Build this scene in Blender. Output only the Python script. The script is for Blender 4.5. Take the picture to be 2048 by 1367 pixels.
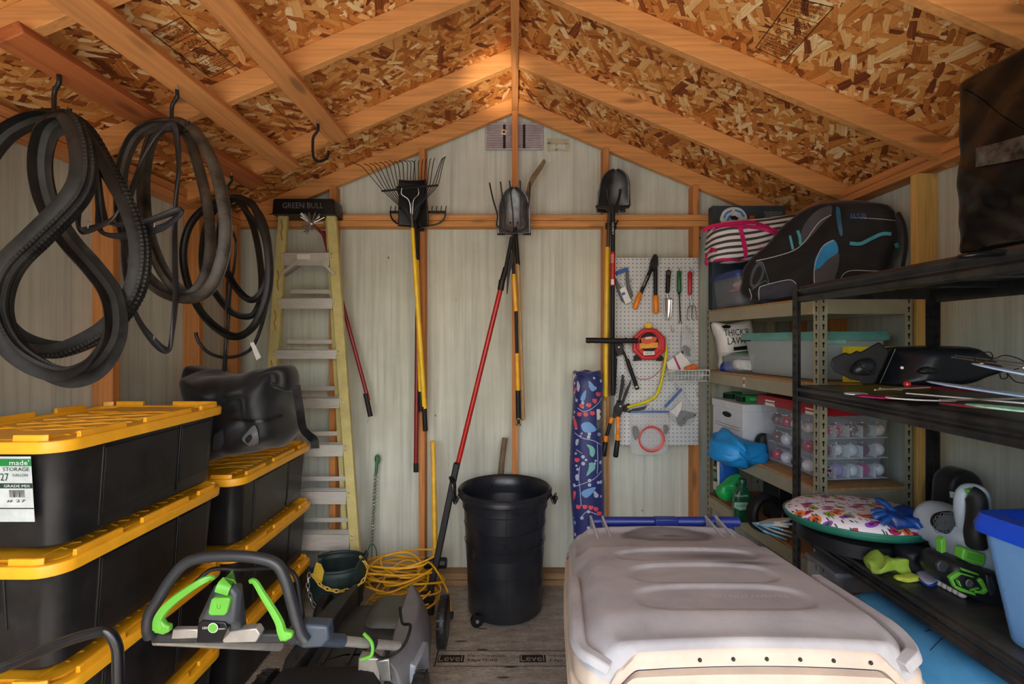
import bpy, bmesh, math, random
from mathutils import Vector, Matrix, noise
from mathutils.bvhtree import BVHTree
for o in list(bpy.data.objects): bpy.data.objects.remove(o)
S = bpy.context.scene
C = S.collection
F = 980.0; CX, CY = 1030.0, 681.0; EYE = 1.555
# ---------------------------------------------------------------- camera
cam = bpy.data.cameras.new('camera'); camo = bpy.data.objects.new('camera', cam); C.objects.link(camo)
camo.location = (0, 0, EYE); camo.rotation_euler = (math.pi/2, 0, 0)
cam.sensor_width = 36; cam.sensor_fit = 'HORIZONTAL'; cam.lens = 36*F/2048
cam.shift_x = -(CX-1024)/2048; cam.shift_y = -(683.5-CY)/2048
cam.clip_start = .02; S.camera = camo
# ---------------------------------------------------------------- light
W = bpy.data.worlds.new('world'); S.world = W; W.use_nodes = True
nt = W.node_tree; nt.nodes.clear()
wo = nt.nodes.new('ShaderNodeOutputWorld'); bg = nt.nodes.new('ShaderNodeBackground'); sky = nt.nodes.new('ShaderNodeTexSky')
sky.sky_type = 'NISHITA'; sky.sun_disc = False; sky.sun_elevation = math.radians(46); sky.sun_rotation = math.radians(170)
sky.air_density = 1.0; sky.dust_density = 2.5
bg.inputs[1].default_value = 0.55
nt.links.new(sky.outputs[0], bg.inputs[0]); nt.links.new(bg.outputs[0], wo.inputs[0])
sl = bpy.data.lights.new('sun', 'SUN'); sl.energy = 8.0; sl.angle = math.radians(.6); sl.color = (1, .93, .82)
so = bpy.data.objects.new('sun', sl); C.objects.link(so)
so.rotation_euler = (math.radians(46), 0, math.radians(-14))
# daylight portal in the doorway
pl = bpy.data.lights.new('door_portal', 'AREA'); pl.shape = 'RECTANGLE'; pl.size = 3.2; pl.size_y = 2.34; pl.cycles.is_portal = True
po = bpy.data.objects.new('door_portal', pl); C.objects.link(po); po.location = (0, -.42, 1.17); po.rotation_euler = (math.pi/2, 0, 0)
# spot lamp added to stand in for the bright glint near the ridge
sp = bpy.data.lights.new('ridge_glint_spot', 'SPOT'); sp.energy = 900; sp.spot_size = math.radians(5.6); sp.spot_blend = .6; sp.color = (1, .86, .66); sp.shadow_soft_size = .06
spo = bpy.data.objects.new('ridge_glint_spot', sp); C.objects.link(spo); spo.location = (-.25, -.8, .5)
spo.rotation_euler = (Vector((-.09, 2.86, 3.06))-spo.location).to_track_quat('-Z', 'Y').to_euler()
S.view_settings.view_transform = 'Standard'; S.view_settings.look = 'None'
S.view_settings.gamma = 1.0; S.view_settings.use_curve_mapping = False
S.view_settings.exposure = 0.13
# cool fill light added at the doorway to brighten the right wall
al = bpy.data.lights.new('right_wall_fill', 'AREA'); al.shape = 'RECTANGLE'; al.size = 1.4; al.size_y = 1.0; al.energy = 9; al.color = (.80, .90, 1.0)
alo = bpy.data.objects.new('right_wall_fill', al); C.objects.link(alo); alo.location = (-.85, -.36, 1.75)
alo.rotation_euler = (Vector((1.7, 1.9, 1.1))-alo.location).to_track_quat('-Z', 'Y').to_euler()
R = random.Random(7)
# ---------------------------------------------------------------- helpers
def P(px, py, Y): return Vector(((px-CX)*Y/F, Y, EYE-(py-CY)*Y/F))
def thing(name, label, cat, loc=(0, 0, 0), group=None, rz=0):
    o = bpy.data.objects.new(name, None); C.objects.link(o); o.location = loc; o.rotation_euler.z = rz
    o.empty_display_size = .05
    o['label'] = label; o['category'] = cat
    if group: o['group'] = group
    return o
def struct(name):
    o = bpy.data.objects.new(name, None); C.objects.link(o); o['kind'] = 'structure'; o.empty_display_size = .05
    return o
def tag(o, label, cat, group=None):
    o['label'] = label; o['category'] = cat
    if group: o['group'] = group
    return o
def root_loc(o):
    v = Vector((0, 0, 0))
    while o: v += o.location; o = o.parent
    return v
def cr(pts, n=6, closed=False):
    pts = [Vector(p) for p in pts]; N = len(pts); out = []
    rng = range(N) if closed else range(N-1)
    for i in rng:
        if closed: a, b, c, d = pts[i-1], pts[i], pts[(i+1) % N], pts[(i+2) % N]
        else: a, b, c, d = pts[max(i-1, 0)], pts[i], pts[i+1], pts[min(i+2, N-1)]
        for k in range(n):
            t = k/n
            out.append(.5*((2*b)+(c-a)*t+(2*a-5*b+4*c-d)*t*t+(3*b-a-3*c+d)*t**3))
    if not closed: out.append(pts[-1])
    return out
def circ(r, n=10, b=None):
    b = r if b is None else b
    return [(r*math.cos(2*math.pi*i/n), b*math.sin(2*math.pi*i/n)) for i in range(n)]
def rr(w, d, r, n=5, cx=0, cy=0):
    out = []
    for sx, sy, a0 in ((1, 1, 0), (-1, 1, 90), (-1, -1, 180), (1, -1, 270)):
        for k in range(n+1):
            a = math.radians(a0+90*k/n)
            out.append((cx+sx*(w/2-r)+r*math.cos(a), cy+sy*(d/2-r)+r*math.sin(a)))
    return out
class MB:
    def __init__(s): s.v = []; s.f = []
    def add(s, vs, fs):
        b = len(s.v); s.v += [Vector(v) for v in vs]; s.f += [tuple(b+i for i in f) for f in fs]; return s
    def box(s, x0, x1, y0, y1, z0, z1, M=None):
        vs = [Vector((x, y, z)) for z in (z0, z1) for y in (y0, y1) for x in (x0, x1)]
        if M: vs = [M@v for v in vs]
        return s.add(vs, [(0, 2, 3, 1), (4, 5, 7, 6), (0, 1, 5, 4), (2, 6, 7, 3), (0, 4, 6, 2), (1, 3, 7, 5)])
    def bar(s, a, b, w, h, up=(0, 0, 1)):
        a = Vector(a); b = Vector(b); t = (b-a).normalized(); up = Vector(up)
        x = t.cross(up).normalized(); u = x.cross(t)
        vs = [p+x*i*w/2+u*j*h/2 for p in (a, b) for i, j in ((-1, -1), (1, -1), (1, 1), (-1, 1))]
        return s.add(vs, [(0, 1, 2, 3), (7, 6, 5, 4), (0, 4, 5, 1), (1, 5, 6, 2), (2, 6, 7, 3), (3, 7, 4, 0)])
    def loft(s, loops, closed=True, cap=True):
        n = len(loops[0]); vs = [v for l in loops for v in l]; fs = []
        for i in range(len(loops)-1):
            for j in range(n if closed else n-1):
                k = (j+1) % n
                fs.append((i*n+j, i*n+k, (i+1)*n+k, (i+1)*n+j))
        if cap: fs.append(tuple(range(n-1, -1, -1))); fs.append(tuple((len(loops)-1)*n+j for j in range(n)))
        return s.add(vs, fs)
    def lathe(s, prof, c=(0, 0, 0), n=24, ax=(0, 0, 1), cap=False):
        c = Vector(c); ax = Vector(ax).normalized()
        q = Vector((0, 0, 1)).rotation_difference(ax); loops = []
        for r, z in prof:
            loops.append([c+q@Vector((r*math.cos(2*math.pi*i/n), r*math.sin(2*math.pi*i/n), z)) for i in range(n)])
        return s.loft(loops, True, cap)
    def sweep(s, path, prof, closed=False, ref=None, radii=None, twist=None):
        path = [Vector(p) for p in path]; N = len(path); loops = []; Np = None
        for i, p in enumerate(path):
            if closed: t = path[(i+1) % N]-path[i-1]
            else: t = path[min(i+1, N-1)]-path[max(i-1, 0)]
            if t.length < 1e-9: t = Vector((0, 0, 1))
            t.normalize()
            if ref is not None: nn = Vector(ref)
            elif Np is None: nn = Vector((0, 0, 1)) if abs(t.z) < .9 else Vector((1, 0, 0))
            else: nn = Np
            nn = nn-t*nn.dot(t)
            if nn.length < 1e-4: nn = (Np if Np else Vector((1, 0, 0)))
            nn.normalize(); Np = nn.copy(); bb = t.cross(nn)
            k = radii[i] if radii else 1
            if twist:
                a = twist[i] if hasattr(twist, '__len__') else twist*i
                nn, bb = nn*math.cos(a)+bb*math.sin(a), bb*math.cos(a)-nn*math.sin(a)
            loops.append([p+nn*u*k+bb*v*k for u, v in prof])
        if closed:
            n = len(prof); vs = [v for l in loops for v in l]; fs = []
            for i in range(N):
                i2 = (i+1) % N
                for j in range(n):
                    k = (j+1) % n; fs.append((i*n+j, i*n+k, i2*n+k, i2*n+j))
            return s.add(vs, fs)
        return s.loft(loops)
    def tube(s, path, r, n=10, closed=False, radii=None):
        return s.sweep(path, circ(r, n), closed, radii=radii)
    def prism(s, poly, o, x, y, t):
        """flat polygon (2D) in frame o,x,y, thickness t along x cross y"""
        o = Vector(o); x = Vector(x); y = Vector(y); z = x.cross(y).normalized()*t
        a = [o+x*u+y*v for u, v in poly]; n = len(a)
        return s.add(a+[p+z for p in a], [tuple(range(n-1, -1, -1)), tuple(range(n, 2*n))]+[(i, (i+1) % n, n+(i+1) % n, n+i) for i in range(n)])
    def slab(s, pxs, Y, t):
        """outline read at depth Y, thickness t away from the door"""
        a = [P(x, y, Y) for x, y in pxs]; n = len(a); d = Vector((0, t, 0))
        return s.add(a+[p+d for p in a], [tuple(range(n-1, -1, -1)), tuple(range(n, 2*n))]+[(i, (i+1) % n, n+(i+1) % n, n+i) for i in range(n)])
    def ball(s, c, r, nu=14, nv=9, sc=(1, 1, 1)):
        c = Vector(c); loops = []
        for i in range(1, nv):
            a = math.pi*i/nv
            loops.append([c+Vector((r*sc[0]*math.sin(a)*math.cos(2*math.pi*j/nu), r*sc[1]*math.sin(a)*math.sin(2*math.pi*j/nu), -r*sc[2]*math.cos(a))) for j in range(nu)])
        return s.loft(loops)
    def pillow(s, pts, depth, p=3.0, nl=9, amp=0, fr=6, seed=0, shrink=.75, n=4, cen=None, dirv=(0, 1, 0)):
        """closed outline of world points inflated along dirv"""
        pts = cr(pts, n, True) if n > 1 else [Vector(q) for q in pts]
        c = cen or sum(pts, Vector())/len(pts); dv = Vector(dirv); loops = []
        for i in range(nl):
            a = -math.pi/2+math.pi*(i+.15)/(nl-.7)
            t = math.sin(a); sc = max(0.02, (1-abs(t)**p))**(1/p)
            loop = []
            for q in pts:
                v = c+(q-c)*(1-shrink+shrink*sc)+dv*t*depth/2
                if amp: v = v+Vector((noise.noise(v*fr+Vector((seed, 0, 0))), noise.noise(v*fr+Vector((0, seed+5, 0))), noise.noise(v*fr+Vector((0, 9, seed)))))*amp
                loop.append(v)
            loops.append(loop)
        # close the ends with inner rings
        def ring(lp, k):
            cc = sum(lp, Vector())/len(lp)
            r = []
            for v in lp:
                w = cc+(v-cc)*k
                if amp: w = w+dv*noise.noise(w*fr+Vector((seed, 3, 1)))*amp*1.5
                r.append(w)
            return r
        f, b = loops[0], loops[-1]
        loops = [ring(f, k) for k in (.1, .35, .6, .82)]+loops+[ring(b, k) for k in (.82, .6, .35, .1)]
        return s.loft(loops)
    def grid(s, fn, nu, nv):
        vs = [fn(i/nu, j/nv) for j in range(nv+1) for i in range(nu+1)]
        return s.add(vs, [(j*(nu+1)+i, j*(nu+1)+i+1, (j+1)*(nu+1)+i+1, (j+1)*(nu+1)+i) for j in range(nv) for i in range(nu)])
    def bvh(s): return BVHTree.FromPolygons([tuple(v) for v in s.v], s.f)
    def build(s, name, m, parent=None, bevel=0, smooth=40, solid=0, sub=0, kind=None, label=None, segs=2):
        me = bpy.data.meshes.new(name)
        off = root_loc(parent) if parent else Vector((0, 0, 0))
        me.from_pydata([tuple(v-off) for v in s.v], [], s.f)
        bm = bmesh.new(); bm.from_mesh(me)
        bmesh.ops.recalc_face_normals(bm, faces=bm.faces); bm.to_mesh(me); bm.free()
        if smooth:
            me.polygons.foreach_set('use_smooth', [True]*len(me.polygons))
            if smooth < 180: me.set_sharp_from_angle(angle=math.radians(smooth))
        me.materials.append(m); me.update()
        o = bpy.data.objects.new(name, me); C.objects.link(o)
        if parent: o.parent = parent
        if solid:
            d = o.modifiers.new('solid', 'SOLIDIFY'); d.thickness = solid; d.offset = 0
        if bevel:
            d = o.modifiers.new('bevel', 'BEVEL'); d.width = bevel; d.segments = segs; d.limit_method = 'ANGLE'; d.angle_limit = math.radians(40)
        if sub:
            d = o.modifiers.new('sub', 'SUBSURF'); d.levels = d.render_levels = sub
        if kind: o['kind'] = kind
        if label: o['label'] = label
        return o
def copy_tree(o, parent=None, label=None):
    c = o.copy(); C.objects.link(c); c.parent = parent
    if label: c['label'] = label
    for ch in list(o.children): copy_tree(ch, c)
    return c
def ray(px, py, bvh, off=.0015):
    d = P(px, py, 1)-Vector((0, 0, EYE)); d.normalize(); o = Vector((0, 0, EYE))
    h = bvh.ray_cast(o, d)
    return None if h[0] is None else h[0]-d*off
def decal(name, pxs, bvh, m, parent, off=.0015, smooth_pts=0, cuts=3, maxlen=10, label=None):
    """flat print or sewn patch laid on a surface; outline read from the photo"""
    if smooth_pts: pxs = [(v.x, v.y) for v in cr([(x, y, 0) for x, y in pxs], smooth_pts, True)]
    bm = bmesh.new(); vs = [bm.verts.new((x, y, 0)) for x, y in pxs]; bm.faces.new(vs)
    bmesh.ops.triangulate(bm, faces=bm.faces)
    for _ in range(cuts):
        e = [e for e in bm.edges if e.calc_length() > maxlen]
        if not e: break
        bmesh.ops.subdivide_edges(bm, edges=e, cuts=1); bmesh.ops.triangulate(bm, faces=bm.faces)
    bad = []
    for v in bm.verts:
        h = ray(v.co.x, v.co.y, bvh, off)
        if h is None: bad.append(v)
        else: v.co = h
    bmesh.ops.delete(bm, geom=bad, context='VERTS')
    mb = MB(); idx = {v: i for i, v in enumerate(bm.verts)}
    mb.v = [v.co.copy() for v in bm.verts]; mb.f = [tuple(idx[v] for v in f.verts) for f in bm.faces]; bm.free()
    if mb.f: return mb.build(name, m, parent, label=label)
def line_decal(name, pts, w, bvh, m, parent, off=.002, n=5, closed=False, label=None):
    p = cr([(x, y, 0) for x, y in pts], n, closed); L = []
    N = len(p); mb = MB(); prev = None; first = None
    for i, q in enumerate(p):
        t = (p[(i+1) % N]-p[i-1]) if closed else (p[min(i+1, N-1)]-p[max(i-1, 0)])
        t.normalize(); nx = Vector((-t.y, t.x, 0))*w/2
        a = ray(q.x+nx.x, q.y+nx.y, bvh, off); b = ray(q.x-nx.x, q.y-nx.y, bvh, off)
        if a is None or b is None: prev = None; continue
        k = len(mb.v); mb.v += [a, b]
        if prev is not None and (a-mb.v[prev]).length < .1: mb.f.append((prev, prev+1, k+1, k))
        if first is None: first = k
        prev = k
    if closed and prev and first is not None: mb.f.append((prev, prev+1, first+1, first))
    if mb.f: return mb.build(name, m, parent, label=label)
_fc = {}
def textmb(body, align='CENTER'):
    if body not in _fc:
        cu = bpy.data.curves.new('t', 'FONT'); cu.body = body; cu.resolution_u = 2
        o = bpy.data.objects.new('t', cu); me = bpy.data.meshes.new_from_object(o)
        vs = [v.co.copy() for v in me.vertices]; fs = [tuple(p.vertices) for p in me.polygons]
        bpy.data.objects.remove(o); _fc[body] = (vs, fs)
    return _fc[body]
def text(name, body, o, x, y, h, m, parent, w=None, label=None):
    """flat lettering centred on o, running along x, letters rising along y, cap height h, optional total width w"""
    vs, fs = textmb(body); xs = [v.x for v in vs]; ys = [v.y for v in vs]
    x0, x1, y0, y1 = min(xs), max(xs), min(ys), max(ys); sy = h/(y1-y0); sx = (w/(x1-x0)) if w else sy
    o = Vector(o); x = Vector(x).normalized(); y = Vector(y).normalized()
    mb = MB(); mb.v = [o+x*(v.x-(x0+x1)/2)*sx+y*(v.y-(y0+y1)/2)*sy for v in vs]; mb.f = list(fs)
    return mb.build(name, m, parent, smooth=0, label=label)
def text_decal(name, body, q, bvh, m, parent, off=.002):
    """lettering filling pixel quad q = bl, br, tr, tl on a surface"""
    vs, fs = textmb(body); xs = [v.x for v in vs]; ys = [v.y for v in vs]
    x0, x1, y0, y1 = min(xs), max(xs), min(ys), max(ys); mb = MB(); ok = True; out = []
    for v in vs:
        u = (v.x-x0)/(x1-x0); w = (v.y-y0)/(y1-y0)
        b = Vector(q[0])*(1-u)+Vector(q[1])*u; t = Vector(q[3])*(1-u)+Vector(q[2])*u; r = b*(1-w)+t*w
        h = ray(r.x, r.y, bvh, off); out.append(h)
    fs = [f for f in fs if all(out[i] is not None for i in f)]
    mb.v = [h if h is not None else Vector((0, 0, -5)) for h in out]
    used = sorted({i for f in fs for i in f}); mp = {j: i for i, j in enumerate(used)}
    mb.v = [mb.v[j] for j in used]; mb.f = [tuple(mp[i] for i in f) for f in fs]
    if mb.f: return mb.build(name, m, parent, smooth=0)
# ---------------------------------------------------------------- materials
def lin(c):
    return tuple(((x/255)/12.92 if x/255 <= .04045 else ((x/255+.055)/1.055)**2.4) for x in c)
def newmat(name):
    m = bpy.data.materials.new(name); m.use_nodes = True; n = m.node_tree; n.nodes.clear()
    out = n.nodes.new('ShaderNodeOutputMaterial'); b = n.nodes.new('ShaderNodeBsdfPrincipled'); n.links.new(b.outputs[0], out.inputs[0])
    return m, n, b
def nd(n, t, **k):
    x = n.nodes.new(t)
    for a, v in k.items():
        if a in ('operation', 'blend_type', 'data_type', 'feature', 'distance', 'voronoi_dimensions', 'noise_dimensions', 'wave_type', 'bands_direction', 'clamp', 'interpolation_type'): setattr(x, a, v)
        else: x.inputs[a if not a.startswith('i') or not a[1:].isdigit() else int(a[1:])].default_value = v
    return x
def mth(n, op, a, b=None, c=None):
    x = n.nodes.new('ShaderNodeMath'); x.operation = op
    for i, v in enumerate((a, b, c)):
        if v is None: continue
        if hasattr(v, 'links') or hasattr(v, 'is_linked'): n.links.new(v, x.inputs[i])
        else: x.inputs[i].default_value = v
    return x.outputs[0]
def mixc(n, f, a, b, bt='MIX'):
    x = n.nodes.new('ShaderNodeMix'); x.data_type = 'RGBA'; x.blend_type = bt
    for i, v in ((0, f), (6, a), (7, b)):
        if hasattr(v, 'is_linked'): n.links.new(v, x.inputs[i])
        else: x.inputs[i].default_value = v if i == 0 else (*v, 1) if len(v) == 3 else v
    return x.outputs[2]
def ramp(n, f, stops):
    x = n.nodes.new('ShaderNodeValToRGB'); e = x.color_ramp.elements
    while len(e) < len(stops): e.new(.5)
    for k, (p, c) in enumerate(stops): e[k].position = p; e[k].color = (*c, 1) if len(c) == 3 else c
    n.links.new(f, x.inputs[0]); return x.outputs[0]
def gen(n): return n.nodes.new('ShaderNodeTexCoord').outputs['Object']
def mapping(n, vec, scale=(1, 1, 1), rot=(0, 0, 0), loc=(0, 0, 0)):
    x = n.nodes.new('ShaderNodeMapping'); n.links.new(vec, x.inputs[0])
    x.inputs['Scale'].default_value = scale; x.inputs['Rotation'].default_value = rot; x.inputs['Location'].default_value = loc
    return x.outputs[0]
def bumpn(n, b, h, st=.3, d=.002):
    x = n.nodes.new('ShaderNodeBump'); x.inputs['Strength'].default_value = st; x.inputs['Distance'].default_value = d
    n.links.new(h, x.inputs['Height']); n.links.new(x.outputs[0], b.inputs['Normal'])
_m = {}
def M(name, rgb, rough=.5, metal=0, var=.12, scale=12, bump=0, bscale=60, alpha=1, coat=0, dust=0, stretch=(1, 1, 1), trans=0, sheen=0):
    if name in _m: return _m[name]
    m, n, b = newmat(name); c = lin(rgb); co = mapping(n, gen(n), stretch)
    ns = nd(n, 'ShaderNodeTexNoise', Scale=scale, Detail=5.0, Roughness=.6); n.links.new(co, ns.inputs['Vector'])
    lo = tuple(x*(1-var*1.6) for x in c); hi = tuple(min(1, x*(1+var*1.6)+.003*var) for x in c)
    col = ramp(n, ns.outputs[0], [(.3, lo), (.7, hi)])
    if dust:
        n2 = nd(n, 'ShaderNodeTexNoise', Scale=3.5, Detail=8.0, Roughness=.7); n.links.new(gen(n), n2.inputs['Vector'])
        f = mth(n, 'MULTIPLY', mth(n, 'MAXIMUM', mth(n, 'SUBTRACT', n2.outputs[0], .45), 0), dust*4)
        col = mixc(n, f, col, lin((150, 140, 125)))
    n.links.new(col, b.inputs['Base Color'])
    b.inputs['Metallic'].default_value = metal; b.inputs['Alpha'].default_value = alpha
    b.inputs['Coat Weight'].default_value = coat; b.inputs['Transmission Weight'].default_value = trans
    b.inputs['Sheen Weight'].default_value = sheen
    if sum(rgb) < 140 and rough > .3: b.inputs['Specular IOR Level'].default_value = .36
    rn = nd(n, 'ShaderNodeMapRange', i3=max(0, rough-.1), i4=min(1, rough+.1)); n.links.new(ns.outputs[0], rn.inputs[0]); n.links.new(rn.outputs[0], b.inputs['Roughness'])
    if bump:
        nb = nd(n, 'ShaderNodeTexNoise', Scale=bscale, Detail=4.0); n.links.new(co, nb.inputs['Vector']); bumpn(n, b, nb.outputs[0], bump)
    _m[name] = m; return m
def wood(name, base, axis, dark=.55, knot=True):
    m, n, b = newmat(name); co = gen(n)
    st = [22, 22, 22]; st[axis] = 1.3
    v = mapping(n, co, tuple(st))
    n1 = nd(n, 'ShaderNodeTexNoise', Scale=1.0, Detail=6.0, Roughness=.6, Distortion=1.1); n.links.new(v, n1.inputs['Vector'])
    st2 = [110, 110, 110]; st2[axis] = 2.5
    n2 = nd(n, 'ShaderNodeTexNoise', Scale=1.0, Detail=3.0); n.links.new(mapping(n, co, tuple(st2)), n2.inputs['Vector'])
    c = lin(base)
    col = ramp(n, n1.outputs[0], [(.25, tuple(x*dark for x in c)), (.5, c), (.8, tuple(min(1, x*1.25+.01) for x in c))])
    col = mixc(n, .35, col, ramp(n, n2.outputs[0], [(.3, tuple(x*.6 for x in c)), (.6, tuple(min(1, x*1.2) for x in c))]))
    if knot:
        st3 = [9, 9, 9]; st3[axis] = 2.2
        vo = nd(n, 'ShaderNodeTexVoronoi', Scale=1.0); n.links.new(mapping(n, co, tuple(st3), loc=(.3, .7, .1)), vo.inputs['Vector'])
        k = ramp(n, vo.outputs['Distance'], [(.10, (1, 1, 1)), (.2, (0, 0, 0))])
        col = mixc(n, mth(n, 'MULTIPLY', k, .65), col, tuple(x*.22 for x in c))
    n.links.new(col, b.inputs['Base Color']); b.inputs['Roughness'].default_value = .72
    bumpn(n, b, n2.outputs[0], .25, .001)
    return m
def osb(name, pal, layers=12, cell=.031, asp=3.6, gray=0, bump=.35, rough=.72):
    m, n, b = newmat(name); co = gen(n)
    wn = nd(n, 'ShaderNodeTexNoise', Scale=9.0, Detail=4.0); n.links.new(co, wn.inputs['Vector'])
    wv = n.nodes.new('ShaderNodeVectorMath'); wv.operation = 'MULTIPLY_ADD'; wv.inputs[1].default_value = (.026, .026, 0)
    n.links.new(wn.outputs['Color'], wv.inputs[0]); n.links.new(co, wv.inputs[2]); co2 = wv.outputs[0]
    col = None; hh = None; rnd = random.Random(5)
    for i in range(layers):
        a = (i*137.5+rnd.uniform(-20, 20)) % 180; k = rnd.choice((.6, .8, 1.0, 1.3, 1.7))
        v = mapping(n, co2, (cell*asp*k, cell*k, 1), (0, 0, math.radians(a)), (rnd.uniform(0, 3), rnd.uniform(0, 3), 0))
        v.node.vector_type = 'TEXTURE'
        vo = nd(n, 'ShaderNodeTexVoronoi', Scale=1.0, Randomness=.9, voronoi_dimensions='2D', distance='CHEBYCHEV'); n.links.new(v, vo.inputs['Vector'])
        sep = n.nodes.new('ShaderNodeSeparateColor'); n.links.new(vo.outputs['Color'], sep.inputs[0])
        g = nd(n, 'ShaderNodeTexNoise', Scale=1.0, Detail=3.0, noise_dimensions='2D'); n.links.new(mapping(n, v, (.6, 6, 1)), g.inputs['Vector'])
        val = mth(n, 'ADD', sep.outputs[0], mth(n, 'MULTIPLY', mth(n, 'SUBTRACT', g.outputs[0], .5), .42))
        lc = ramp(n, val, pal)
        # darker rim round each flake's far side gives the overlapping edge
        e = ramp(n, vo.outputs['Distance'], [(.0, (1, 1, 1)), (.38, (1, 1, 1)), (.47, (.68, .58, .5))])
        lc = mixc(n, .75, lc, mixc(n, 1.0, lc, e, 'MULTIPLY'))
        if col is None: col = lc; hh = sep.outputs[2]
        else:
            msk = mth(n, 'GREATER_THAN', sep.outputs[1], .62)
            msk2 = mth(n, 'MULTIPLY', msk, mth(n, 'LESS_THAN', vo.outputs['Distance'], .46))
            col = mixc(n, msk2, col, lc)
            x = n.nodes.new('ShaderNodeMix'); x.data_type = 'FLOAT'; n.links.new(msk2, x.inputs[0]); n.links.new(hh, x.inputs[2]); n.links.new(sep.outputs[2], x.inputs[3]); hh = x.outputs[0]
    n.links.new(col, b.inputs['Base Color']); b.inputs['Roughness'].default_value = rough
    bumpn(n, b, hh, bump, .003)
    return m
WX = wood('fir_x', (216, 150, 84), 0); WY = wood('fir_y', (212, 142, 80), 1); WZ = wood('fir_z', (198, 130, 70), 2)
WYD = wood('fir_rough', (176, 98, 48), 1); WPALE = wood('pine_pale', (222, 178, 98), 2)
OSBM = osb('strand_board', [(.0, lin((112, 52, 20))), (.10, lin((150, 80, 28))), (.38, lin((206, 128, 52))), (.72, lin((228, 162, 88))), (.93, lin((242, 198, 132))), (1.0, lin((252, 226, 176)))])
def floormat():
    m, n, b = newmat('weathered_floor_board'); co = gen(n)
    n1 = nd(n, 'ShaderNodeTexNoise', Scale=1.0, Detail=7.0, Roughness=.65, Distortion=.5); n.links.new(mapping(n, co, (9, 26, 1)), n1.inputs['Vector'])
    n2 = nd(n, 'ShaderNodeTexNoise', Scale=2.6, Detail=4.0, Roughness=.6); n.links.new(co, n2.inputs['Vector'])
    n3 = nd(n, 'ShaderNodeTexNoise', Scale=1.0, Detail=4.0, Roughness=.7); n.links.new(mapping(n, co, (50, 90, 1)), n3.inputs['Vector'])
    col = ramp(n, n1.outputs[0], [(.3, lin((112, 104, 92))), (.5, lin((158, 150, 138))), (.7, lin((188, 182, 168)))])
    col = mixc(n, mth(n, 'MULTIPLY', ramp(n, n2.outputs[0], [(.45, (0, 0, 0)), (.7, (1, 1, 1))]), .4), col, lin((120, 106, 82)))
    col = mixc(n, .3, col, ramp(n, n3.outputs[0], [(.35, lin((90, 84, 76))), (.6, lin((180, 174, 162)))]))
    vo = nd(n, 'ShaderNodeTexVoronoi', Scale=3.0, voronoi_dimensions='2D'); n.links.new(mapping(n, co, (.5, 2.2, 1), (0, 0, .1)), vo.inputs['Vector'])
    col = mixc(n, ramp(n, vo.outputs['Distance'], [(.03, (1, 1, 1)), (.06, (0, 0, 0))]), col, lin((70, 64, 56)))
    n.links.new(col, b.inputs['Base Color']); b.inputs['Roughness'].default_value = .6; bumpn(n, b, n1.outputs[0], .4, .002); return m
OSBF = floormat()
def siding():
    m, n, b = newmat('primed_siding'); co = gen(n)
    a = nd(n, 'ShaderNodeTexNoise', Scale=1.0, Detail=6.0, Roughness=.65); n.links.new(mapping(n, co, (30, 30, .9)), a.inputs['Vector'])
    s = nd(n, 'ShaderNodeTexNoise', Scale=2.2, Detail=5.0, Roughness=.6); n.links.new(co, s.inputs['Vector'])
    f = nd(n, 'ShaderNodeTexNoise', Scale=130.0, Detail=2.0); n.links.new(mapping(n, co, (1, 1, .35)), f.inputs['Vector'])
    col = ramp(n, a.outputs[0], [(.3, lin((178, 182, 168))), (.5, lin((204, 208, 194))), (.72, lin((220, 222, 206)))])
    col = mixc(n, mth(n, 'MULTIPLY', ramp(n, s.outputs[0], [(.42, (0, 0, 0)), (.75, (1, 1, 1))]), .38), col, lin((158, 160, 140)))
    vo = nd(n, 'ShaderNodeTexVoronoi', Scale=5.0); n.links.new(mapping(n, co, (1, 1, .6)), vo.inputs['Vector'])
    col = mixc(n, ramp(n, vo.outputs['Distance'], [(.02, (1, 1, 1)), (.035, (0, 0, 0))]), col, lin((80, 76, 66)))
    n.links.new(col, b.inputs['Base Color']); b.inputs['Roughness'].default_value = .8
    bumpn(n, b, f.outputs[0], .25, .002)
    return m
SID = siding()
BLK = M('black_plastic', (26, 27, 29), .42, var=.25, bump=.05, dust=.06)
BLKM = M('black_metal', (30, 31, 33), .38, metal=.4, var=.3, dust=.1)
BLKG = M('black_gloss', (20, 21, 24), .22, var=.2)
RUB = M('tyre_rubber', (26, 25, 24), .58, var=.45, bump=.3, bscale=40, dust=.10)
RUBD = M('tyre_rubber_dusty', (52, 46, 40), .5, var=.7, bump=.6, bscale=24, dust=.25)
YEL = M('yellow_lid', (240, 172, 28), .42, var=.07, bump=.04, dust=.04)
YPL = M('yellow_handle', (240, 196, 38), .35, var=.08)
RED = M('red_handle', (176, 28, 24), .3, var=.12)
STEEL = M('steel', (190, 190, 188), .35, metal=.9, var=.1)
ALU = M('aluminium', (206, 204, 196), .42, metal=.4, var=.08, stretch=(1, 12, 12))
IRON = M('dark_iron', (44, 44, 46), .45, metal=.6, var=.35, dust=.1)
WHT = M('white_plastic', (228, 226, 220), .4, var=.05)
ORG = M('orange_grip', (240, 138, 28), .4, var=.06)
INK = M('print_ink', (42, 30, 22), .8, var=.4)
INKW = M('white_print', (225, 225, 225), .6, var=.03)
WH = M('wood_handle', (186, 152, 104), .6, var=.15, stretch=(8, 8, 1))
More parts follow.
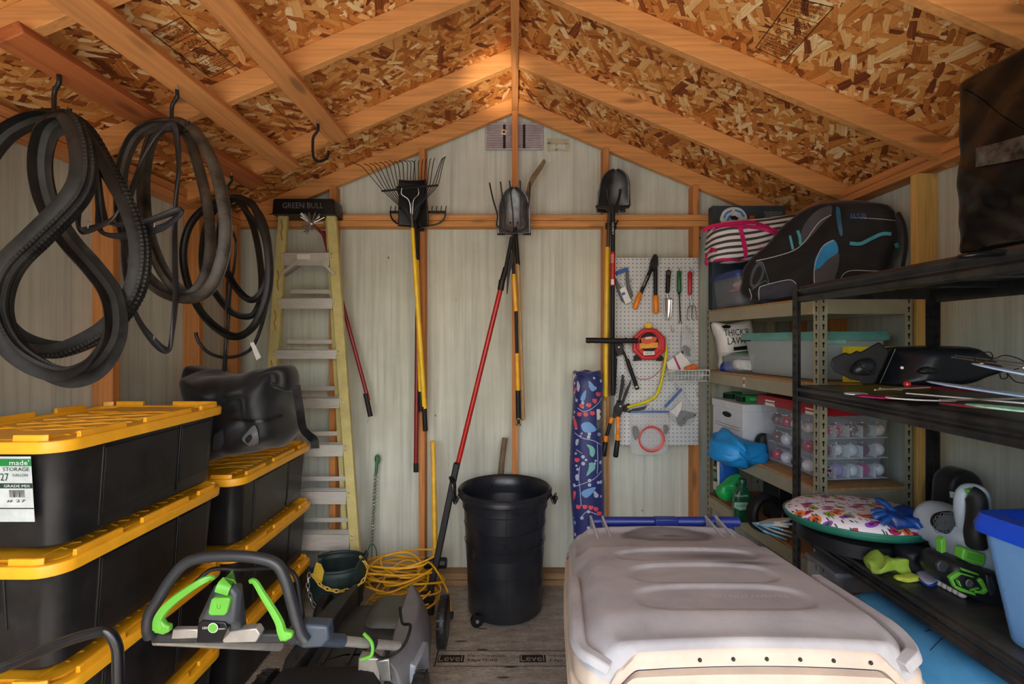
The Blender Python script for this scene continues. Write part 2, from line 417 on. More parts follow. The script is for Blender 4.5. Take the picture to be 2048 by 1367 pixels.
# ================================================================ SETTING
YB, YS = 3.20, 3.11          # back siding face, stud faces
XW, XS = 1.83, 1.74
ZP0, ZP1 = 2.28, 2.355       # double top plate
RB = 3.02; SL = .417         # rafter underside at the ridge, slope
YF = -.40
floor = struct('floor')
for i, (y0, y1) in enumerate(((YF, .80), (.803, 2.02), (2.023, 3.22))):
    MB().box(-1.83, 1.83, y0, y1, -.02, 0).build('floor_board', OSBF, floor)
# printed stamp band on the floor board
def fl(px, py):
    Y = EYE*F/(py-CY); return P(px, py, Y)+Vector((0, 0, .0015))
pr = MB()
def quad(mb, a, b, w):
    a = Vector(a); b = Vector(b); t = (b-a).normalized(); s = Vector((-t.y, t.x, 0))*w/2
    mb.add([a-s, b-s, b+s, a+s], [(0, 1, 2, 3)])
pA, pB = fl(883, 1301), fl(1170, 1305); yt, yb = pA.y, fl(880, 1332).y
quad(pr, (-.39, yt, .0012), (.45, yt, .0012), .004); quad(pr, (-.39, yb, .0012), (.45, yb, .0012), .004); quad(pr, (-.385, yt, .0012), (-.385, yb, .0012), .006)
pr.build('stamp_lines', INK, floor, smooth=0)
MB().box(XW, XW+.012, YF, YB, -.15, 2.345).build('_', SID) if 0 else None
ym = (yt+yb)/2
FLK = M('floor_grey', (150, 143, 135), .7)
for x in (-.315, .085):
    MB().add([(x-.062, ym-.030, .001), (x+.066, ym-.030, .001), (x+.066, ym+.026, .001), (x-.062, ym+.026, .001)], [(0, 1, 2, 3)]).build('stamp_block', INK, floor, smooth=0)
    text('lettering', 'Level', (x, ym, .0022), (1, 0, 0), (0, 1, 0), .046, FLK, floor, w=.115)
    text('lettering', 'STRUCTURWOOD', (x+.175, ym+.018, .0015), (1, 0, 0), (0, 1, 0), .016, INK, floor, w=.19)
    text('lettering', 'Edge Gold', (x+.155, ym-.017, .0015), (1, 0, 0), (0, 1, 0), .026, INK, floor, w=.14)
# back wall
wb = struct('wall_back')
def zr(x, d=0): return RB+d-SL*abs(x)
for x0, x1 in ((-1.83, -.602), (-.598, .600), (.604, 1.83)):
    z = .098
    pts = [(x0, 0), (x1, 0), (x1, zr(x1, z))]
    if x0 < 0 < x1: pts.append((0, zr(0, z)))
    pts.append((x0, zr(x0, z)))
    MB().prism(pts, (0, YB, 0), (1, 0, 0), (0, 0, 1), -.012).build('siding_panel', SID, wb)
z = .10; MB().prism([(-1.85, 0), (1.85, 0), (1.85, zr(1.85, z)), (0, zr(0, z)), (-1.85, zr(1.85, z))], (0, YB+.0135, 0), (1, 0, 0), (0, 0, 1), -.01).build('outer_cladding', SID, wb)
SX = (-1.16, -.592, 0.0, .578, 1.15)
for x in SX:
    MB().box(x-.019, x+.019, YS, YB, .078, ZP0).build('stud', WZ, wb, bevel=.002)
    zt = zr(abs(x)+.019)+.012
    MB().box(x-.019, x+.019, YS+.002, YB, ZP1, zt).build('gable_stud', WZ, wb, bevel=.002)
for z0, z1 in ((ZP0, ZP0+.037), (ZP0+.039, ZP1)):
    MB().box(-1.83, 1.83, YS, YB, z0, z1).build('top_plate', WX, wb, bevel=.003)
for z0, z1 in ((0, .037), (.039, .078)):
    MB().box(-1.74, 1.74, YS-.005 if z0 == 0 else YS, YB, z0, z1).build('sole_plate', wood('fir_grimy', (150, 118, 84), 0), wb, bevel=.003)
# side walls
for nm, s in (('wall_left', -1), ('wall_right', 1)):
    w = struct(nm)
    for y0, y1 in ((YF, .8), (.803, 2.02), (2.023, YB)):
        MB().box(min(s*XW, s*(XW+.012)), max(s*XW, s*(XW+.012)), y0, y1, 0, 2.35).build('siding_panel', SID, w)
    MB().box(min(s*(XW+.0135), s*(XW+.022)), max(s*(XW+.0135), s*(XW+.022)), YF, YB+.01, 0, 2.34).build('outer_cladding', SID, w)
    for y in (.31, .91, 1.51, 2.12, 2.70, 3.07):
        mm = WPALE if s > 0 and y == 2.12 else WZ
        MB().box(min(s*XS, s*XW), max(s*XS, s*XW), y, y+.038, .078, ZP0).build('stud', mm, w, bevel=.002)
    for z0, z1 in ((ZP0, ZP0+.037), (ZP0+.039, ZP1)):
        MB().box(min(s*XS, s*XW), max(s*XS, s*XW), YF, YS, z0, z1).build('top_plate', WY, w, bevel=.003)
    MB().box(min(s*XS, s*XW), max(s*XS, s*XW), YF, YS, 0, .038).build('sole_plate', WY, w, bevel=.003)
# front wall with the wide doorway the camera stands in
wf = struct('wall_front')
for x0, x1 in ((-1.83, -1.62), (1.62, 1.83)):
    MB().box(x0, x1, YF-.012, YF, -.02, 2.35).build('siding_panel', SID, wf)
    MB().box(x0, x1, YF, YF+.089, 0, .038).build('sole_plate', WX, wf)
MB().prism([(-1.83, 2.352), (1.83, 2.352), (1.83, zr(1.83, .098)), (0, zr(0, .098)), (-1.83, zr(1.83, .098))], (0, YF, 0), (1, 0, 0), (0, 0, 1), .012).build('siding_panel', SID, wf)
MB().box(-1.74, 1.74, YF-.05, YF-.013, 2.352, 2.45).build('header', WX, wf)
# roof
ce = struct('ceiling')
for s in (-1, 1):
    for xa, xb in ((.003, 1.124), (1.128, 2.12)):
        for y0, y1 in ((YF-.1, .40), (.403, 2.02 if s < 0 else 1.55), (2.023 if s < 0 else 1.553, 3.30)):
            a = [(s*xa, zr(xa, .098)), (s*xb, zr(xb, .098)), (s*xb, zr(xb, .11)), (s*xa, zr(xa, .11))]
            m = MB(); vs = [Vector((x, y, z)) for y in (y0, y1) for x, z in a]
            m.add(vs, [(0, 1, 2, 3), (7, 6, 5, 4), (0, 4, 5, 1), (1, 5, 6, 2), (2, 6, 7, 3), (3, 7, 4, 0)]).build('sheathing_panel', OSBM, ce, smooth=0)
for s in (-1, 1):
    a = [(0, zr(0, .112)), (s*2.2, zr(2.2, .112)), (s*2.2, zr(2.2, .125)), (0, zr(0, .125))]; vs = [Vector((x, y, z)) for y in (YF-.15, 3.35) for x, z in a]
    MB().add(vs, [(0, 1, 2, 3), (7, 6, 5, 4), (0, 4, 5, 1), (1, 5, 6, 2), (2, 6, 7, 3), (3, 7, 4, 0)]).build('roofing_felt', M('roof_felt', (60, 58, 56), .9), ce, smooth=0)
RY = (-.20, .20, .80, 1.40, 2.0, 2.6, 3.135)
for s in (-1, 1):
    for y in RY:
        x0, x1 = .019, (1.80 if y < 3.1 else 1.83)
        m = MB(); vs = [Vector((s*x, yy, z)) for yy in (y, y+.038) for x, z in ((x0, zr(x0)), (x1, zr(x1)), (x1, zr(x1, .097)), (x0, zr(x0, .097)))]
        m.add(vs, [(0, 1, 2, 3), (7, 6, 5, 4), (0, 4, 5, 1), (1, 5, 6, 2), (2, 6, 7, 3), (3, 7, 4, 0)]).build('rafter', WX, ce, bevel=.003)
MB().box(-.019, .019, YF, 3.10, RB-.012, RB+.10).build('ridge_board', WY, ce, bevel=.002)
# boards nailed flat under the rafters, hooks are screwed into them
def under(x, y0, y1, m, mm):
    a = math.atan(SL); w = .089; t = .038
    c = Vector((x, 0, zr(x))); e = Vector((1, 0, SL)).normalized()*(w/2) if x < 0 else Vector((1, 0, -SL)).normalized()*(w/2)
    nrm = Vector((SL, 0, -1)).normalized()*t if x < 0 else Vector((-SL, 0, -1)).normalized()*t
    vs = []
    for y in (y0, y1):
        for q in (c-e, c+e, c+e+nrm, c-e+nrm): vs.append(Vector((q.x, y, q.z)))
    MB().add(vs, [(0, 1, 2, 3), (7, 6, 5, 4), (0, 4, 5, 1), (1, 5, 6, 2), (2, 6, 7, 3), (3, 7, 4, 0)]).build('nailer_board', mm, ce, bevel=.004)
under(-1.22, YF+.05, 2.66, None, WY); under(-.93, YF+.05, 2.57, None, WY); under(-1.42, 1.36, 2.68, None, WYD)
# ink stamps on the strand board (flat print)
def roofpt(px, py):
    dx = (px-CX)/F; dz = -(py-CY)/F; s = 1 if dx > 0 else -1
    Y = (RB+.098-EYE)/(dz+SL*abs(dx)); return Vector((dx*Y, Y, EYE+dz*Y-.0015))
def stamp(q, rows, frame=True):
    # q: photo corners tl,tr,br,bl of the stamp as read
    tl, tr, br, bl = [roofpt(*p) for p in q]; L = MB()
    def at(u, v): return (tl*(1-u)+tr*u)*(1-v)+(bl*(1-u)+br*u)*v
    def ln(a, b, w):
        t = (b-a).normalized(); nn = t.cross((tr-tl).cross(bl-tl)).normalized()*w/2
        L.add([a-nn, b-nn, b+nn, a+nn], [(0, 1, 2, 3)])
    if frame:
        for a, b in (((0, 0), (1, 0)), ((1, 0), (1, 1)), ((1, 1), (0, 1)), ((0, 1), (0, 0))): ln(at(*a), at(*b), .0035)
        for v in (.27, .47, .67, .78, .88): ln(at(0, v), at(1, v), .0025)
        L.build('stamp_lines', INK, ce, smooth=0)
    for (v, h, s_, w, u) in rows:
        o = at(u, v); x = (at(u+.01, v)-o); y = (at(u, v-.01)-o); y = y-x*(x.dot(y)/x.dot(x))
        text('lettering', s_, o, x, y, h*(bl-tl).length, INK, ce, w=w*(tr-tl).length)
small = lambda v, s: (v, .045, s, .84, .5)
stamp([(303, 65), (362, 34), (470, 131), (422, 155)], [small(.06, 'RATED SHEATHING'), small(.13, 'SIZED FOR SPACING'), small(.2, 'EXPOSURE 1'), (.37, .10, '2006', .45, .62), (.57, .09, 'OE 06', .5, .5), small(.73, '7/16 INCH'), small(.83, 'THICKNESS'), small(.93, 'THIS SIDE DOWN')])
stamp([(1585, -6), (1667, 14), (1570, 121), (1511, 95)], [small(.06, 'RATED SHEATHING'), small(.13, 'SIZED FOR SPACING'), small(.2, 'EXPOSURE 1'), (.37, .09, 'A  2006', .7, .5), (.57, .08, 'DE  UD', .6, .5), small(.73, '24/16 7/16'), small(.83, 'THICKNESS'), small(.93, 'THIS SIDE DOWN')])
stamp([(1462, 158), (1515, 178), (1450, 222), (1420, 205)], [small(.1, 'SHEATHING GRADE'), small(.3, 'SPAN 24/16'), small(.5, 'EXPOSURE 1'), small(.7, 'MILL 06'), small(.9, 'SIZED')], False)
# ground outside
gr = struct('trim_1'); bpy.data.objects.remove(gr)
g = MB().box(-14, 14, -16, 8, -.3, -.16).build('ground', M('pale_gravel', (206, 200, 188), .9, var=.2, scale=30, bump=.5), None); g['kind'] = 'structure'
# gable vent
v = thing('louvred_vent', 'grey louvred gable vent high on the back wall under the ridge', 'vent', P(1028, 299, 3.19))
a, b_ = P(973, 249, 3.19), P(1084, 299, 3.19)
MB().box(a.x, b_.x, 3.186, 3.198, b_.z, a.z).build('backing', M('vent_dark', (40, 38, 40), .8), v)
fr = MB()
for x0, x1, z0, z1 in ((a.x-.004, b_.x+.004, a.z-.003, a.z+.005), (a.x-.004, b_.x+.004, b_.z-.005, b_.z+.003), (a.x-.005, a.x+.004, b_.z, a.z), (b_.x-.004, b_.x+.005, b_.z, a.z)):
    fr.box(x0, x1, 3.176, 3.19, z0, z1)
fr.build('frame', M('vent_metal', (186, 180, 186), .5, metal=.3), v, bevel=.001)
sm = MB(); n = 15
for i in range(n):
    z = b_.z+(a.z-b_.z)*(i+.5)/n
    for x0, x1 in ((a.x, a.x+.108), (a.x+.125, b_.x-.125), (b_.x-.108, b_.x)):
        sm.box(x0, x1, 3.178, 3.186, z-.0036, z+.0036)
sm.build('louvre_slats', _m['vent_metal'], v, kind='stuff')
t = thing('paper_tag', 'small creased cream tag stuck on the gable vent', 'tag', P(1008, 262, 3.17))
MB().slab([(1004, 257), (1014, 260), (1012, 270), (1002, 268)], 3.170, .004).build('tag_card', M('cream_card', (214, 200, 160), .7), t, bevel=.001)
MB().box(*(lambda p: (p.x-.008, p.x+.008, 3.164, 3.171, p.z-.006, p.z+.006))(P(1008, 264, 3.17))).build('pin', IRON, t, bevel=.002)
t = thing('adhesive_tape_remnant', 'torn strips of clear tape residue right of the gable vent', 'tape', P(1115, 290, 3.195))
tp = M('old_tape', (206, 200, 172), .35, alpha=.75)
for (x0, x1, y0, y1) in ((1094, 1139, 276, 288), (1094, 1102, 284, 303), (1110, 1116, 286, 301), (1130, 1140, 286, 302), (1101, 1132, 297, 302)):
    MB().slab([(x0, y0), (x1, y0+1), (x1-1, y1), (x0+1, y1)], 3.195, .003).build('tape_strip', tp, t)

# unseen tree added outside the doorway: its leaves break up the sun
tr = thing('added_dapple_tree', 'leafy unseen tree added outside the open doorway to dapple the sun', 'tree', (.9, -4.2, -.16))
MB().tube(cr([(.9, -4.2, -.2), (.95, -4.2, 1.2), (.5, -4.1, 2.8), (-.4, -4.0, 4.6)], 4), .11, 10).build('trunk', M('bark', (92, 76, 60), .9, bump=.8), tr)
rt = random.Random(21); lf = MB()
for k in range(3400):
    d = Vector((rt.gauss(0, 1), rt.gauss(0, 1), rt.gauss(0, 1))); d.normalize(); r = rt.uniform(.2, 1)**.4
    p = Vector((-.7, -3.9, 5.7))+Vector((d.x*1.5, d.y*1.2, d.z*1.1))*r
    if noise.noise(p*1.9) < -.14: continue
    x = Vector((rt.gauss(0, 1), rt.gauss(0, 1), rt.gauss(0, .5))).normalized(); y = x.orthogonal().normalized(); s = rt.uniform(.05, .09)
    lf.add([p-x*s*1.5, p+y*s*.7, p+x*s*1.5, p-y*s*.7], [(0, 1, 2, 3)])
lf.build('foliage', M('leaf_green', (70, 110, 44), .6), tr, smooth=0, kind='stuff')
# ================================================================ HOOKS AND HANGING TYRES
HK = M('hook_vinyl', (30, 27, 26), .4, var=.2)
def hook(px, py, Y, label, flip=1, sc=1.0):
    p = P(px, py, Y); t = thing('storage_hook', label, 'hook', p, group=None)
    s = sc
    pts = [(0, 0, .03), (0, 0, 0), (0, 0, -.03*s), (-.028*s, 0, -.06*s), (-.032*s, 0, -.10*s), (-.030*s, 0, -.15*s), (-.012*s, 0, -.178*s), (.02*s, 0, -.185*s), (.055*s, 0, -.172*s), (.066*s, 0, -.14*s)]
    a = math.radians(-20)
    q = [p+Vector((x*flip*math.cos(a), x*math.sin(a), z)) for x, y, z in pts]
    MB().tube(cr(q[1:], 5), .0065, 9).build('hook_rod', HK, t)
    MB().tube([q[0], q[1]+Vector((0, 0, -.008))], .0035, 8).build('screw_thread', STEEL, t)
hook(118, 150, 1.53, 'black screw hook carrying the knobby tyres, nearest at far left', sc=.8)
hook(354, 180, 1.76, 'black screw hook carrying the two slick tyres in the middle', sc=.85)
hook(463, 352, 2.44, 'black screw hook carrying the thin tyres beside the ladder', sc=.8)
hook(636, 248, 2.30, 'empty black screw hook on the overhead board above the ladder', sc=.95)
def T4(pts, Y, amp=.05, ph=0):
    n = len(pts)
    return [P(x/2.279, 200+y/2.279, Y+amp*math.sin(ph+2*math.pi*i/n)) for i, (x, y) in enumerate(pts)]
CPROF = lambda w, h: [(-h, -w), (-h*.2, -w*1.08), (h*.75, -w*.8), (h, -w*.3), (h, w*.3), (h*.75, w*.8), (-h*.2, w*1.08), (-h, w), (-h*.55, w*.72), (h*.45, w*.3), (h*.45, -w*.3), (-h*.55, -w*.72)]
def tyre(name, pts, Y, w, h, mat_, label, group, knobs=False, amp=.06, ph=0, ref=None, closed=True, tw=None, groove=True):
    path = cr(T4(pts, Y, amp, ph), 8, closed); c = sum(path, Vector())/len(path)
    t = thing(name, label, 'tyre', path[0], group=group)
    # radial frame: outward from the loop, sidewalls face the door, slowly turning
    loops = []; N = len(path); prof = CPROF(w, h); m = MB(); kb = MB(); prevn = None
    for i, p in enumerate(path):
        tt = (path[(i+1) % N]-path[i-1]).normalized()
        n0 = Vector((tt.z, 0, -tt.x)); n0 = n0-tt*n0.dot(tt); n0.normalize()
        b0 = tt.cross(n0)
        a = (tw or .0)*math.sin(2*math.pi*i/N+ph)+.55
        n1 = n0*math.cos(a)+b0*math.sin(a); b1 = tt.cross(n1)
        if area > 0: n1 = -n1
        loops.append([p+n1*u+b1*v for u, v in prof])
        if knobs and i % 1 == 0:
            for k, v in enumerate((-w*.85, -w*.3, w*.3, w*.85)):
                q = p+n1*(h*(.62 if abs(v) > w*.5 else 1.0))+b1*v+tt*(.006 if k % 2 else 0)
                s = .0052
                e = [q+tt*i1*s+b1*j1*s*.9+n1*k1*.005 for k1 in (-1, 1) for i1, j1 in ((-1, -1), (1, -1), (1, 1), (-1, 1))]
                kb.add(e, [(0, 1, 2, 3), (7, 6, 5, 4), (0, 4, 5, 1), (1, 5, 6, 2), (2, 6, 7, 3), (3, 7, 4, 0)])
    n = len(prof); vs = [v for l in loops for v in l]; fs = []
    for i in range(N if closed else N-1):
        i2 = (i+1) % N
        for j in range(n): fs.append((i*n+j, i*n+(j+1) % n, i2*n+(j+1) % n, i2*n+j))
    m.add(vs, fs).build('casing', mat_, t, smooth=60)
    if knobs: kb.build('tread_knobs', mat_, t, smooth=0, kind='stuff')
    else:
        # raised bead line round the sidewall
        MB().tube([l[0] for l in loops], .0022, 5, closed).build('bead', mat_, t)
        if groove: MB().tube([l[3]*.5+l[4]*.5 for l in loops], .003, 5, closed).build('tread_rib', mat_, t)
    return t
area = 0
tyre('bicycle_tyre', [(312, 98), (225, 130), (190, 220), (185, 330), (210, 450), (260, 560), (330, 660), (420, 760), (500, 870), (528, 980), (515, 1100), (430, 1220), (300, 1262), (165, 1215), (55, 1120), (-5, 980), (5, 850), (60, 740), (170, 630), (280, 520), (360, 420), (385, 320), (365, 190)], 1.46, .027, .024, RUB, 'knobby black tyre twisted into a figure eight at far left', 'knobby bicycle tyres', True, tw=.5)
tyre('bicycle_tyre', [(300, 96), (190, 84), (80, 120), (-10, 190), (-90, 330), (-130, 600), (-70, 900), (30, 1050), (130, 1115), (270, 1135), (410, 1085), (520, 1010), (610, 880), (640, 740), (625, 600), (560, 450), (480, 300), (390, 150)], 1.575, .026, .022, RUB, 'knobby black tyre hanging as a wide loop cut by the left edge', 'knobby bicycle tyres', True, tw=.4, ph=1, amp=.03)
DR = M('tyre_side', (30, 29, 29), .4, var=.3, dust=.06)
tyre('bicycle_tyre', [(768, 104), (680, 120), (600, 190), (553, 340), (556, 560), (620, 740), (720, 860), (850, 905), (955, 860), (1018, 720), (1030, 540), (985, 320), (900, 160), (830, 108)], 1.78, .019, .017, RUBD, 'worn slick tyre with cracked brown tread on the middle hook, outer loop', 'slick bicycle tyres', tw=.3, ph=.4)
tyre('bicycle_tyre', [(778, 120), (720, 140), (675, 220), (650, 380), (668, 590), (740, 780), (840, 885), (920, 840), (958, 690), (945, 480), (900, 280), (850, 150)], 1.84, .018, .016, RUBD, 'worn slick tyre on the middle hook, narrower inner loop', 'slick bicycle tyres', tw=.3, ph=2)
tyre('bicycle_tyre', [(1045, 448), (950, 480), (870, 560), (835, 680), (850, 820), (910, 960), (1000, 1050), (1085, 1078), (1170, 1010), (1225, 850), (1218, 650), (1160, 490), (1100, 450)], 2.40, .016, .015, DR, 'thin black road tyre on the back left hook, widest loop', 'thin road tyres', tw=.3)
tyre('bicycle_tyre', [(1050, 452), (1005, 560), (1000, 680), (1040, 800), (1110, 895), (1165, 905), (1215, 830), (1226, 690), (1195, 540), (1120, 455)], 2.47, .014, .013, DR, 'thin black road tyre on the back left hook, hanging right', 'thin road tyres', tw=.3, ph=1.4)
tyre('bicycle_tyre', [(1040, 455), (960, 520), (925, 640), (925, 780), (980, 880), (1060, 970), (1150, 980), (1190, 880), (1185, 720), (1150, 560), (1090, 460)], 2.54, .014, .013, DR, 'thin black road tyre on the back left hook, at the rear of the bundle', 'thin road tyres', tw=.3, ph=2.6)
TUB = M('inner_tube', (38, 37, 40), .34, var=.25, dust=.06)
def itube(pts, Y, w, h, label, amp=.03, ph=0, closed=True, tw=3.0, valve=True):
    path = cr(T4(pts, Y, amp, ph), 7, closed); t = thing('inner_tube', label, 'inner tube', path[0], group='inner tubes on the hooks')
    N = len(path); MB().sweep(path, circ(h, 10, w), closed, ref=(0, 1, 0), twist=[tw*math.sin(2*math.pi*i/N)*.5 for i in range(N)]).build('rubber_tube', TUB, t)
    if valve:
        p = path[N//2]; MB().tube([p, p+Vector((.012, -.012, .022))], .0028, 7).build('valve', STEEL, t)
itube([(335, 98), (385, 190), (430, 320), (450, 480), (455, 590), (530, 620), (650, 605), (760, 570), (825, 500), (815, 330), (790, 190), (700, 120), (520, 90)][:9]+[(640, 560), (500, 560), (470, 500), (430, 260)], 1.60, .013, .007, 'flat black inner tube draped from the far left hook toward the middle tyres')
itube([(330, 100), (385, 240), (375, 400), (358, 500), (360, 582), (400, 592), (520, 535), (560, 430), (480, 250), (390, 120)], 1.56, .012, .006, 'flat black inner tube hanging in a short square loop behind the knobby tyres', ph=2)
itube([(790, 112), (815, 280), (800, 480), (797, 700), (800, 900), (785, 1060), (765, 1140), (700, 1098), (620, 980), (578, 830), (565, 660), (585, 480), (640, 300), (720, 150)], 1.70, .013, .007, 'long flat inner tube hanging lowest from the middle hook to a point', ph=1)
itube([(1048, 590), (1075, 640), (1070, 740), (1050, 880), (1040, 1060), (1025, 1250), (1018, 1250), (1030, 1050), (1035, 860), (1045, 700), (1035, 610)], 2.50, .010, .006, 'narrow black strap of inner tube hanging straight down behind the black bag', valve=False)
# lock cable with tag
t = thing('cable_lock', 'black cable with a white tag curling under the thin tyres', 'cable', T4([(892, 1060)], 2.46, 0)[0])
MB().tube(cr(T4([(892, 1058), (905, 1100), (950, 1150), (1020, 1172), (1100, 1160), (1160, 1110), (1210, 960), (1225, 800), (1190, 600), (1100, 480), (1050, 450)], 2.47, .02), 6), .0085, 9).build('cable', TUB, t)
MB().slab([(500, 686), (507, 683), (522, 714), (513, 720)], 2.40, .002).build('paper_tag', WHT, t)
MB().tube([P(504, 686, 2.4), P(498, 676, 2.42), P(492, 672, 2.45)], .0015, 5).build('tag_string', WHT, t)
# ================================================================ STORAGE TOTES
TOT = M('tote_black', (22, 23, 26), .33, var=.15, bump=.08, bscale=150, dust=.05)
def tote():
    t = thing('storage_tote', 'x', 'storage box')
    b = MB(); H = .30; n = 6; loops = []
    for z, k in ((0, 0), (.008, 1), (.16, .55), (.262, .95), (.265, 1.0), (.268, 1.25), (.276, 1.25)):
        if z == 0: w, d, r = .42, .67, .05
        else:
            f = z/H; w, d, r = .438+.042*f, .684+.036*f, .055
            if z > .264: w += .012*(k-.9)*3; d += .012*(k-.9)*3
        loops.append([Vector((x, y, z)) for x, y in rr(w, d, r, n)])
    b.loft(loops)
    # moulded ribs and raised panels down each wall
    def rib(x, y, nx, ny, wd, z0, z1, dep=.004):
        for s in (1,):
            f0, f1 = z0/H, z1/H
            def wall(f, off): 
                hx = (.438+.042*f)/2; hy = (.684+.036*f)/2
                return (nx*(hx+dep) if nx else x+off, ny*(hy+dep) if ny else y+off)
            a = []
            for f, z in ((f0, z0), (f1, z1)):
                for o_ in (-wd/2, wd/2):
                    hx = (.438+.042*f)/2; hy = (.684+.036*f)/2
                    if nx: a.append((nx*(hx+dep), y+o_, z)); a.append((nx*(hx-.01), y+o_, z))
                    else: a.append((x+o_, ny*(hy+dep), z)); a.append((x+o_, ny*(hy-.01), z))
            return b.add(a, [(0, 2, 6, 4), (0, 1, 3, 2), (4, 6, 7, 5), (0, 4, 5, 1), (2, 3, 7, 6), (1, 5, 7, 3)])
    for sx in (-1, 1):
        for y in (-.215, .12): rib(0, y, sx, 0, .006, .02, .258)
        rib(0, -.048, sx, 0, .318, .05, .25, .0025); rib(0, .21, sx, 0, .16, .05, .25, .0025)
    for sy in (-1, 1):
        rib(-.10, 0, 0, sy, .008, .12, .258); rib(.10, 0, 0, sy, .008, .12, .258); rib(0, 0, 0, sy, .16, .16, .25, .012)
    b.build('tub', TOT, t, bevel=.0015)
    l = MB(); W_, D_ = .52, .76
    def L(w, d, r, z): return [Vector((x, y, z)) for x, y in rr(w, d, r, n)]
    l.loft([L(W_-.03, D_-.03, .06, .270), L(W_, D_, .07, .268), L(W_+.004, D_+.004, .072, .292), L(W_-.002, D_-.002, .07, .300), L(W_-.016, D_-.016, .065, .301), L(W_-.056, D_-.056, .05, .300), L(W_-.066, D_-.066, .048, .290), L(W_-.10, D_-.10, .045, .290), L(W_-.105, D_-.105, .045, .294), L(.1, .3, .03, .294)])
    # panel pattern in the middle of the lid
    for i in range(-3, 4):
        for s in (1, -1): l.bar((-.17, i*.09-.07*s, .2955), (.17, i*.09+.07*s, .2955), .007, .004)
    for y0, y1 in ((-.33, -.2), (.2, .33)): l.box(-.15, .15, y0, y1, .289, .298)
    # interlocking rim segments
    def seg(a0, a1):
        lp = rr(W_-.034, D_-.034, .058, 10); N = len(lp)
        # dense perimeter
        per = []; 
        for i in range(N):
            p, q = Vector((*lp[i], 0)), Vector((*lp[(i+1) % N], 0)); m_ = max(1, int((q-p).length/.02))
            per += [p.lerp(q, k/m_) for k in range(m_)]
        L_ = len(per); i0 = int(a0*L_); i1 = int(a1*L_); pts = [per[i % L_]+Vector((0, 0, .308)) for i in range(i0, i1+1)]
        l.sweep(pts, [(-.009, -.007), (-.009, .007), (.009, .005), (.009, -.005)], ref=(0, 0, 1))
    for a0, a1 in ((.04, .13), (.17, .215), (.225, .25), (.30, .345), (.37, .45), (.49, .56), (.60, .65), (.69, .73), (.78, .84), (.87, .95), (.975, 1.02)): seg(a0, a1)
    l.build('lid', YEL, t, bevel=.0015)
    return t
tp0 = tote()
spots = [(-1.462, 1.675, 3, 'yellow-lidded black tote topmost of the near left stack'), (-1.468, 1.67, 2, 'yellow-lidded black tote second from the top of the near left stack'),
         (-1.464, 1.672, 1, 'yellow-lidded black tote third down in the near left stack'), (-1.466, 1.668, 0, 'yellow-lidded black tote on the floor at the base of the near left stack'),
         (-1.440, 2.485, 2, 'yellow-lidded black tote under the black bag, top of the far stack'), (-1.434, 2.480, 1, 'yellow-lidded black tote in the middle of the far left stack'),
         (-1.438, 2.485, 0, 'yellow-lidded black tote on the floor at the base of the far left stack')]
totes = []
for i, (x, y, k, lb) in enumerate(spots):
    o = tp0 if i == 0 else copy_tree(tp0)
    o.location = (x, y, .3285*k+.001); o['label'] = lb; o['group'] = 'black storage totes with yellow lids'; o.rotation_euler.z = R.uniform(-.006, .006); totes.append(o)
# label on the top near tote
lab = totes[0]; ox, oy, oz = .02, -.358+.0, .0
lb = MB().add([(ox-.03, -.366, .085), (ox+.135, -.366, .085), (ox+.135, -.377, .262), (ox-.03, -.377, .262)], [(0, 1, 2, 3)])
def lpart(mb, name, m, label=None):
    lc = lab.location.copy(); lab.location = (0, 0, 0); o = mb.build(name, m, lab, smooth=0, label=label); lab.location = lc; return o
def ltext(body, x, z, h, w, m):
    lc = lab.location.copy(); lab.location = (0, 0, 0)
    yy = -.3664-(z-.085)*.0621-.0009; text('lettering', body, (x, yy, z), (1, 0, 0), (0, -.06, 1), h, m, lab, w=w); lab.location = lc
for nm, z0, z1, m_ in (('label_sticker', .085, .262, M('label_silver', (196, 204, 204), .4)), ('label_band', .236, .256, M('label_green', (28, 128, 62), .4)), ('label_band', .176, .190, M('label_dark', (30, 60, 50), .4)), ('label_band', .120, .123, INK)):
    d_ = .0 if nm == 'label_sticker' else .0006
    y0 = -.3655-(z0-.085)*.0621-d_; y1 = -.3655-(z1-.085)*.0621-d_
    lpart(MB().add([(.085, y0, z0), (.180, y0, z0), (.180, y1, z1), (.085, y1, z1)], [(0, 1, 2, 3)]), nm, m_, label='silver product sticker' if nm == 'label_sticker' else None)
LG = M('label_text', (24, 70, 44), .5)
ltext("made'", .150, .246, .014, .052, INKW); ltext('STORAGE', .140, .228, .010, .07, LG); ltext('27', .108, .207, .020, .022, LG); ltext('GALLON', .15, .212, .007, .04, LG); ltext('GRADE MIX', .14, .183, .007, .07, INKW); ltext('# 27', .135, .142, .008, .05, INK)
bc = MB()
for i in range(13):
    x = .118+i*.0032; bc.add([(x, -.3712, .152), (x+R.choice((.001, .002)), -.3712, .152), (x+.0015, -.3726, .172), (x, -.3726, .172)], [(0, 1, 2, 3)])
lpart(bc, 'barcode', INK)
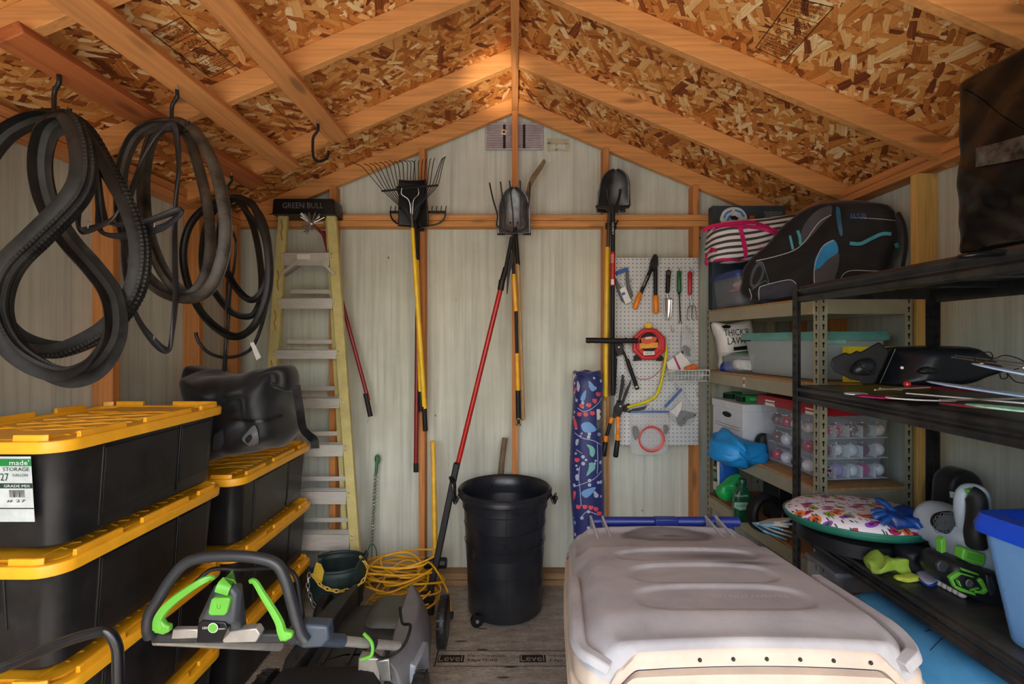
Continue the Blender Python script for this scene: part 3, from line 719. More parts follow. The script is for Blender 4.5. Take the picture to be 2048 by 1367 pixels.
# ================================================================ BLACK DRY BAG
BAG = M('bag_fabric', (19, 20, 22), .5, var=.35, bump=.35, bscale=9, sheen=.2)
t = thing('dry_bag', 'slumped black roll-top bag on the far stack of totes', 'bag', (-1.4, 2.45, .998))
m = MB(); ol = [(400, 745), (440, 750), (500, 750), (545, 738), (580, 736), (594, 770), (596, 810), (600, 850), (585, 880), (540, 900), (480, 905), (425, 920), (415, 880), (405, 800)]
m.pillow([P(x, y, 2.36)+Vector((-.02, 0, 0)) for x, y in ol], .42, p=3, nl=11, amp=.03, fr=5, seed=3, n=6)
m.v = [v+Vector((noise.noise(v*13), noise.noise(v*13+Vector((5, 0, 0)))*1.5, noise.noise(v*11+Vector((0, 7, 0)))))*.016 for v in m.v]
m.v = [Vector((max(v.x, -1.735), v.y, max(v.z, .998))) for v in m.v]
m.build('bag_body', BAG, t, sub=1, smooth=180); bb = m.bvh()
MB().pillow([P(x, y, 2.50) for x, y in [(382, 735), (400, 732), (450, 752), (470, 790), (400, 800), (378, 780)]], .18, amp=.02, seed=8).build('rolled_top', BAG, t, smooth=180)
MB().pillow([P(x, y, 2.30) for x, y in [(500, 752), (545, 732), (575, 730), (588, 745), (590, 780), (560, 775), (520, 772)]], .16, amp=.015, seed=9).build('folded_collar', BAG, t, smooth=180)
GR = M('reflective_grey', (92, 92, 94), .5)
decal('printed_emblem', [(484, 878), (492, 866), (508, 850), (515, 862), (517, 888), (508, 895), (496, 890)], bb, GR, t, smooth_pts=4, off=.012, label='grey reflective paddle emblem')
decal('emblem_gap', [(490, 879), (500, 868), (504, 876), (496, 886)], bb, BAG, t, smooth_pts=4, off=.014)
decal('side_panel', [(424, 898), (428, 868), (446, 858), (448, 884), (438, 903)], bb, M('bag_grey', (52, 53, 56), .6), t, off=.012)
line_decal('seam_tape', [(430, 836), (470, 838), (520, 842), (565, 830)], 5, bb, BLKG, t, off=.012)
MB().sweep(cr([P(592, 770, 2.2), P(600, 820, 2.2), P(606, 855, 2.16), P(618, 870, 2.12), P(628, 880, 2.1), P(630, 896, 2.1)], 5), [(-.003, -.018), (.003, -.018), (.003, .018), (-.003, .018)], ref=(0, 1, 0)).build('shoulder_strap', BLKG, t)
# ================================================================ STEPLADDER
FG = M('fibreglass_yellow', (200, 188, 122), .45, var=.1, dust=.05)
lt = thing('stepladder', 'tall yellow fibreglass stepladder with aluminium treads leaning against the back wall', 'ladder', (-1.2, 2.95, 0))
def yl(py):   # ladder front plane leans back
    return 3.01-(py-405)*.00013
def LP(px, py, d=0): return P(px, py, yl(py)+d)
lx = lambda y: 566-(y-430)*.073; rx = lambda y: 662+(y-430)*.0715
for s, fx in ((-1, lx), (1, rx)):
    a, b_ = LP(fx(425), 425), LP(fx(1125), 1125); b_.z = max(b_.z, .02)
    pr_ = [(-.006, -.026), (-.006, .026), (.006, .026), (.006, -.026)]
    m = MB(); w = .027
    # channel section: web plus two flanges
    m.bar(a, b_, .056, .006, up=(0, -1, 0)); k = Vector((s*.026, .014, 0)); m.bar(a+k, b_+k, .005, .030, up=(0, -1, 0)); k = Vector((-s*.026, .010, 0)); m.bar(a+k, b_+k, .005, .022, up=(0, -1, 0))
    m.build('front_rail', FG, lt, bevel=.0015)
    a2, b2 = LP(fx(430)+(6 if s < 0 else -6), 430, .06), LP(fx(1110)+(14 if s < 0 else -14), 1110, .10); b2.z = .02
    MB().bar(a2, b2, .03, .024, up=(0, -1, 0)).build('rear_rail', FG, lt, bevel=.002)
    MB().box(b_.x-.035, b_.x+.035, b_.y-.02, b_.y+.03, 0, .05).build('foot', BLK, lt, bevel=.004)
for i, (y0, y1) in enumerate(((505, 531), (596, 617), (699, 717), (795, 815), (888, 911), (981, 1006), (1066, 1098))):
    a = LP(lx(y0)+8, y0); b_ = LP(rx(y0)-8, y0); h = (y1-y0)/325
    st = MB(); st.box(a.x, b_.x, a.y-.012, a.y-.008, a.z-h, a.z); st.box(a.x, b_.x, a.y-.012, a.y+.062, a.z-.003, a.z); st.box(a.x, b_.x, a.y+.059, a.y+.062, a.z-.02, a.z)
    for k in range(5): st.box(a.x, b_.x, a.y-.004+k*.013, a.y+k*.013, a.z, a.z+.0025)
    so_ = st.build('tread', ALU, lt, bevel=.001)
    for sx in (a.x-.014, b_.x+.014):
        for dz in (-.010, -.034): MB().ball((sx, a.y-.005, a.z+dz), .0062, 8, 6, (1, .5, 1)).build('rivet', STEEL, so_)
    if i > 0:
        MB().box(a.x+.02, b_.x-.02, a.y+.085, a.y+.092, a.z+.035, a.z+.062).build('rear_brace', ALU, lt, bevel=.001)
for s in (-1, 1):
    a = LP(608-s*-8 if s < 0 else 642, 522, -.016); a = LP(588+8 if s < 0 else 641, 522, -.018); b_ = LP(562 if s < 0 else 669, 548, -.018)
    MB().bar(a, b_, .016, .006, up=(0, -1, 0)).build('corner_brace', ALU, lt, bevel=.001)
a = LP(600, 532, .02); b_ = LP(570, 552, .04); MB().bar(a, b_, .012, .012, up=(0, -1, 0)).build('spreader', STEEL, lt)
MB().box(LP(606, 0).x, LP(631, 0).x, LP(0, 512).y-.016, LP(0, 512).y-.012, LP(0, 519).z, LP(0, 509).z).build('rating_plate', WHT, lt)
cap = MB(); A, B_ = LP(553, 432), LP(674, 402)
cap.loft([[Vector((x, y, z)) for x, y in rr(B_.x-A.x+dx, .155, .012, 3, (A.x+B_.x)/2, 3.035)] for z, dx in ((A.z, .012), (A.z+.03, .008), (B_.z-.008, 0), (B_.z, -.012))])
cp = cap.build('top_cap', M('cap_black', (24, 23, 23), .4, var=.2), lt, bevel=.002)
text('lettering', 'GREEN BULL', (Vector(((A.x+B_.x)/2-.0, 2.951, (A.z+B_.z)/2+.004))), (1, 0, 0), (0, 0, 1), .034, M('raised_grey', (120, 118, 114), .5), cp, w=.245)
for i, y in enumerate((460, 560, 640, 740)):
    line = [LP(lx(y+dy)+dx, y+dy, -.009) for dx, dy in ((-3, -20), (1, -5), (-2, 5), (2, 20))]
    MB().tube(line, .002, 5).build('paint_drip', M('rust_paint', (150, 78, 30), .6), lt)
# ================================================================ LAWN MOWER
MG = M('mower_grey', (112, 114, 118), .42, var=.1, dust=.1); MD = M('mower_dark', (40, 41, 43), .45, var=.2, dust=.12); MGB = M('mower_blue_grey', (150, 160, 172), .38, var=.06)
LIME = M('lime_green', (100, 178, 60), .38, var=.06)
mw = thing('lawn_mower', 'cordless grey and black lawn mower with lime green handle levers beside the totes', 'lawn mower', (-.68, 2.2, 0))
# deck
dk = MB(); cx, cy = -.67, 2.15
def dl(w, d, r, z, ox=0, oy=0): return [Vector((x, y, z)) for x, y in rr(w, d, r, 6, cx+ox, cy+oy)]
dk.loft([dl(.50, .74, .14, .06), dl(.51, .75, .15, .09), dl(.50, .73, .16, .19), dl(.44, .66, .17, .225), dl(.36, .50, .14, .24, 0, .03), dl(.1, .2, .05, .245, 0, .05)])
dk.build('deck', MD, mw, sub=1)
sk = MB(); 
for s in (1, -1):
    k = s
    pts = [(cx+k*.235, 1.90), (cx+k*.285, 1.98), (cx+k*.29, 2.18), (cx+k*.27, 2.36), (cx+k*.20, 2.52), (cx+k*.13, 2.50), (cx+k*.15, 2.1), (cx+k*.17, 1.92)]
    MB().loft([[Vector((x, y, z))+(Vector((-k*.06*(i/3)**2, 0, 0)) if j < 5 else Vector()) for j, (x, y) in enumerate(pts)] for i, z in enumerate((.12, .20, .27, .31))]).build('side_shroud', MG if s > 0 else MD, mw, bevel=.012, segs=3)
# pale blue side facet, motor hood and battery hatch
MB().loft([[Vector(p) for p in ((cx+.292, 1.93, .10), (cx+.298, 2.14, .10), (cx+.292, 2.14, .24), (cx+.275, 1.95, .26))], [Vector(p) for p in ((cx+.25, 1.93, .10), (cx+.25, 2.14, .10), (cx+.25, 2.14, .25), (cx+.25, 1.95, .27))]]).build('side_facet', MGB, mw, bevel=.006)
MB().loft([[Vector((x, y, z)) for x, y in rr(w, d, .06, 5, cx+.09, 2.36)] for w, d, z in ((.26, .26, .22), (.25, .25, .25), (.21, .21, .275), (.15, .15, .28))]).build('motor_hood', M('hood_olive', (66, 70, 62), .5, dust=.15), mw, smooth=60)
MB().loft([[Vector((x, y, z)) for x, y in rr(w, d, .03, 4, cx+.02, 2.02)] for w, d, z in ((.36, .24, .24), (.35, .23, .268), (.30, .17, .27), (.29, .16, .262), (.1, .05, .262))]).build('battery_hatch', MD, mw)
for i in range(3): MB().bar((cx-.1+.1*i, 1.955, .266), (cx-.1+.1*i, 2.09, .268), .012, .01).build('hatch_rib', MD, mw)
def wheel(x, y, r, w, s):
    prof = [(r*.35, -w/2), (r*.8, -w/2), (r*.96, -w*.42), (r, -w*.2), (r, w*.2), (r*.96, w*.42), (r*.8, w/2), (r*.35, w/2)]
    o = MB().lathe(prof, (x, y, r), 28, (1, 0, 0)).build('wheel', BLK, mw)
    MB().lathe([(.001, 0), (r*.5, .004), (r*.72, .0), (r*.74, -.01)], (x+s*w*.45, y, r), 20, (s, 0, 0)).build('hub_cap', M('hub_grey', (60, 62, 66), .35), o)
    tr = MB()
    for i in range(24):
        a = 2*math.pi*i/24; c = Vector((x, y+math.cos(a)*r, r+math.sin(a)*r)); tr.bar(c+Vector((-w*.4, 0, 0)), c+Vector((w*.4, 0, 0)), .008, .006, up=(0, math.cos(a), math.sin(a)))
    tr.build('tread', BLK, o, kind='stuff')
wheel(cx+.305, 2.50, .125, .045, 1); wheel(cx-.305, 2.50, .125, .045, -1); wheel(cx+.30, 1.88, .135, .05, 1); wheel(cx-.30, 1.88, .135, .05, -1)
# grass bag
MB().loft([[Vector((x, y, z)) for x, y in rr(w, d, .05, 4, cx-.02, oy)] for w, d, z, oy in ((.40, .42, .05, 1.60), (.42, .48, .20, 1.60), (.40, .46, .33, 1.62), (.32, .36, .36, 1.63))]).build('grass_bag', M('bag_mesh', (22, 20, 20), .8, bump=.4), mw, sub=1)
# silver mount and telescoping rails
for s in (1,):
    b0 = P(742, 1312, 1.86) if s > 0 else P(590, 1312, 1.86)
    x = b0.x
    MB().loft([[Vector((x-.075, 1.80, .10)), Vector((x+.05, 1.80, .10)), Vector((x+.05, 1.86, .10)), Vector((x-.075, 1.86, .10))],
               [Vector((x-.03, 1.79, .30)), Vector((x+.05, 1.79, .30)), Vector((x+.05, 1.87, .30)), Vector((x-.03, 1.87, .30))],
               [Vector((x-.03, 1.80, .39)), Vector((x+.055, 1.80, .39)), Vector((x+.055, 1.86, .39)), Vector((x-.03, 1.86, .39))]]).build('handle_bracket', M('bracket_silver', (158, 154, 146), .4, metal=.5, dust=.2), mw, bevel=.006)
    MB().slab([(752+(0 if s > 0 else -152), 1322), (778+(0 if s > 0 else -152), 1318), (782+(0 if s > 0 else -152), 1362), (762+(0 if s > 0 else -152), 1362)], 1.785, .012).build('bracket_latch', STEEL, mw, bevel=.003)
RT = M('rail_silver', (186, 182, 176), .33, metal=.55)
A1, A2 = P(585, 1272, 1.50), P(805, 1292, 1.88)
MB().tube([A1, A1.lerp(A2, .40)], .021, 14).build('rail_sleeve', M('sleeve_slate', (58, 68, 80), .4), mw)
MB().tube([A1.lerp(A2, .33), A1.lerp(A2, .95)], .0165, 14).build('telescoping_rail', RT, mw)
MB().lathe([(.022, 0), (.026, .005), (.026, .03), (.022, .035)], A1.lerp(A2, .62), 14, A2-A1).build('rail_collar', MD, mw)
MB().tube(cr([A1.lerp(A2, .60)+Vector((0, -.005, .036)), A1.lerp(A2, .62)+Vector((.028, -.03, .02)), A1.lerp(A2, .62)+Vector((.028, -.035, -.02)), A1.lerp(A2, .59)+Vector((.0, -.02, -.045))], 5), .006, 8).build('quick_release', LIME, mw)
MB().tube(cr([A1.lerp(A2, .68)+Vector((0, 0, -.03)), A1.lerp(A2, .8)+Vector((0, 0, -.05)), A1.lerp(A2, .95)+Vector((.02, 0, .0)), A2+Vector((.02, .05, .05)), P(805, 1245, 2.0), P(800, 1215, 2.1)], 6), .006, 8).build('cable', BLK, mw)
B1, B2 = P(312, 1278, 1.50), P(560, 1292, 1.88)
MB().tube([B1, B2], .0165, 12).build('telescoping_rail', RT, mw)
# loop bar
HG = M('foam_grip', (44, 46, 50), .38, var=.12, bump=.1)
loop = [P(x, y, Y) for x, y, Y in ((612, 1282, 1.47), (600, 1262, 1.47), (584, 1205, 1.47), (571, 1160, 1.47), (553, 1128, 1.47), (515, 1115, 1.47), (455, 1111, 1.47), (402, 1115, 1.47), (368, 1128, 1.47), (340, 1160, 1.47), (318, 1196, 1.47), (300, 1225, 1.47), (295, 1255, 1.47), (300, 1272, 1.48))]
MB().tube(cr(loop, 7), .0165, 14).build('loop_bar', HG, mw)
MB().tube(cr([P(602, 1290, 1.53), P(606, 1245, 1.54), P(600, 1195, 1.55), P(590, 1150, 1.56), P(560, 1135, 1.57), P(480, 1138, 1.58), P(425, 1138, 1.57), P(390, 1165, 1.55)], 6), .007, 9).build('bail_bar', BLK, mw)
ca, cb = P(306, 1272, 1.50), P(610, 1272, 1.50)
MB().bar(ca, cb, .03, .026, up=(0, -1, 0)).build('cross_bar', MD, mw, bevel=.006)
MB().slab([(345, 1258), (395, 1258), (395, 1276), (342, 1278)], 1.475, .02).build('silver_plate', RT, mw, bevel=.003)
MB().slab([(452, 1262), (512, 1256), (520, 1268), (512, 1284), (446, 1286), (444, 1278)], 1.465, .03).build('silver_plate', RT, mw, bevel=.003)
MB().slab([(595, 1248), (655, 1252), (658, 1280), (645, 1296), (605, 1298), (588, 1285)], 1.48, .05).build('rail_socket', M('sleeve_slate', (58, 68, 80), .4), mw, bevel=.008)
con = MB(); con.loft([[P(x, y, Y) for x, y in pts] for pts, Y in (([(398, 1236), (446, 1165), (486, 1165), (494, 1250), (485, 1278), (398, 1278)], 1.50), ([(398, 1238), (430, 1168), (470, 1165), (484, 1180), (478, 1250), (396, 1258)], 1.45), ([(408, 1235), (434, 1185), (462, 1176), (470, 1190), (465, 1245), (405, 1248)], 1.43))])
con.build('control_housing', M('console_slate', (66, 70, 76), .4), mw, bevel=.006)
MB().slab([(395, 1248), (405, 1240), (450, 1244), (455, 1256), (442, 1284), (393, 1284)], 1.425, .04).build('control_panel', BLKG, mw, bevel=.003)
MB().slab([(421, 1199), (428, 1195), (456, 1195), (460, 1199), (453, 1226), (448, 1231), (420, 1231), (415, 1226)], 1.415, .02).build('start_button', LIME, mw, bevel=.004, segs=3)
text('button_mark', 'U', P(437, 1213, 1.4135), (1, 0, -.05), (0, 0, 1), .013, M('lime_dark', (60, 150, 30), .4), mw)
MB().sweep(cr([P(467, 1152, 1.50), P(462, 1162, 1.46), P(452, 1166, 1.435), P(446, 1176, 1.425), P(443, 1186, 1.425)], 4), [(-.003, -.020), (.003, -.020), (.003, .020), (-.003, .020)], ref=(0, 1, 0)).build('bail_lock', LIME, mw, bevel=.002)
MB().lathe([(.0001, .003), (.012, .003), (.014, 0)], P(426, 1255, 1.4215), 22, (0, -1, 0)).build('led_button', LIME, mw)
MB().tube([P(426, 1255, 1.4195)+Vector((.0135*math.cos(a*math.pi/10), 0, .0135*math.sin(a*math.pi/10))) for a in range(20)], .0012, 6, True).build('button_ring', INKW, mw)
text('lettering', 'LED', P(410, 1255, 1.4235), (1, 0, 0), (0, 0, 1), .0062, INKW, mw); text('lettering', 'GRAVITY', P(443.5, 1257, 1.4235), (1, 0, 0), (0, 0, 1), .004, INKW, mw, w=.021)
def lever(pts, wd): 
    path = cr([P(x, y, Y) for x, y, Y in pts], 6)
    MB().sweep(path, [(-.004, -wd), (.004, -wd*.8), (.006, 0), (.004, wd*.8), (-.004, wd), (-.002, 0)], ref=(0, -1, 0), radii=[.7+.7*(i/len(path)) for i in range(len(path))]).build('drive_lever', LIME, mw, smooth=60)
lever([(427, 1157, 1.46), (418, 1156, 1.45), (400, 1164, 1.44), (372, 1182, 1.44), (345, 1202, 1.44), (325, 1222, 1.44), (316, 1240, 1.44), (316, 1258, 1.44)], .0115)
lever([(500, 1162, 1.46), (510, 1164, 1.45), (526, 1190, 1.44), (545, 1220, 1.44), (558, 1244, 1.44), (563, 1262, 1.44), (570, 1276, 1.44)], .0105)
MB().slab([(306, 1246), (322, 1240), (328, 1250), (338, 1252), (338, 1264), (325, 1270), (306, 1266)], 1.435, .02).build('lever_pivot', LIME, mw, bevel=.005)
MB().slab([(555, 1256), (568, 1262), (584, 1266), (584, 1276), (570, 1284), (556, 1280)], 1.435, .02).build('lever_pivot', LIME, mw, bevel=.005)
# ================================================================ NEAR HANDLE, CORD, SWING
t = thing('cart_handle', 'bent black tubular cart handle rising at the bottom left corner', 'cart', P(236, 1367, 1.10)*1)
t.location.z = 0
hp = [P(236, 1400, 1.06), P(236, 1320, 1.06), P(233, 1290, 1.06), P(220, 1266, 1.06), P(200, 1262, 1.06), P(120, 1286, 1.06), P(0, 1336, 1.06), P(-90, 1372, 1.06)]
low = [Vector((hp[0].x, 1.06, .02)), Vector((hp[0].x, 1.06, .4))]
MB().tube(low+cr(hp, 6)+[Vector((hp[-1].x-.03, 1.06, .4)), Vector((hp[-1].x-.03, 1.06, .02))], .0115, 12).build('handle_tube', BLKG, t)
MB().box(hp[-1].x-.06, hp[0].x+.03, .92, 1.10, 0, .03).build('cart_base', BLKM, t, bevel=.006)
t = thing('extension_cord', 'yellow extension cord piled in loose coils behind the lawn mower', 'cord', (-.66, 2.86, 0))
path = []; rc = random.Random(3); ph = 0
CC = Vector((-.66, 2.84, .0))
for k in range(15*14):
    a = 2*math.pi*k/14; lp = k/14
    rx_ = .17+.07*math.sin(lp*2.3)+.004*rc.random(); ry_ = .13+.05*math.sin(lp*1.7+1)
    z = .01+.017*lp+.03*math.sin(a+lp*1.9)+.03+.006*rc.random()
    path.append(CC+Vector((rx_*math.cos(a)+.03*math.sin(lp*3.1), ry_*math.sin(a)+.02*math.cos(lp*2.7), max(.008, z))))
path.append(CC+Vector((.27, -.02, .12))); path.append(CC+Vector((.30, -.08, .01)))
MB().tube(cr(path, 4), .0058, 7).build('cable', M('cord_yellow', (224, 166, 30), .45, var=.12), t)
p = path[-1]; MB().box(p.x-.014, p.x+.014, p.y-.03, p.y+.012, .002, .028).build('plug', M('plug_dark', (30, 30, 30), .5), t, bevel=.005)
t = thing('bucket_swing', 'dark green bucket swing seat with yellow chain in front of the ladder', 'swing', P(675, 1200, 2.68))
SWG = M('swing_green', (26, 44, 44), .5, var=.3, dust=.08)
c = P(676, 1170, 2.70); sw = MB(); n = 28
def swf(u, v):
    a = math.radians(-60+300*u); r = .155-.05*v*v; z = c.z+.13-.30*v
    if .38 < u < .62: z += .03
    return Vector((c.x+r*math.sin(a), c.y+r*.85*math.cos(a)-.0, z))
sw.grid(swf, 32, 8); sw.build('seat_shell', SWG, t, solid=.008)
MB().lathe([(.001, 0), (.10, .005), (.105, .02)], (c.x, c.y, c.z-.175), 24).build('seat_base', SWG, t, solid=.008)
MB().tube([swf(i/32, 0) for i in range(33)], .009, 8).build('rim_bead', SWG, t)
for px, py in ((640, 1150), (684, 1168)):
    MB().slab([(px-16, py), (px-8, py-26), (px+2, py-22), (px+8, py-8), (px+4, py+14), (px-8, py+10)], 2.555 if px < 660 else 2.70, .008).build('hinge_plate', M('swing_mustard', (190, 160, 40), .5), t, bevel=.003)
def chain(pts, r, m, name, per=.024):
    path = cr(pts, 12); L = [0]
    for i in range(1, len(path)): L.append(L[-1]+(path[i]-path[i-1]).length)
    n = int(L[-1]/per); lk = None
    for k in range(n+1):
        d = k*per; i = max(j for j in range(len(L)) if L[j] <= d+1e-9); i = min(i, len(path)-2)
        p = path[i].lerp(path[i+1], (d-L[i])/max(1e-6, L[i+1]-L[i])); tt = (path[i+1]-path[i]).normalized()
        s = Vector((0, 1, 0)) if k % 2 else Vector((0, 0, 1)); s = (s-tt*s.dot(tt)).normalized()
        q = [p+tt*(.017*math.cos(a))+s*(.0085*math.sin(a)) for a in [2*math.pi*j/10 for j in range(10)]]
        MB().tube(q, r, 6, True).build(name, m, t)
chain([P(628, 1152, 2.55), P(645, 1172, 2.54), P(672, 1181, 2.54), P(700, 1178, 2.55), P(725, 1162, 2.58), P(735, 1135, 2.62), P(720, 1112, 2.68)], .0034, M('chain_yellow', (204, 172, 70), .4), 'chain_link')
chain([P(618, 1150, 2.5), P(616, 1172, 2.5), P(622, 1195, 2.5), P(630, 1212, 2.5), P(636, 1222, 2.5)], .0024, STEEL, 'steel_link', .026)
# ================================================================ BACK WALL TOOLS
BG = M('grip_black', (24, 24, 25), .55, var=.2)
HB = M('shovel_black', (36, 36, 37), .4, metal=.5, var=.3, dust=.12)
def pole(name, a, b, r, m, par, n=12): return MB().tube([P(*a), P(*b)], r, n).build(name, m, par, smooth=60)
def blade(par, cx_, top, bot, wtop, wmid, wbot, Y, m, name='blade', round_=1.0, depth=.05, dish=.035, tip=.5):
    """shovel blade hanging point up; px coordinates of tip and shoulders"""
    def fn(u, v):   # v 0 bottom(shoulder) .. 1 tip
        py = bot+(top-bot)*v
        w = (wbot+(wmid-wbot)*min(1, v/.5)) if v < .5 else wmid*max(0.02, (1-((v-.5)/.5)**(1.2+tip*2)))**tip
        px = cx_+(u-.5)*w
        y = Y-depth*v+dish*(1-(2*u-1)**2)*(.3+.7*math.sin(math.pi*min(1, v*.8+.1)))
        return P(px, py, Y)+Vector((0, y-Y, 0))
    mb = MB().grid(fn, 16, 22)
    return mb.build(name, m, par, solid=.0025, smooth=60)
# rack hooks: simple utility hooks on the plate
def holder(px, py, label):
    p = P(px, py, 3.10); t = thing('tool_holder', label, 'hook', p, group='tool holders on the wall plate')
    MB().box(p.x-.035, p.x+.035, 3.094, 3.108, p.z-.02, p.z+.02).build('backing_plate', BLKM, t, bevel=.003)
    for s in (-1, 1): MB().tube([p+Vector((s*.022, -.004, 0)), p+Vector((s*.022, -.06, 0)), p+Vector((s*.022, -.10, .012))], .005, 8).build('prong', BLKM, t)
holder(838, 456, 'black double-prong holder on the wall plate behind the leaf rake')
holder(1028, 456, 'black double-prong holder on the wall plate behind the garden fork')
holder(1222, 452, 'black double-prong holder on the wall plate behind the right-hand shovels')
# leaf rake
t = thing('leaf_rake', 'fan-shaped leaf rake with black wire tines and yellow handle hanging at the left', 'rake', P(838, 640, 2.96))
tops = [(711, 328), (728, 328), (739, 327), (748, 326), (759, 324), (769, 323), (778, 321), (788, 322), (798, 321), (808, 321), (815, 321), (822, 321), (830, 320), (838, 321), (846, 319), (853, 318), (862, 317), (870, 316), (877, 316), (886, 314), (892, 313)]
n = len(tops)
for i, (tx, ty) in enumerate(tops):
    f = i/(n-1); bx = 765+(875-765)*f; by = 380-9*f; cxp = 812+16*f; cyp = 425
    if i > 17: tx = 886+(i-18)*3
    k1 = (tx*.86+bx*.14+(6 if f < .6 else -1), ty*.9+by*.1)
    pts = [P(tx, ty, 2.82), P(k1[0], k1[1], 2.86), P(k1[0]*.5+bx*.5, k1[1]*.5+by*.5, 2.90), P(bx, by, 2.92), P((bx+cxp)/2, (by+cyp)/2, 2.935), P(cxp, cyp, 2.95), P(824+(f-.5)*5, 452, 2.96)]
    MB().tube(cr(pts, 3), .0024, 6).build('tine', BG, t)
MB().bar(P(763, 382, 2.915), P(877, 370, 2.915), .012, .010).build('cross_brace', BG, t, bevel=.002)
MB().slab([(792, 372), (850, 368), (838, 425), (832, 440), (816, 440), (806, 420)], 2.955, .006).build('head_plate', BG, t, bevel=.002)
for s in (-1, 1):
    MB().tube(cr([P(820+s*16, 376, 2.90), P(820+s*17, 388, 2.905), P(822+s*6, 398, 2.92), P(823+s*2.5, 412, 2.93), P(823+s*1.5, 440, 2.95)], 4), .0028, 7).build('brace_wire', STEEL, t)
pole('socket', (822, 405, 2.945), (825, 460, 2.945), .009, M('socket_grey', (120, 116, 110), .35, metal=.7), t)
pole('handle', (825, 456, 2.945), (829, 522, 2.95), .0115, YPL, t); pole('handle', (829, 518, 2.95), (849, 816, 3.03), .0145, YPL, t)
pole('grip', (848, 812, 3.03), (851, 861, 3.045), .0155, BG, t)
# square shovel behind it
t = thing('square_shovel', 'black square-mouth shovel with yellow handle hanging behind the leaf rake', 'shovel', P(838, 640, 3.05))
def sq(u, v):
    w = 54+8*(1-v); px = 824+3+(u-.5)*w; py = 452-(452-362)*v
    return P(px, py, 3.03)+Vector((0, .02*(1-(2*u-1)**2)-.03*v, 0))
MB().grid(sq, 14, 14).build('blade', HB, t, solid=.0025)
pole('socket', (830, 440, 3.02), (835, 520, 3.03), .014, HB, t); pole('handle', (833, 505, 3.03), (841, 784, 3.06), .0145, YPL, t)
pole('grip', (841, 782, 3.06), (842, 822, 3.065), .0155, BG, t)
# bow rake
t = thing('bow_rake', 'bow rake with short upturned teeth and long red handle behind the leaf rake', 'rake', P(832, 700, 3.07))
for s in (-1, 1):
    c_ = 836; pts = [P(c_, 458, 3.06), P(c_+s*18, 452, 3.06), P(c_+s*38, 448, 3.06), P(c_+s*50, 440, 3.06), P(c_+s*55, 428, 3.055), P(c_+s*50, 424, 3.05)]
    MB().tube(cr(pts, 4), .005, 8).build('bow', HB, t)
MB().bar(P(779, 424, 3.05), P(892, 424, 3.05), .008, .016).build('rake_bar', HB, t, bevel=.002)
for i in range(13):
    x = 781+i*9.2
    MB().tube([P(x, 424, 3.05), P(x, 418, 3.02), P(x+1, 412, 2.99)], .003, 6).build('tooth', HB, t)
pole('ferrule', (836, 456, 3.06), (836, 520, 3.07), .012, HB, t); pole('handle', (836, 510, 3.07), (832, 928, 3.085), .0145, M('red_handle_dark', (130, 26, 22), .35), t)
pole('end_cap', (832, 925, 3.085), (832, 943, 3.085), .016, BG, t)
# garden fork
t = thing('garden_fork', 'black garden fork with five long tines and a yellow-banded handle in the centre', 'fork', P(1034, 650, 2.95))
for (x0, y0), bx in zip(((979, 365), (1001, 363), (1019, 361), (1040, 361), (1060, 363)), (995, 1010, 1026, 1041, 1054)):
    MB().tube(cr([P(x0, y0, 2.82), P(x0*.6+bx*.4+1, 400, 2.87), P(bx, 430, 2.90), P(bx, 455, 2.915), P(1026, 468, 2.93)], 4), .0045, 7, radii=None).build('tine', HB, t)
MB().tube(cr([P(994, 452, 2.915), P(1008, 462, 2.92), P(1026, 466, 2.925), P(1042, 462, 2.92), P(1056, 452, 2.915)], 4), .007, 8).build('head', HB, t)
pole('shaft', (1026, 466, 2.93), (1027, 552, 2.95), .009, HB, t); pole('handle_sleeve', (1027, 548, 2.95), (1032, 622, 2.96), .0135, M('amber_sleeve', (238, 172, 40), .38), t)
pole('shaft', (1032, 620, 2.96), (1034, 708, 2.97), .010, BG, t); pole('handle_sleeve', (1034, 706, 2.97), (1036, 782, 2.98), .0135, _m['amber_sleeve'], t)
pole('grip', (1036, 780, 2.98), (1037, 850, 2.99), .0155, BG, t)
MB().tube([P(1037+4*math.cos(a), 843+7*math.sin(a), 2.972) for a in [k*math.pi/6 for k in range(12)]], .0018, 6, True).build('hanging_eye', M('brass', (180, 150, 80), .35, metal=.7), t)
# round shovels (centre)
SHL = M('steel_blade', (104, 104, 104), .34, metal=.75, var=.4, dust=.15)
t = thing('round_shovel', 'round-point shovel with worn steel blade and wooden handle behind the fork', 'shovel', P(1040, 650, 3.04))
blade(t, 1028, 378, 468, 10, 64, 68, 2.99, SHL, tip=.55)
for s in (-1, 1): MB().bar(P(1028+s*18, 469, 2.99), P(1028+s*34, 469, 2.99), .012, .006).build('foot_step', HB, t, bevel=.001)
pole('socket', (1030, 455, 3.0), (1036, 530, 3.01), .014, HB, t); pole('handle', (1035, 528, 3.01), (1046, 836, 3.05), .0150, WH, t)
MB().ball(P(1046, 836, 3.05), .015, 10, 7).build('handle_end', WH, t)
t = thing('hand_sickle', 'thin curved tan hand sickle leaning up from behind the centre shovel', 'sickle', P(1070, 360, 3.08))
MB().slab([(1088, 317), (1092, 322), (1084, 338), (1070, 358), (1063, 372), (1058, 396), (1050, 394), (1056, 366), (1063, 350), (1078, 330)], 3.06, .012).build('blade', M('tan_worn', (120, 98, 66), .6, var=.3), t, bevel=.003)
t = thing('tree_pruner', 'long red pole pruner with black head slanting from the fork to the floor', 'pruner', P(960, 760, 2.9))
pole('pruner_head', (1024, 474, 2.90), (1011, 540, 2.90), .012, BG, t)
MB().slab([(1018, 520), (1024, 500), (1028, 520), (1020, 545), (1015, 588), (1013, 587), (1014, 545)], 2.885, .006).build('pruner_hook', BG, t, bevel=.001)
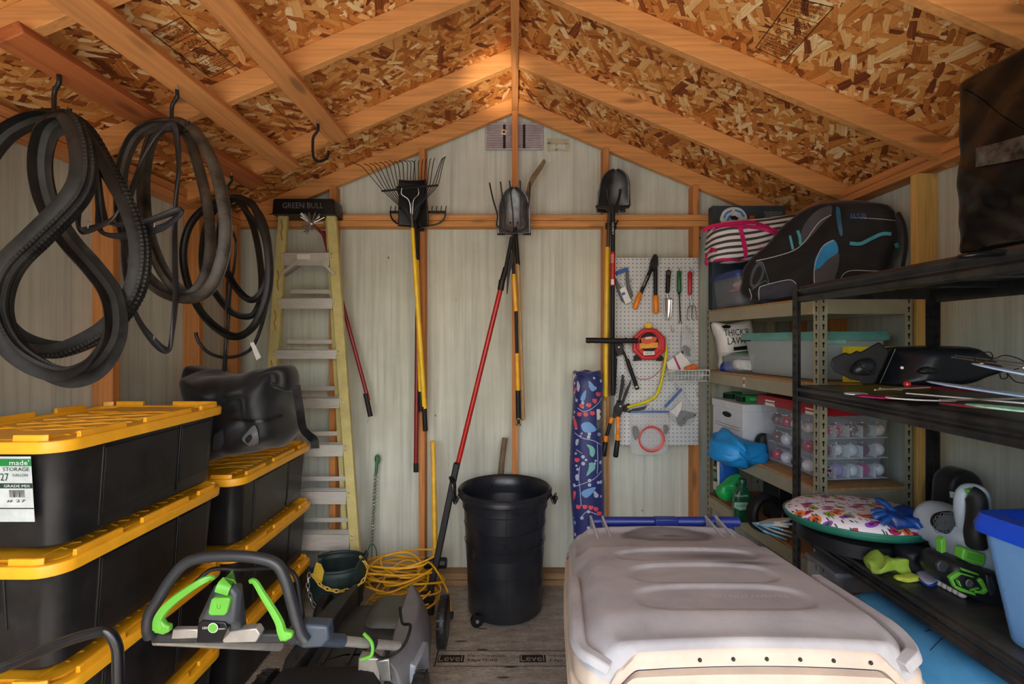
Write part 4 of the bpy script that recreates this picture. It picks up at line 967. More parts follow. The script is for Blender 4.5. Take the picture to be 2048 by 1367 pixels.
pole('handle_sleeve', (1012, 535, 2.90), (1003, 568, 2.90), .017, BG, t); pole('collar', (1004, 560, 2.90), (1001, 580, 2.90), .019, BLKM, t)
pole('pole', (1002, 574, 2.90), (913, 938, 2.88), .0150, RED, t)
t = thing('pole_duster', 'dark red pole with a spiky chrome burst head behind the ladder top', 'duster', P(690, 640, 3.07))
pole('pole', (646, 462, 3.06), (737, 800, 3.09), .0125, M('crimson_pole', (132, 22, 30), .35), t); pole('grip', (731, 786, 3.085), (741, 832, 3.09), .0155, BG, t)
MB().tube([P(740, 830, 3.09), P(737, 838, 3.08), P(734, 846, 3.07)], .0018, 6).build('wire_tip', STEEL, t)
rs = random.Random(4)
MB().ball(P(623, 447, 2.93), .016, 10, 7).build('burst_hub', STEEL, t)
for k in range(34):
    d = Vector((rs.uniform(-1, 1), rs.uniform(-.9, .25), rs.uniform(-1, 1))).normalized()
    c = P(623, 447, 2.93); MB().tube([c, c+d*rs.uniform(.06, .085)], .0026, 5).build('spike', STEEL, t)
MB().tube([P(626, 450, 2.945), P(640, 462, 3.0), P(648, 470, 3.05)], .010, 8).build('neck', _m['crimson_pole'], t)
# sledge hammer and post against the wall
t = thing('sledge_hammer', 'yellow-handled sledge hammer standing head down by the back wall', 'hammer', P(868, 1100, 2.98)); t.location.z = 0
pole('handle', (866, 884, 3.06), (871, 1140, 2.93), .0165, M('amber_handle', (228, 176, 46), .42), t)
MB().ball(P(866, 884, 3.06), .019, 10, 7, (1, 1, .6)).build('knob', _m['amber_handle'], t)
hc = P(871, 1125, 2.93); MB().loft([[Vector((hc.x+x, hc.y+y*k, hc.z+z*k)) for y, z in circ(.034, 8)] for x, k in ((-.068, .8), (-.06, 1), (.06, 1), (.068, .8))]).build('head', IRON, t, bevel=.003)
t = thing('black_post', 'thick black post leaning from the red pole down to the floor', 'post', P(862, 1180, 2.86)); t.location.z = 0
MB().bar(P(914, 925, 2.86), P(858, 1196, 2.80), .036, .05, up=(0, -1, 0)).build('post_shaft', BG, t, bevel=.006)
q_ = P(858, 1196, 2.80); MB().box(q_.x-.05, q_.x+.03, 2.77, 2.83, 0, q_.z+.03).build('post_foot', BG, t, bevel=.006)
t = thing('wooden_handle', 'short grey-brown wooden handle standing behind the rubbish bin', 'handle', P(1006, 960, 3.0)); t.location.z = 0
MB().sweep(cr([P(1010, 875, 3.14), P(1006, 905, 3.125), P(1001, 960, 3.11), P(998, 1100, 3.06)], 4), circ(.018, 10, .012)).build('shaft', M('old_wood', (110, 88, 62), .7, var=.25), t)
MB().box(*(lambda p: (p.x-.03, p.x+.03, 3.02, 3.08, .0, p.z+.02))(P(998, 1100, 3.06))).build('head', IRON, t, bevel=.004)
# green auger
t = thing('tie_out_stake', 'green-handled spiral metal stake leaning on the back wall beside the ladder', 'stake', P(745, 1120, 3.1)); t.location.z = 0
GRN = M('green_grip', (54, 104, 70), .4, var=.15)
MB().tube([P(755, 912, 3.15), P(752, 950, 3.14)], .010, 9).build('grip', GRN, t)
MB().tube([P(755+5*math.cos(a), 918+9*math.sin(a), 3.15) for a in [k*math.pi/6 for k in range(12)]], .004, 6, True).build('loop', GRN, t)
a0, a1 = P(752, 948, 3.14), P(745, 1085, 3.10); sp_ = []
ax = (a1-a0); u1 = Vector((1, 0, 0)); u2 = Vector((0, 1, 0))
for k in range(20*10): f = k/200; a = 2*math.pi*k/10; sp_.append(a0+ax*f+(u1*math.cos(a)+u2*math.sin(a))*.011)
MB().tube(sp_, .0042, 6).build('spiral', M('spiral_metal', (170, 168, 160), .35, metal=.5), t); pole('core', (752, 948, 3.14), (745, 1088, 3.10), .004, GRN, t)
for s in (-1, 0, 1): MB().tube(cr([P(745, 1085, 3.10), P(744+s*8, 1098, 3.09), P(743+s*11, 1120, 3.06)], 4), .0035, 6).build('fork_leg', GRN, t)
# right pair of shovels
t = thing('round_shovel', 'long black-shafted round-point shovel with red label hanging left of the pegboard', 'shovel', P(1226, 600, 3.0))
blade(t, 1227, 345, 412, 10, 60, 68, 2.96, M('shovel_two_tone', (60, 58, 56), .35, metal=.5, var=.3), tip=.5, depth=.07)
MB().slab([(1192, 410), (1260, 410), (1259, 415), (1240, 417), (1226, 428), (1210, 417), (1192, 415)], 2.955, .02).build('shoulder', HB, t, bevel=.002)
for s in (-1, 1): MB().tube(cr([P(1227+s*13, 378, 2.925), P(1227+s*11, 395, 2.945), P(1227+s*6, 412, 2.96)], 4), .006, 7).build('blade_ridge', HB, t)
pole('shaft', (1226, 412, 2.965), (1225, 690, 3.0), .0135, BG, t); pole('label_sleeve', (1225.5, 504, 2.978), (1225.5, 572, 2.987), .0155, RED, t)
MB().slab([(1222, 508), (1228, 508), (1228, 526), (1222, 526)], 2.961, .002).build('label_panel', M('label_pink', (214, 120, 112), .5), t)
MB().slab([(1222, 558), (1228, 558), (1228, 569), (1222, 569)], 2.967, .002).build('barcode_panel', WHT, t)
text('lettering', 'HUSKY', P(1226, 457, 2.952), (0, 0, -1), (1, 0, 0), .011, INKW, t, w=.072)
pole('shaft', (1225, 686, 3.0), (1226, 790, 3.01), .0135, BG, t)
t = thing('yellow_shovel', 'round shovel with full yellow handle hanging behind the black-shafted one', 'shovel', P(1214, 650, 3.07))
blade(t, 1222, 362, 424, 10, 54, 58, 3.02, HB, tip=.5, depth=.03)
MB().slab([(1236, 414), (1246, 414), (1246, 426), (1238, 426)], 3.03, .01).build('shoulder_tab', STEEL, t, bevel=.002)
pole('socket', (1219, 420, 3.05), (1216, 500, 3.06), .012, M('socket_brown', (92, 82, 70), .45, metal=.4), t); pole('handle', (1215, 494, 3.06), (1211, 788, 3.07), .0150, YPL, t); MB().ball(P(1211, 790, 3.07), .0155, 10, 7).build('handle_end', YPL, t)
t = thing('t_handle_cultivator', 'black T-handled tool held crosswise at the left edge of the pegboard', 'garden tool', P(1222, 682, 2.96))
pole('handle_bar', (1172, 680, 2.95), (1225, 681, 2.95), .0165, BG, t); pole('handle_bar', (1222, 681, 2.95), (1276, 681, 2.955), .0155, BG, t)
for x in (1176, 1190, 1205, 1250, 1265): pole('grip_ridge', (x, 680.5, 2.95), (x+3, 680.5, 2.95), .0175, BG, t)
pole('stem', (1224, 681, 2.955), (1225, 640, 2.96), .007, BG, t)
t = thing('bypass_loppers', 'black pruning loppers hanging below the T handle on the pegboard edge', 'loppers', P(1235, 720, 3.05))
MB().slab([(1228, 682), (1240, 678), (1248, 690), (1246, 708), (1236, 712), (1230, 700)], 3.03, .02).build('pivot_joint', IRON, t, bevel=.003)
MB().ball(P(1238, 694, 3.03), .010, 10, 6, (1, .5, 1)).build('pivot_bolt', STEEL, t)
pole('arm', (1233, 700, 3.04), (1229, 720, 3.04), .008, BG, t); pole('handle', (1230, 716, 3.04), (1227, 786, 3.045), .0140, BG, t)
pole('arm', (1243, 695, 3.04), (1255, 722, 3.04), .008, BG, t); pole('handle', (1254, 718, 3.04), (1275, 778, 3.045), .0125, BG, t)
pole('end_band', (1226.7, 778, 3.045), (1226.6, 781, 3.045), .0145, STEEL, t); pole('end_band', (1272.5, 771, 3.044), (1273.5, 774, 3.044), .0135, STEEL, t)
# wooden long handle behind floral bag
t = thing('plain_wooden_handle', 'bare wooden pole standing on the floor right of the floral bag', 'pole', P(1208, 1050, 3.06)); t.location.z = 0
MB().tube([P(1209, 800, 3.085), Vector((P(1209, 1160, 3.06).x, 3.06, .0))], .0150, 10).build('shaft', WH, t)
# ---------------------------------------------------------------- PEGBOARD
def pegmat():
    m, n, b = newmat('pegboard'); co = gen(n); s = n.nodes.new('ShaderNodeSeparateXYZ'); n.links.new(co, s.inputs[0])
    def cell(o): return mth(n, 'SUBTRACT', mth(n, 'FRACT', mth(n, 'DIVIDE', o, .0254)), .5)
    a = cell(s.outputs[0]); c = cell(s.outputs[2]); d = mth(n, 'SQRT', mth(n, 'ADD', mth(n, 'MULTIPLY', a, a), mth(n, 'MULTIPLY', c, c)))
    ns = nd(n, 'ShaderNodeTexNoise', Scale=3.0, Detail=4.0); n.links.new(co, ns.inputs['Vector'])
    base = ramp(n, ns.outputs[0], [(.3, lin((196, 200, 200))), (.7, lin((214, 216, 216)))])
    col = mixc(n, mth(n, 'LESS_THAN', d, .135), base, lin((30, 30, 32))); n.links.new(col, b.inputs['Base Color']); b.inputs['Roughness'].default_value = .5
    return m
YPB = 3.085
t = thing('pegboard', 'white perforated pegboard panel screwed to the studs at the back right', 'pegboard', P(1310, 700, YPB))
A, B_ = P(1229, 515, YPB), P(1397, 890, YPB)
MB().box(A.x, B_.x, YPB, YPB+.006, B_.z, A.z).build('perforated_panel', pegmat(), t, bevel=.001)
for px in (1236, 1390):
    for py in (525, 880):
        p = P(px, py, YPB); MB().lathe([(.0001, .004), (.005, .003), (.006, 0)], (p.x, YPB, p.z), 10, (0, -1, 0)).build('screw', STEEL, t)
MB().box(A.x+.02, B_.x-.02, YPB+.006, 3.108, A.z-.06, A.z-.03).build('batten', WX, t)
MB().box(A.x+.02, B_.x-.02, YPB+.006, 3.108, B_.z+.03, B_.z+.06).build('batten', WX, t)
def peghook(px, py, label, L=.05, sc=1.0):
    p = P(px, py, YPB); t = thing('peg_hook', label, 'hook', p, group=None)
    MB().tube(cr([p+Vector((0, .004, 0)), p+Vector((0, -.008, 0)), p+Vector((0, -.012, -.02*sc)), p+Vector((.003, -.018, -.036*sc)), p+Vector((.008, -.034, -.034*sc)), p+Vector((.01, -.038, -.018*sc))], 4), .0022, 6).build('hook_wire', STEEL, t)
for px, py, lb in ((1336, 536, 'small wire hook holding the trowel'), (1357, 536, 'small wire hook holding the green-handled weeder'), (1380, 536, 'small wire hook holding the red-handled cultivator'),
                   (1341, 652, 'empty wire hook on the pegboard below the trowel'), (1373, 652, 'wire hook holding the clear packet of hardware'), (1391, 778, 'empty wire hook low on the right of the pegboard'),
                   (1350, 766, 'wire hook holding the small zip bag'), (1303, 812, 'wire hook holding the bag with the red coil'), (1306, 518, 'wire hook behind the orange-handled loppers'), (1298, 648, 'wire hook behind the red reel'), (1256, 552, 'wire hook behind the blue tool')):
    peghook(px, py, lb)
YT = 3.045
def sl(par, name, pts, m, Y=YT, th=.014, bev=.003, lab=None): return MB().slab(pts, Y, th).build(name, m, par, bevel=bev, label=lab)
def pils(par, name, pts, m, Y=YT, d=.03, amp=0, n=4, p=2.5, lab=None, **k):
    mb = MB().pillow([P(x, y, Y) for x, y in pts], d, n=n, amp=amp, p=p, **k); return mb.build(name, m, par, smooth=180, label=lab), mb
# blue tool
BLU = M('tool_blue', (38, 92, 178), .4, var=.1)
t = thing('grass_shears', 'small blue and grey hand shears hanging at the top left of the pegboard', 'shears', P(1246, 570, YT))
sl(t, 'upper_handle', [(1231, 545), (1240, 539), (1256, 534), (1257, 541), (1244, 546), (1233, 550)], BLU); sl(t, 'spring_strap', [(1252, 540), (1257, 542), (1258, 562), (1266, 590), (1262, 600), (1256, 582), (1252, 560)], M('tool_grey', (88, 90, 94), .45), Y=3.05)
sl(t, 'lower_handle', [(1232, 555), (1240, 570), (1246, 590), (1250, 606), (1244, 602), (1236, 582), (1230, 562)], _m['tool_grey'], Y=3.052)
sl(t, 'label_card', [(1239, 578), (1251, 572), (1262, 600), (1259, 605), (1251, 608)], WHT, Y=3.04, th=.004, bev=.001); sl(t, 'label_mark', [(1243, 586), (1249, 583), (1251, 588), (1245, 591)], BLU, Y=3.0385, th=.001, bev=0); sl(t, 'jaw', [(1248, 602), (1262, 597), (1264, 603), (1255, 608)], STEEL, Y=3.046)
# orange-handled loppers
t = thing('orange_loppers', 'open loppers with black arms and orange grips at the top of the pegboard', 'loppers', P(1300, 560, YT))
sl(t, 'cutting_head', [(1299, 535), (1302, 520), (1308, 508), (1314, 508), (1317, 520), (1314, 532), (1306, 542)], IRON); sl(t, 'hook_blade', [(1310, 507), (1316, 512), (1317, 528), (1313, 540), (1309, 530)], BG, Y=3.04, th=.006)
def taper(par, name, a, b, r0, r1, m): 
    a, b = P(*a), P(*b); MB().tube([a, a.lerp(b, .06), a.lerp(b, .5), a.lerp(b, .94), b], 1, 12, radii=[r0*.6, r0, (r0+r1)/2, r1, r1*.6]).build(name, m, par, smooth=60)
taper(t, 'arm', (1304, 534, YT), (1279, 592, YT), .012, .011, BG); taper(t, 'arm', (1311, 534, 3.05), (1311, 596, 3.05), .013, .012, BG)
taper(t, 'grip', (1281, 584, YT), (1269, 618, YT), .014, .017, ORG); taper(t, 'grip', (1311, 590, 3.045), (1312, 627, 3.045), .018, .019, ORG)
text('lettering', 'FISKARS', P(1291, 562, 3.031), (P(1284, 578, 3)-P(1297, 548, 3)), (1, 0, .45), .010, INKW, t, w=.07)
# trowel
t = thing('hand_trowel', 'steel trowel with black grip hanging on the pegboard', 'trowel', P(1336, 590, YT))
taper(t, 'grip', (1337, 540, YT), (1335, 586, YT), .015, .013, BG)
MB().tube([P(1337+2.6*math.cos(a), 546+2.6*math.sin(a), 3.03) for a in [k*math.pi/5 for k in range(10)]], .0016, 6, True).build('hanging_eye', STEEL, t)
pole('neck', (1335.5, 585, YT), (1336, 598, YT), .004, STEEL, t)
def tr_(u, v):
    py = 596+44*v; w = 17*(1-.28*v)*math.sqrt(max(.01, 1-max(0, (v-.45)/.55)**2.2)); return P(1336.5+(u-.5)*w, py, YT)+Vector((0, .012*(1-(2*u-1)**2), 0))
MB().grid(tr_, 10, 14).build('blade', M('bright_steel', (205, 205, 205), .3, metal=.8), t, solid=.002)
t = thing('hand_weeder', 'hand weeder with green grip and black forked shaft on the pegboard', 'weeder', P(1357, 590, YT))
taper(t, 'grip', (1358, 541, YT), (1358, 585, YT), .012, .015, M('green_handle', (30, 104, 54), .4)); pole('collar', (1358, 582, YT), (1358.5, 588, YT), .009, BG, t)
pole('shaft', (1358.5, 586, YT), (1360.5, 640, YT), .0045, IRON, t)
for s in (-1, 1): MB().tube([P(1360.5, 636, YT), P(1360.5+s*2.5, 647, YT-.01)], .0025, 6).build('prong', IRON, t)
t = thing('hand_cultivator', 'three-pronged hand cultivator with red grip at the top right of the pegboard', 'cultivator', P(1380, 590, YT))
taper(t, 'grip', (1380, 543, YT), (1380, 590, YT), .014, .012, M('red_grip', (186, 36, 42), .4)); pole('shaft', (1380, 588, YT), (1384, 612, YT), .004, STEEL, t)
for dx in (-9, 0, 8): MB().tube(cr([P(1384, 610, YT), P(1384+dx*.8, 614, YT-.01), P(1384+dx, 626, YT-.03), P(1384+dx*1.1, 637, YT-.04), P(1384+dx*1.1+5, 640, YT-.06)], 4), .0032, 7).build('prong', STEEL, t)
# fish tape reel
t = thing('cable_reel', 'red cable-pulling reel with orange centre hanging on the pegboard', 'reel', P(1298, 688, 3.03))
oc = []
for k in range(8):
    a = math.pi/8+k*math.pi/4; oc.append((1298+36*math.cos(a), 688+34*math.sin(a)))
c8 = P(1298, 688, 3.02)
RR = M('reel_red', (206, 48, 52), .35, var=.08)
MB().loft([[P(1298+(x-1298)*k, 688+(y-688)*k, Y) for x, y in oc] for k, Y in ((.9, 3.065), (1, 3.055), (1, 3.03), (.92, 3.018), (.78, 3.018), (.74, 3.026), (.3, 3.026))]).build('housing', RR, t, bevel=.003)
for k in range(8):
    a = math.pi/8+k*math.pi/4; MB().bar(P(1298+27*math.cos(a), 688+26*math.sin(a), 3.017), P(1298+34*math.cos(a), 688+32*math.sin(a), 3.02), .006, .003, up=(0, -1, 0)).build('rib', RR, t)
MB().lathe([(.0001, .008), (.055, .008), (.06, 0)], P(1298, 684, 3.026), 24, (0, -1, 0)).build('hub_disc', BG, t)
sl(t, 'label_panel', [(1279, 686), (1316, 684), (1316, 695), (1279, 697)], M('label_orange', (240, 160, 40), .5), Y=3.014, th=.003, bev=0)
sl(t, 'flame_panel', [(1281, 676), (1300, 672), (1314, 674), (1312, 682), (1296, 688), (1284, 686)], M('label_flame', (220, 90, 40), .5), Y=3.013, th=.002, bev=0)
sl(t, 'white_tag', [(1287, 702), (1309, 702), (1309, 709), (1287, 710)], WHT, Y=3.014, th=.003, bev=0); sl(t, 'grip_slot', [(1291, 674), (1304, 673), (1304, 677), (1291, 678)], WHT, Y=3.0115, th=.002, bev=0)
text('lettering', '100 FT', P(1298, 706, 3.0125), (1, 0, 0), (0, 0, 1), .010, INK, t, w=.045)
sl(t, 'foot', [(1268, 712), (1276, 708), (1284, 720), (1268, 722)], BG); sl(t, 'foot', [(1314, 714), (1322, 708), (1328, 716), (1324, 722), (1312, 721)], BG)
MB().tube(cr([P(1327, 716, 3.04), P(1320, 740, 3.04), P(1300, 756, 3.04), P(1275, 756, 3.04), P(1258, 742, 3.04), P(1252, 728, 3.05)], 6), .0018, 6).build('red_wire', RED, t)
MB().slab([(1289, 650), (1292, 645), (1302, 645), (1305, 652), (1302, 656), (1292, 656)], 3.05, .012).build('hanger_loop', YPL, t, bevel=.003)
# bow saw
t = thing('bow_saw', 'yellow bent-frame bow saw hanging behind the hedge shears on the pegboard', 'saw', P(1300, 780, 3.04))
MB().sweep(cr([P(1331, 690, 3.05), P(1332, 706, 3.05), P(1327, 740, 3.05), P(1318, 778, 3.05), P(1308, 794, 3.05), P(1290, 804, 3.05), P(1268, 810, 3.05), P(1254, 814, 3.05)], 6), circ(.0125, 10, .009), ref=(0, 1, 0)).build('frame', M('saw_yellow', (232, 218, 36), .38, var=.08), t)
sl(t, 'blade', [(1250, 823), (1270, 816), (1290, 812), (1296, 808), (1290, 818), (1260, 825)], IRON, Y=3.055, th=.003, bev=0); sl(t, 'lever_clamp', [(1245, 814), (1258, 806), (1262, 812), (1252, 824), (1244, 822)], BG, Y=3.045)
text('lettering', 'BOW SAW', P(1321, 760, 3.040), (P(1317, 778, 3)-P(1325, 740, 3)), (1, 0, .2), .008, INK, t, w=.06)
# hedge shears
t = thing('hedge_shears', 'hedge shears with long dark blades and orange-collared grips at the lower left of the pegboard', 'shears', P(1240, 830, 3.0))
sl(t, 'blade', [(1244, 748), (1248, 750), (1249, 768), (1244, 790), (1240, 806), (1236, 803), (1240, 775)], IRON, Y=3.01, th=.005, bev=.001); sl(t, 'blade', [(1263, 756), (1262, 768), (1254, 790), (1247, 806), (1242, 806), (1250, 782)], IRON, Y=3.018, th=.005, bev=.001)
sl(t, 'pivot_plate', [(1236, 800), (1248, 802), (1246, 822), (1240, 834), (1226, 836), (1228, 816)], IRON, Y=3.01, th=.014); MB().ball(P(1241, 812, 3.005), .009, 10, 6, (1, .6, 1)).build('pivot_bolt', STEEL, t)
for (a, b, c_) in (((1224, 834), (1212, 876), (1207, 912)), ((1236, 832), (1236, 872), (1231, 914))):
    taper(t, 'collar', (*a, 3.0), (a[0]*.7+b[0]*.3, a[1]*.7+b[1]*.3, 3.0), .014, .012, ORG); taper(t, 'arm', (a[0]*.75+b[0]*.25, a[1]*.75+b[1]*.25, 3.0), (*b, 3.0), .011, .011, BG if a[0] < 1230 else ORG)
    taper(t, 'collar', (b[0], b[1]-6, 3.0), (b[0]*.75+c_[0]*.25, b[1]*.75+c_[1]*.25, 3.0), .015, .013, ORG); taper(t, 'grip', (b[0]*.85+c_[0]*.15, b[1]*.85+c_[1]*.15, 3.0), (*c_, 3.0), .0150, .0165, BG)
# bags of hardware
CLR = M('clear_film', (226, 230, 232), .15, alpha=.28, var=.02, bump=.3, bscale=20); CLR2 = M('clear_film_heavy', (218, 224, 228), .18, alpha=.42, var=.04, bump=.4, bscale=14)
t = thing('hardware_packet', 'clear hanging packet with a silver bracket and black parts on the pegboard', 'packet', P(1374, 680, 3.05))
pils(t, 'film', [(1364, 655), (1382, 656), (1388, 690), (1392, 722), (1366, 724), (1362, 690)], CLR, d=.03, n=1); sl(t, 'backing_card', [(1364, 669), (1381, 669), (1381, 694), (1363, 694)], M('silver_card', (188, 190, 192), .3), th=.004, bev=.001)
sl(t, 'black_bracket', [(1365, 693), (1371, 689), (1382, 698), (1380, 704), (1382, 712), (1376, 712), (1370, 704), (1364, 712), (1362, 706), (1368, 698)], BG, Y=3.035, th=.01)
t = thing('wire_basket', 'small white wire basket holding packets on the right of the pegboard', 'basket', P(1370, 745, 3.0))
bk = [(P(1332, 738, 3.08)), (P(1412, 738, 3.08))]; x0, x1 = bk[0].x, bk[1].x-.02; zt = bk[0].z; 
WR = M('wire_white', (214, 214, 210), .35)
for z, d in ((zt, 0), (zt-.03, .004), (zt-.066, .01)):
    MB().tube([(x0+d, 3.08, z), (x1-d, 3.08, z), (x1-d, 2.97+d, z), (x0+d, 2.97+d, z)], .0022 if z < zt else .003, 6, True).build('rim_wire', WR, t)
for k in range(12):
    x = x0+(x1-x0)*k/11; MB().tube([(x, 2.97, zt), (x, 2.98, zt-.066), (x, 3.08, zt-.066), (x, 3.08, zt)], .0016, 5).build('upright_wire', WR, t)
t = thing('seed_packet', 'white paper packet with magenta stripe standing in the wire basket', 'packet', P(1352, 722, 3.04))
sl(t, 'card', [(1333, 724), (1362, 704), (1382, 726), (1374, 742), (1338, 744)], WHT, Y=3.03, th=.005, bev=.001); sl(t, 'stripe', [(1347, 714), (1350, 712), (1362, 738), (1358, 740)], M('magenta', (170, 50, 110), .5), Y=3.0285, th=.001, bev=0)
t = thing('green_twine_bag', 'clear bag of green twine lying in the wire basket', 'bag', P(1375, 750, 3.02))
pils(t, 'film', [(1336, 748), (1350, 742), (1380, 740), (1408, 742), (1406, 756), (1380, 759), (1345, 758)], CLR2, Y=3.02, d=.05, amp=.006, fr=20); pils(t, 'twine', [(1345, 747), (1370, 743), (1398, 748), (1392, 754), (1360, 755)], M('twine_green', (40, 110, 60), .7, var=.4, bump=.6), Y=3.02, d=.03, amp=.006, fr=30)
t = thing('orange_tie_packet', 'crumpled orange tie packet at the right end of the wire basket', 'packet', P(1382, 733, 3.02))
pils(t, 'packet_body', [(1368, 736), (1378, 730), (1390, 728), (1396, 736), (1384, 742)], M('orange_film', (206, 100, 40), .4, var=.3), Y=3.0, d=.03, amp=.006, fr=30)
t = thing('zip_bag_small', 'tilted blue-topped zip bag of dark pellets low on the pegboard', 'bag', P(1360, 815, 3.04))
pils(t, 'film', [(1364, 776), (1368, 790), (1394, 828), (1362, 854), (1328, 816), (1350, 792)], CLR, Y=3.05, d=.035, n=2, amp=.004)
pils(t, 'contents', [(1356, 824), (1368, 820), (1384, 824), (1392, 828), (1376, 840), (1362, 852), (1352, 840)], M('pellets', (40, 42, 50), .5, var=.5, bump=1, bscale=80), Y=3.05, d=.028, n=2, amp=.006, fr=40)
MB().bar(P(1330, 814, 3.035), P(1363, 778, 3.035), .014, .005, up=(0, -1, 0)).build('zip_strip', M('zip_blue', (84, 120, 190), .4, alpha=.85), t); sl(t, 'paper_slip', [(1341, 822), (1365, 800), (1362, 818), (1354, 834)], WHT, Y=3.034, th=.001, bev=0)
t = thing('zip_bag_large', 'large clear zip bag holding a ring of red tubing at the bottom of the pegboard', 'bag', P(1300, 865, 3.04))
pils(t, 'film', [(1262, 824), (1300, 822), (1338, 824), (1336, 870), (1334, 906), (1300, 910), (1262, 906), (1264, 866)], CLR, Y=3.05, d=.035, n=2, amp=.004)
cc = P(1302, 877, 3.045)
for k in range(3): MB().tube([cc+Vector(((.077-.004*k)*math.cos(a), -.012+.009*k, (.077-.005*k)*math.sin(a))) for a in [j*math.pi/16 for j in range(32)]], .0048, 8, True).build('red_tubing', M('tubing_red', (226, 66, 56), .35), t)
MB().bar(P(1262, 823, 3.035), P(1338, 823, 3.035), .012, .004, up=(0, -1, 0)).build('zip_strip', _m['zip_blue'], t)
pils(t, 'dark_insert', [(1264, 854), (1274, 852), (1280, 868), (1270, 880)], BG, Y=3.05, d=.02, n=2); pils(t, 'dark_insert', [(1326, 850), (1335, 850), (1336, 862), (1330, 868)], BG, Y=3.05, d=.02, n=2)
# ---------------------------------------------------------------- FLORAL BAG
def floral():
    m, n, b = newmat('floral_navy'); co = gen(n); navy = lin((36, 44, 104)); col = None
    def lay(prev, scale, seed, thr, size, c, st=(1, 1, 1), rot=0):
        v = mapping(n, co, st, (0, rot, 0), (seed, seed*.7, seed*1.3)); vo = nd(n, 'ShaderNodeTexVoronoi', Scale=scale, Randomness=.75); n.links.new(v, vo.inputs['Vector'])
        s = n.nodes.new('ShaderNodeSeparateColor'); n.links.new(vo.outputs['Color'], s.inputs[0])
        k = mth(n, 'MULTIPLY', mth(n, 'LESS_THAN', vo.outputs['Distance'], size), mth(n, 'GREATER_THAN', s.outputs[0], thr)); return mixc(n, k, prev, c)
    base = n.nodes.new('ShaderNodeRGB'); base.outputs[0].default_value = (*navy, 1)
    col = lay(base.outputs[0], 26, 9.3, .62, .28, lin((176, 190, 214)))
    n.links.new(col, b.inputs['Base Color']); b.inputs['Roughness'].default_value = .48; b.inputs['Sheen Weight'].default_value = .2
    return m
t = thing('floral_bag', 'tall navy floral print carry bag standing against the back wall', 'bag', P(1176, 1000, 3.02)); t.location.z = 0
fc = P(1175, 900, 3.02); fb = MB(); loops = []
for k in range(30):
    f = k/29; z = f*1.36; r = .098*(1-.06*math.sin(f*9))*(1 if f < .96 else 1-.35*((f-.96)/.04)**2)
    loops.append([Vector((fc.x+.004*math.sin(f*7)+r*math.cos(a)*(1+.04*math.sin(3*a+f*8)), fc.y+r*.82*math.sin(a), z)) for a in [2*math.pi*j/28 for j in range(28)]])
fb.loft(loops); FLM = floral(); fb.build('bag_sleeve', FLM, t, smooth=60); bf = fb.bvh()
MB().tube([(fc.x+.098*.8*math.cos(a), fc.y+.066*math.sin(a), 1.355+.006*math.sin(5*a)) for a in [2*math.pi*j/24 for j in range(24)]], .012, 8, True).build('drawn_top', FLM, t)
LB = M('petal_blue', (112, 160, 214), .5, var=.04); LG_ = M('petal_mint', (120, 184, 176), .5, var=.04); CO = M('tulip_coral', (226, 84, 90), .5, var=.04); PW = M('petal_pale', (176, 184, 206), .5, var=.04)
def px6(x, y): return (1120+x/3.419, 660+y/3.4175)
def petal(pts, m): decal('printed_petal', [px6(*q) for q in pts], bf, m, t, smooth_pts=4, off=.002, cuts=2)
petal([(143, 650), (165, 630), (205, 630), (250, 680), (200, 700), (160, 690)], LB); petal([(195, 345), (230, 375), (243, 400), (225, 418), (205, 400)], LB); petal([(177, 408), (175, 460), (160, 485), (140, 475), (150, 440)], LB)
petal([(145, 1115), (170, 1090), (245, 1072), (215, 1120), (175, 1145)], LB); petal([(181, 780), (225, 795), (240, 830), (225, 865), (205, 850), (200, 810)], LG_); petal([(205, 905), (235, 910), (240, 945), (215, 970), (181, 995), (195, 945)], LG_)
petal([(92, 590), (110, 620), (120, 670), (100, 660)], CO); petal([(108, 750), (128, 745), (122, 780), (108, 785)], PW); petal([(105, 990), (130, 985), (128, 1020), (110, 1025)], PW); petal([(258, 620), (285, 620), (285, 660), (252, 650)], PW)
petal([(92, 440), (108, 465), (88, 475)], PW); petal([(92, 1100), (110, 1110), (95, 1160)], CO); petal([(118, 345), (136, 380), (126, 420), (116, 400)], PW); petal([(92, 1300), (110, 1310), (100, 1330)], LB); petal([(78, 340), (95, 350), (84, 372)], PW)
for x, y in ((148, 515), (198, 510), (237, 480), (262, 435), (98, 402), (132, 572), (176, 573), (222, 565), (170, 1205), (210, 1210), (246, 1220), (125, 1205), (268, 1250), (116, 885)):
    petal([(x-16, y-12), (x-8, y-3), (x, y-14), (x+8, y-3), (x+16, y-12), (x+14, y+10), (x, y+16), (x-13, y+10)], CO)
for x, y, r in ((267, 711, 11), (158, 865, 12), (178, 886, 9), (159, 911, 13), (248, 1128, 16), (262, 1040, 10), (150, 1282, 12), (108, 842, 8), (112, 925, 8), (120, 950, 9), (148, 705, 7), (140, 722, 7)):
    petal([(x+r*math.cos(a), y+r*math.sin(a)) for a in [k*math.pi/4 for k in range(8)]], PW)
for dy, mm_, pts in ((1400, LB, [(143, 0), (165, -20), (205, -20), (250, 30), (200, 50), (160, 40)]), (1470, LG_, [(205, 0), (235, 5), (240, 40), (215, 65), (181, 90), (195, 40)]), (1600, LB, [(145, 15), (170, -10), (245, -28), (215, 20), (175, 45)]), (1530, PW, [(108, 0), (128, -5), (122, 30), (108, 35)]), (1700, LG_, [(181, 0), (225, 15), (240, 50), (225, 85), (205, 70), (200, 30)])):
    petal([(x, y+dy) for x, y in pts], mm_)
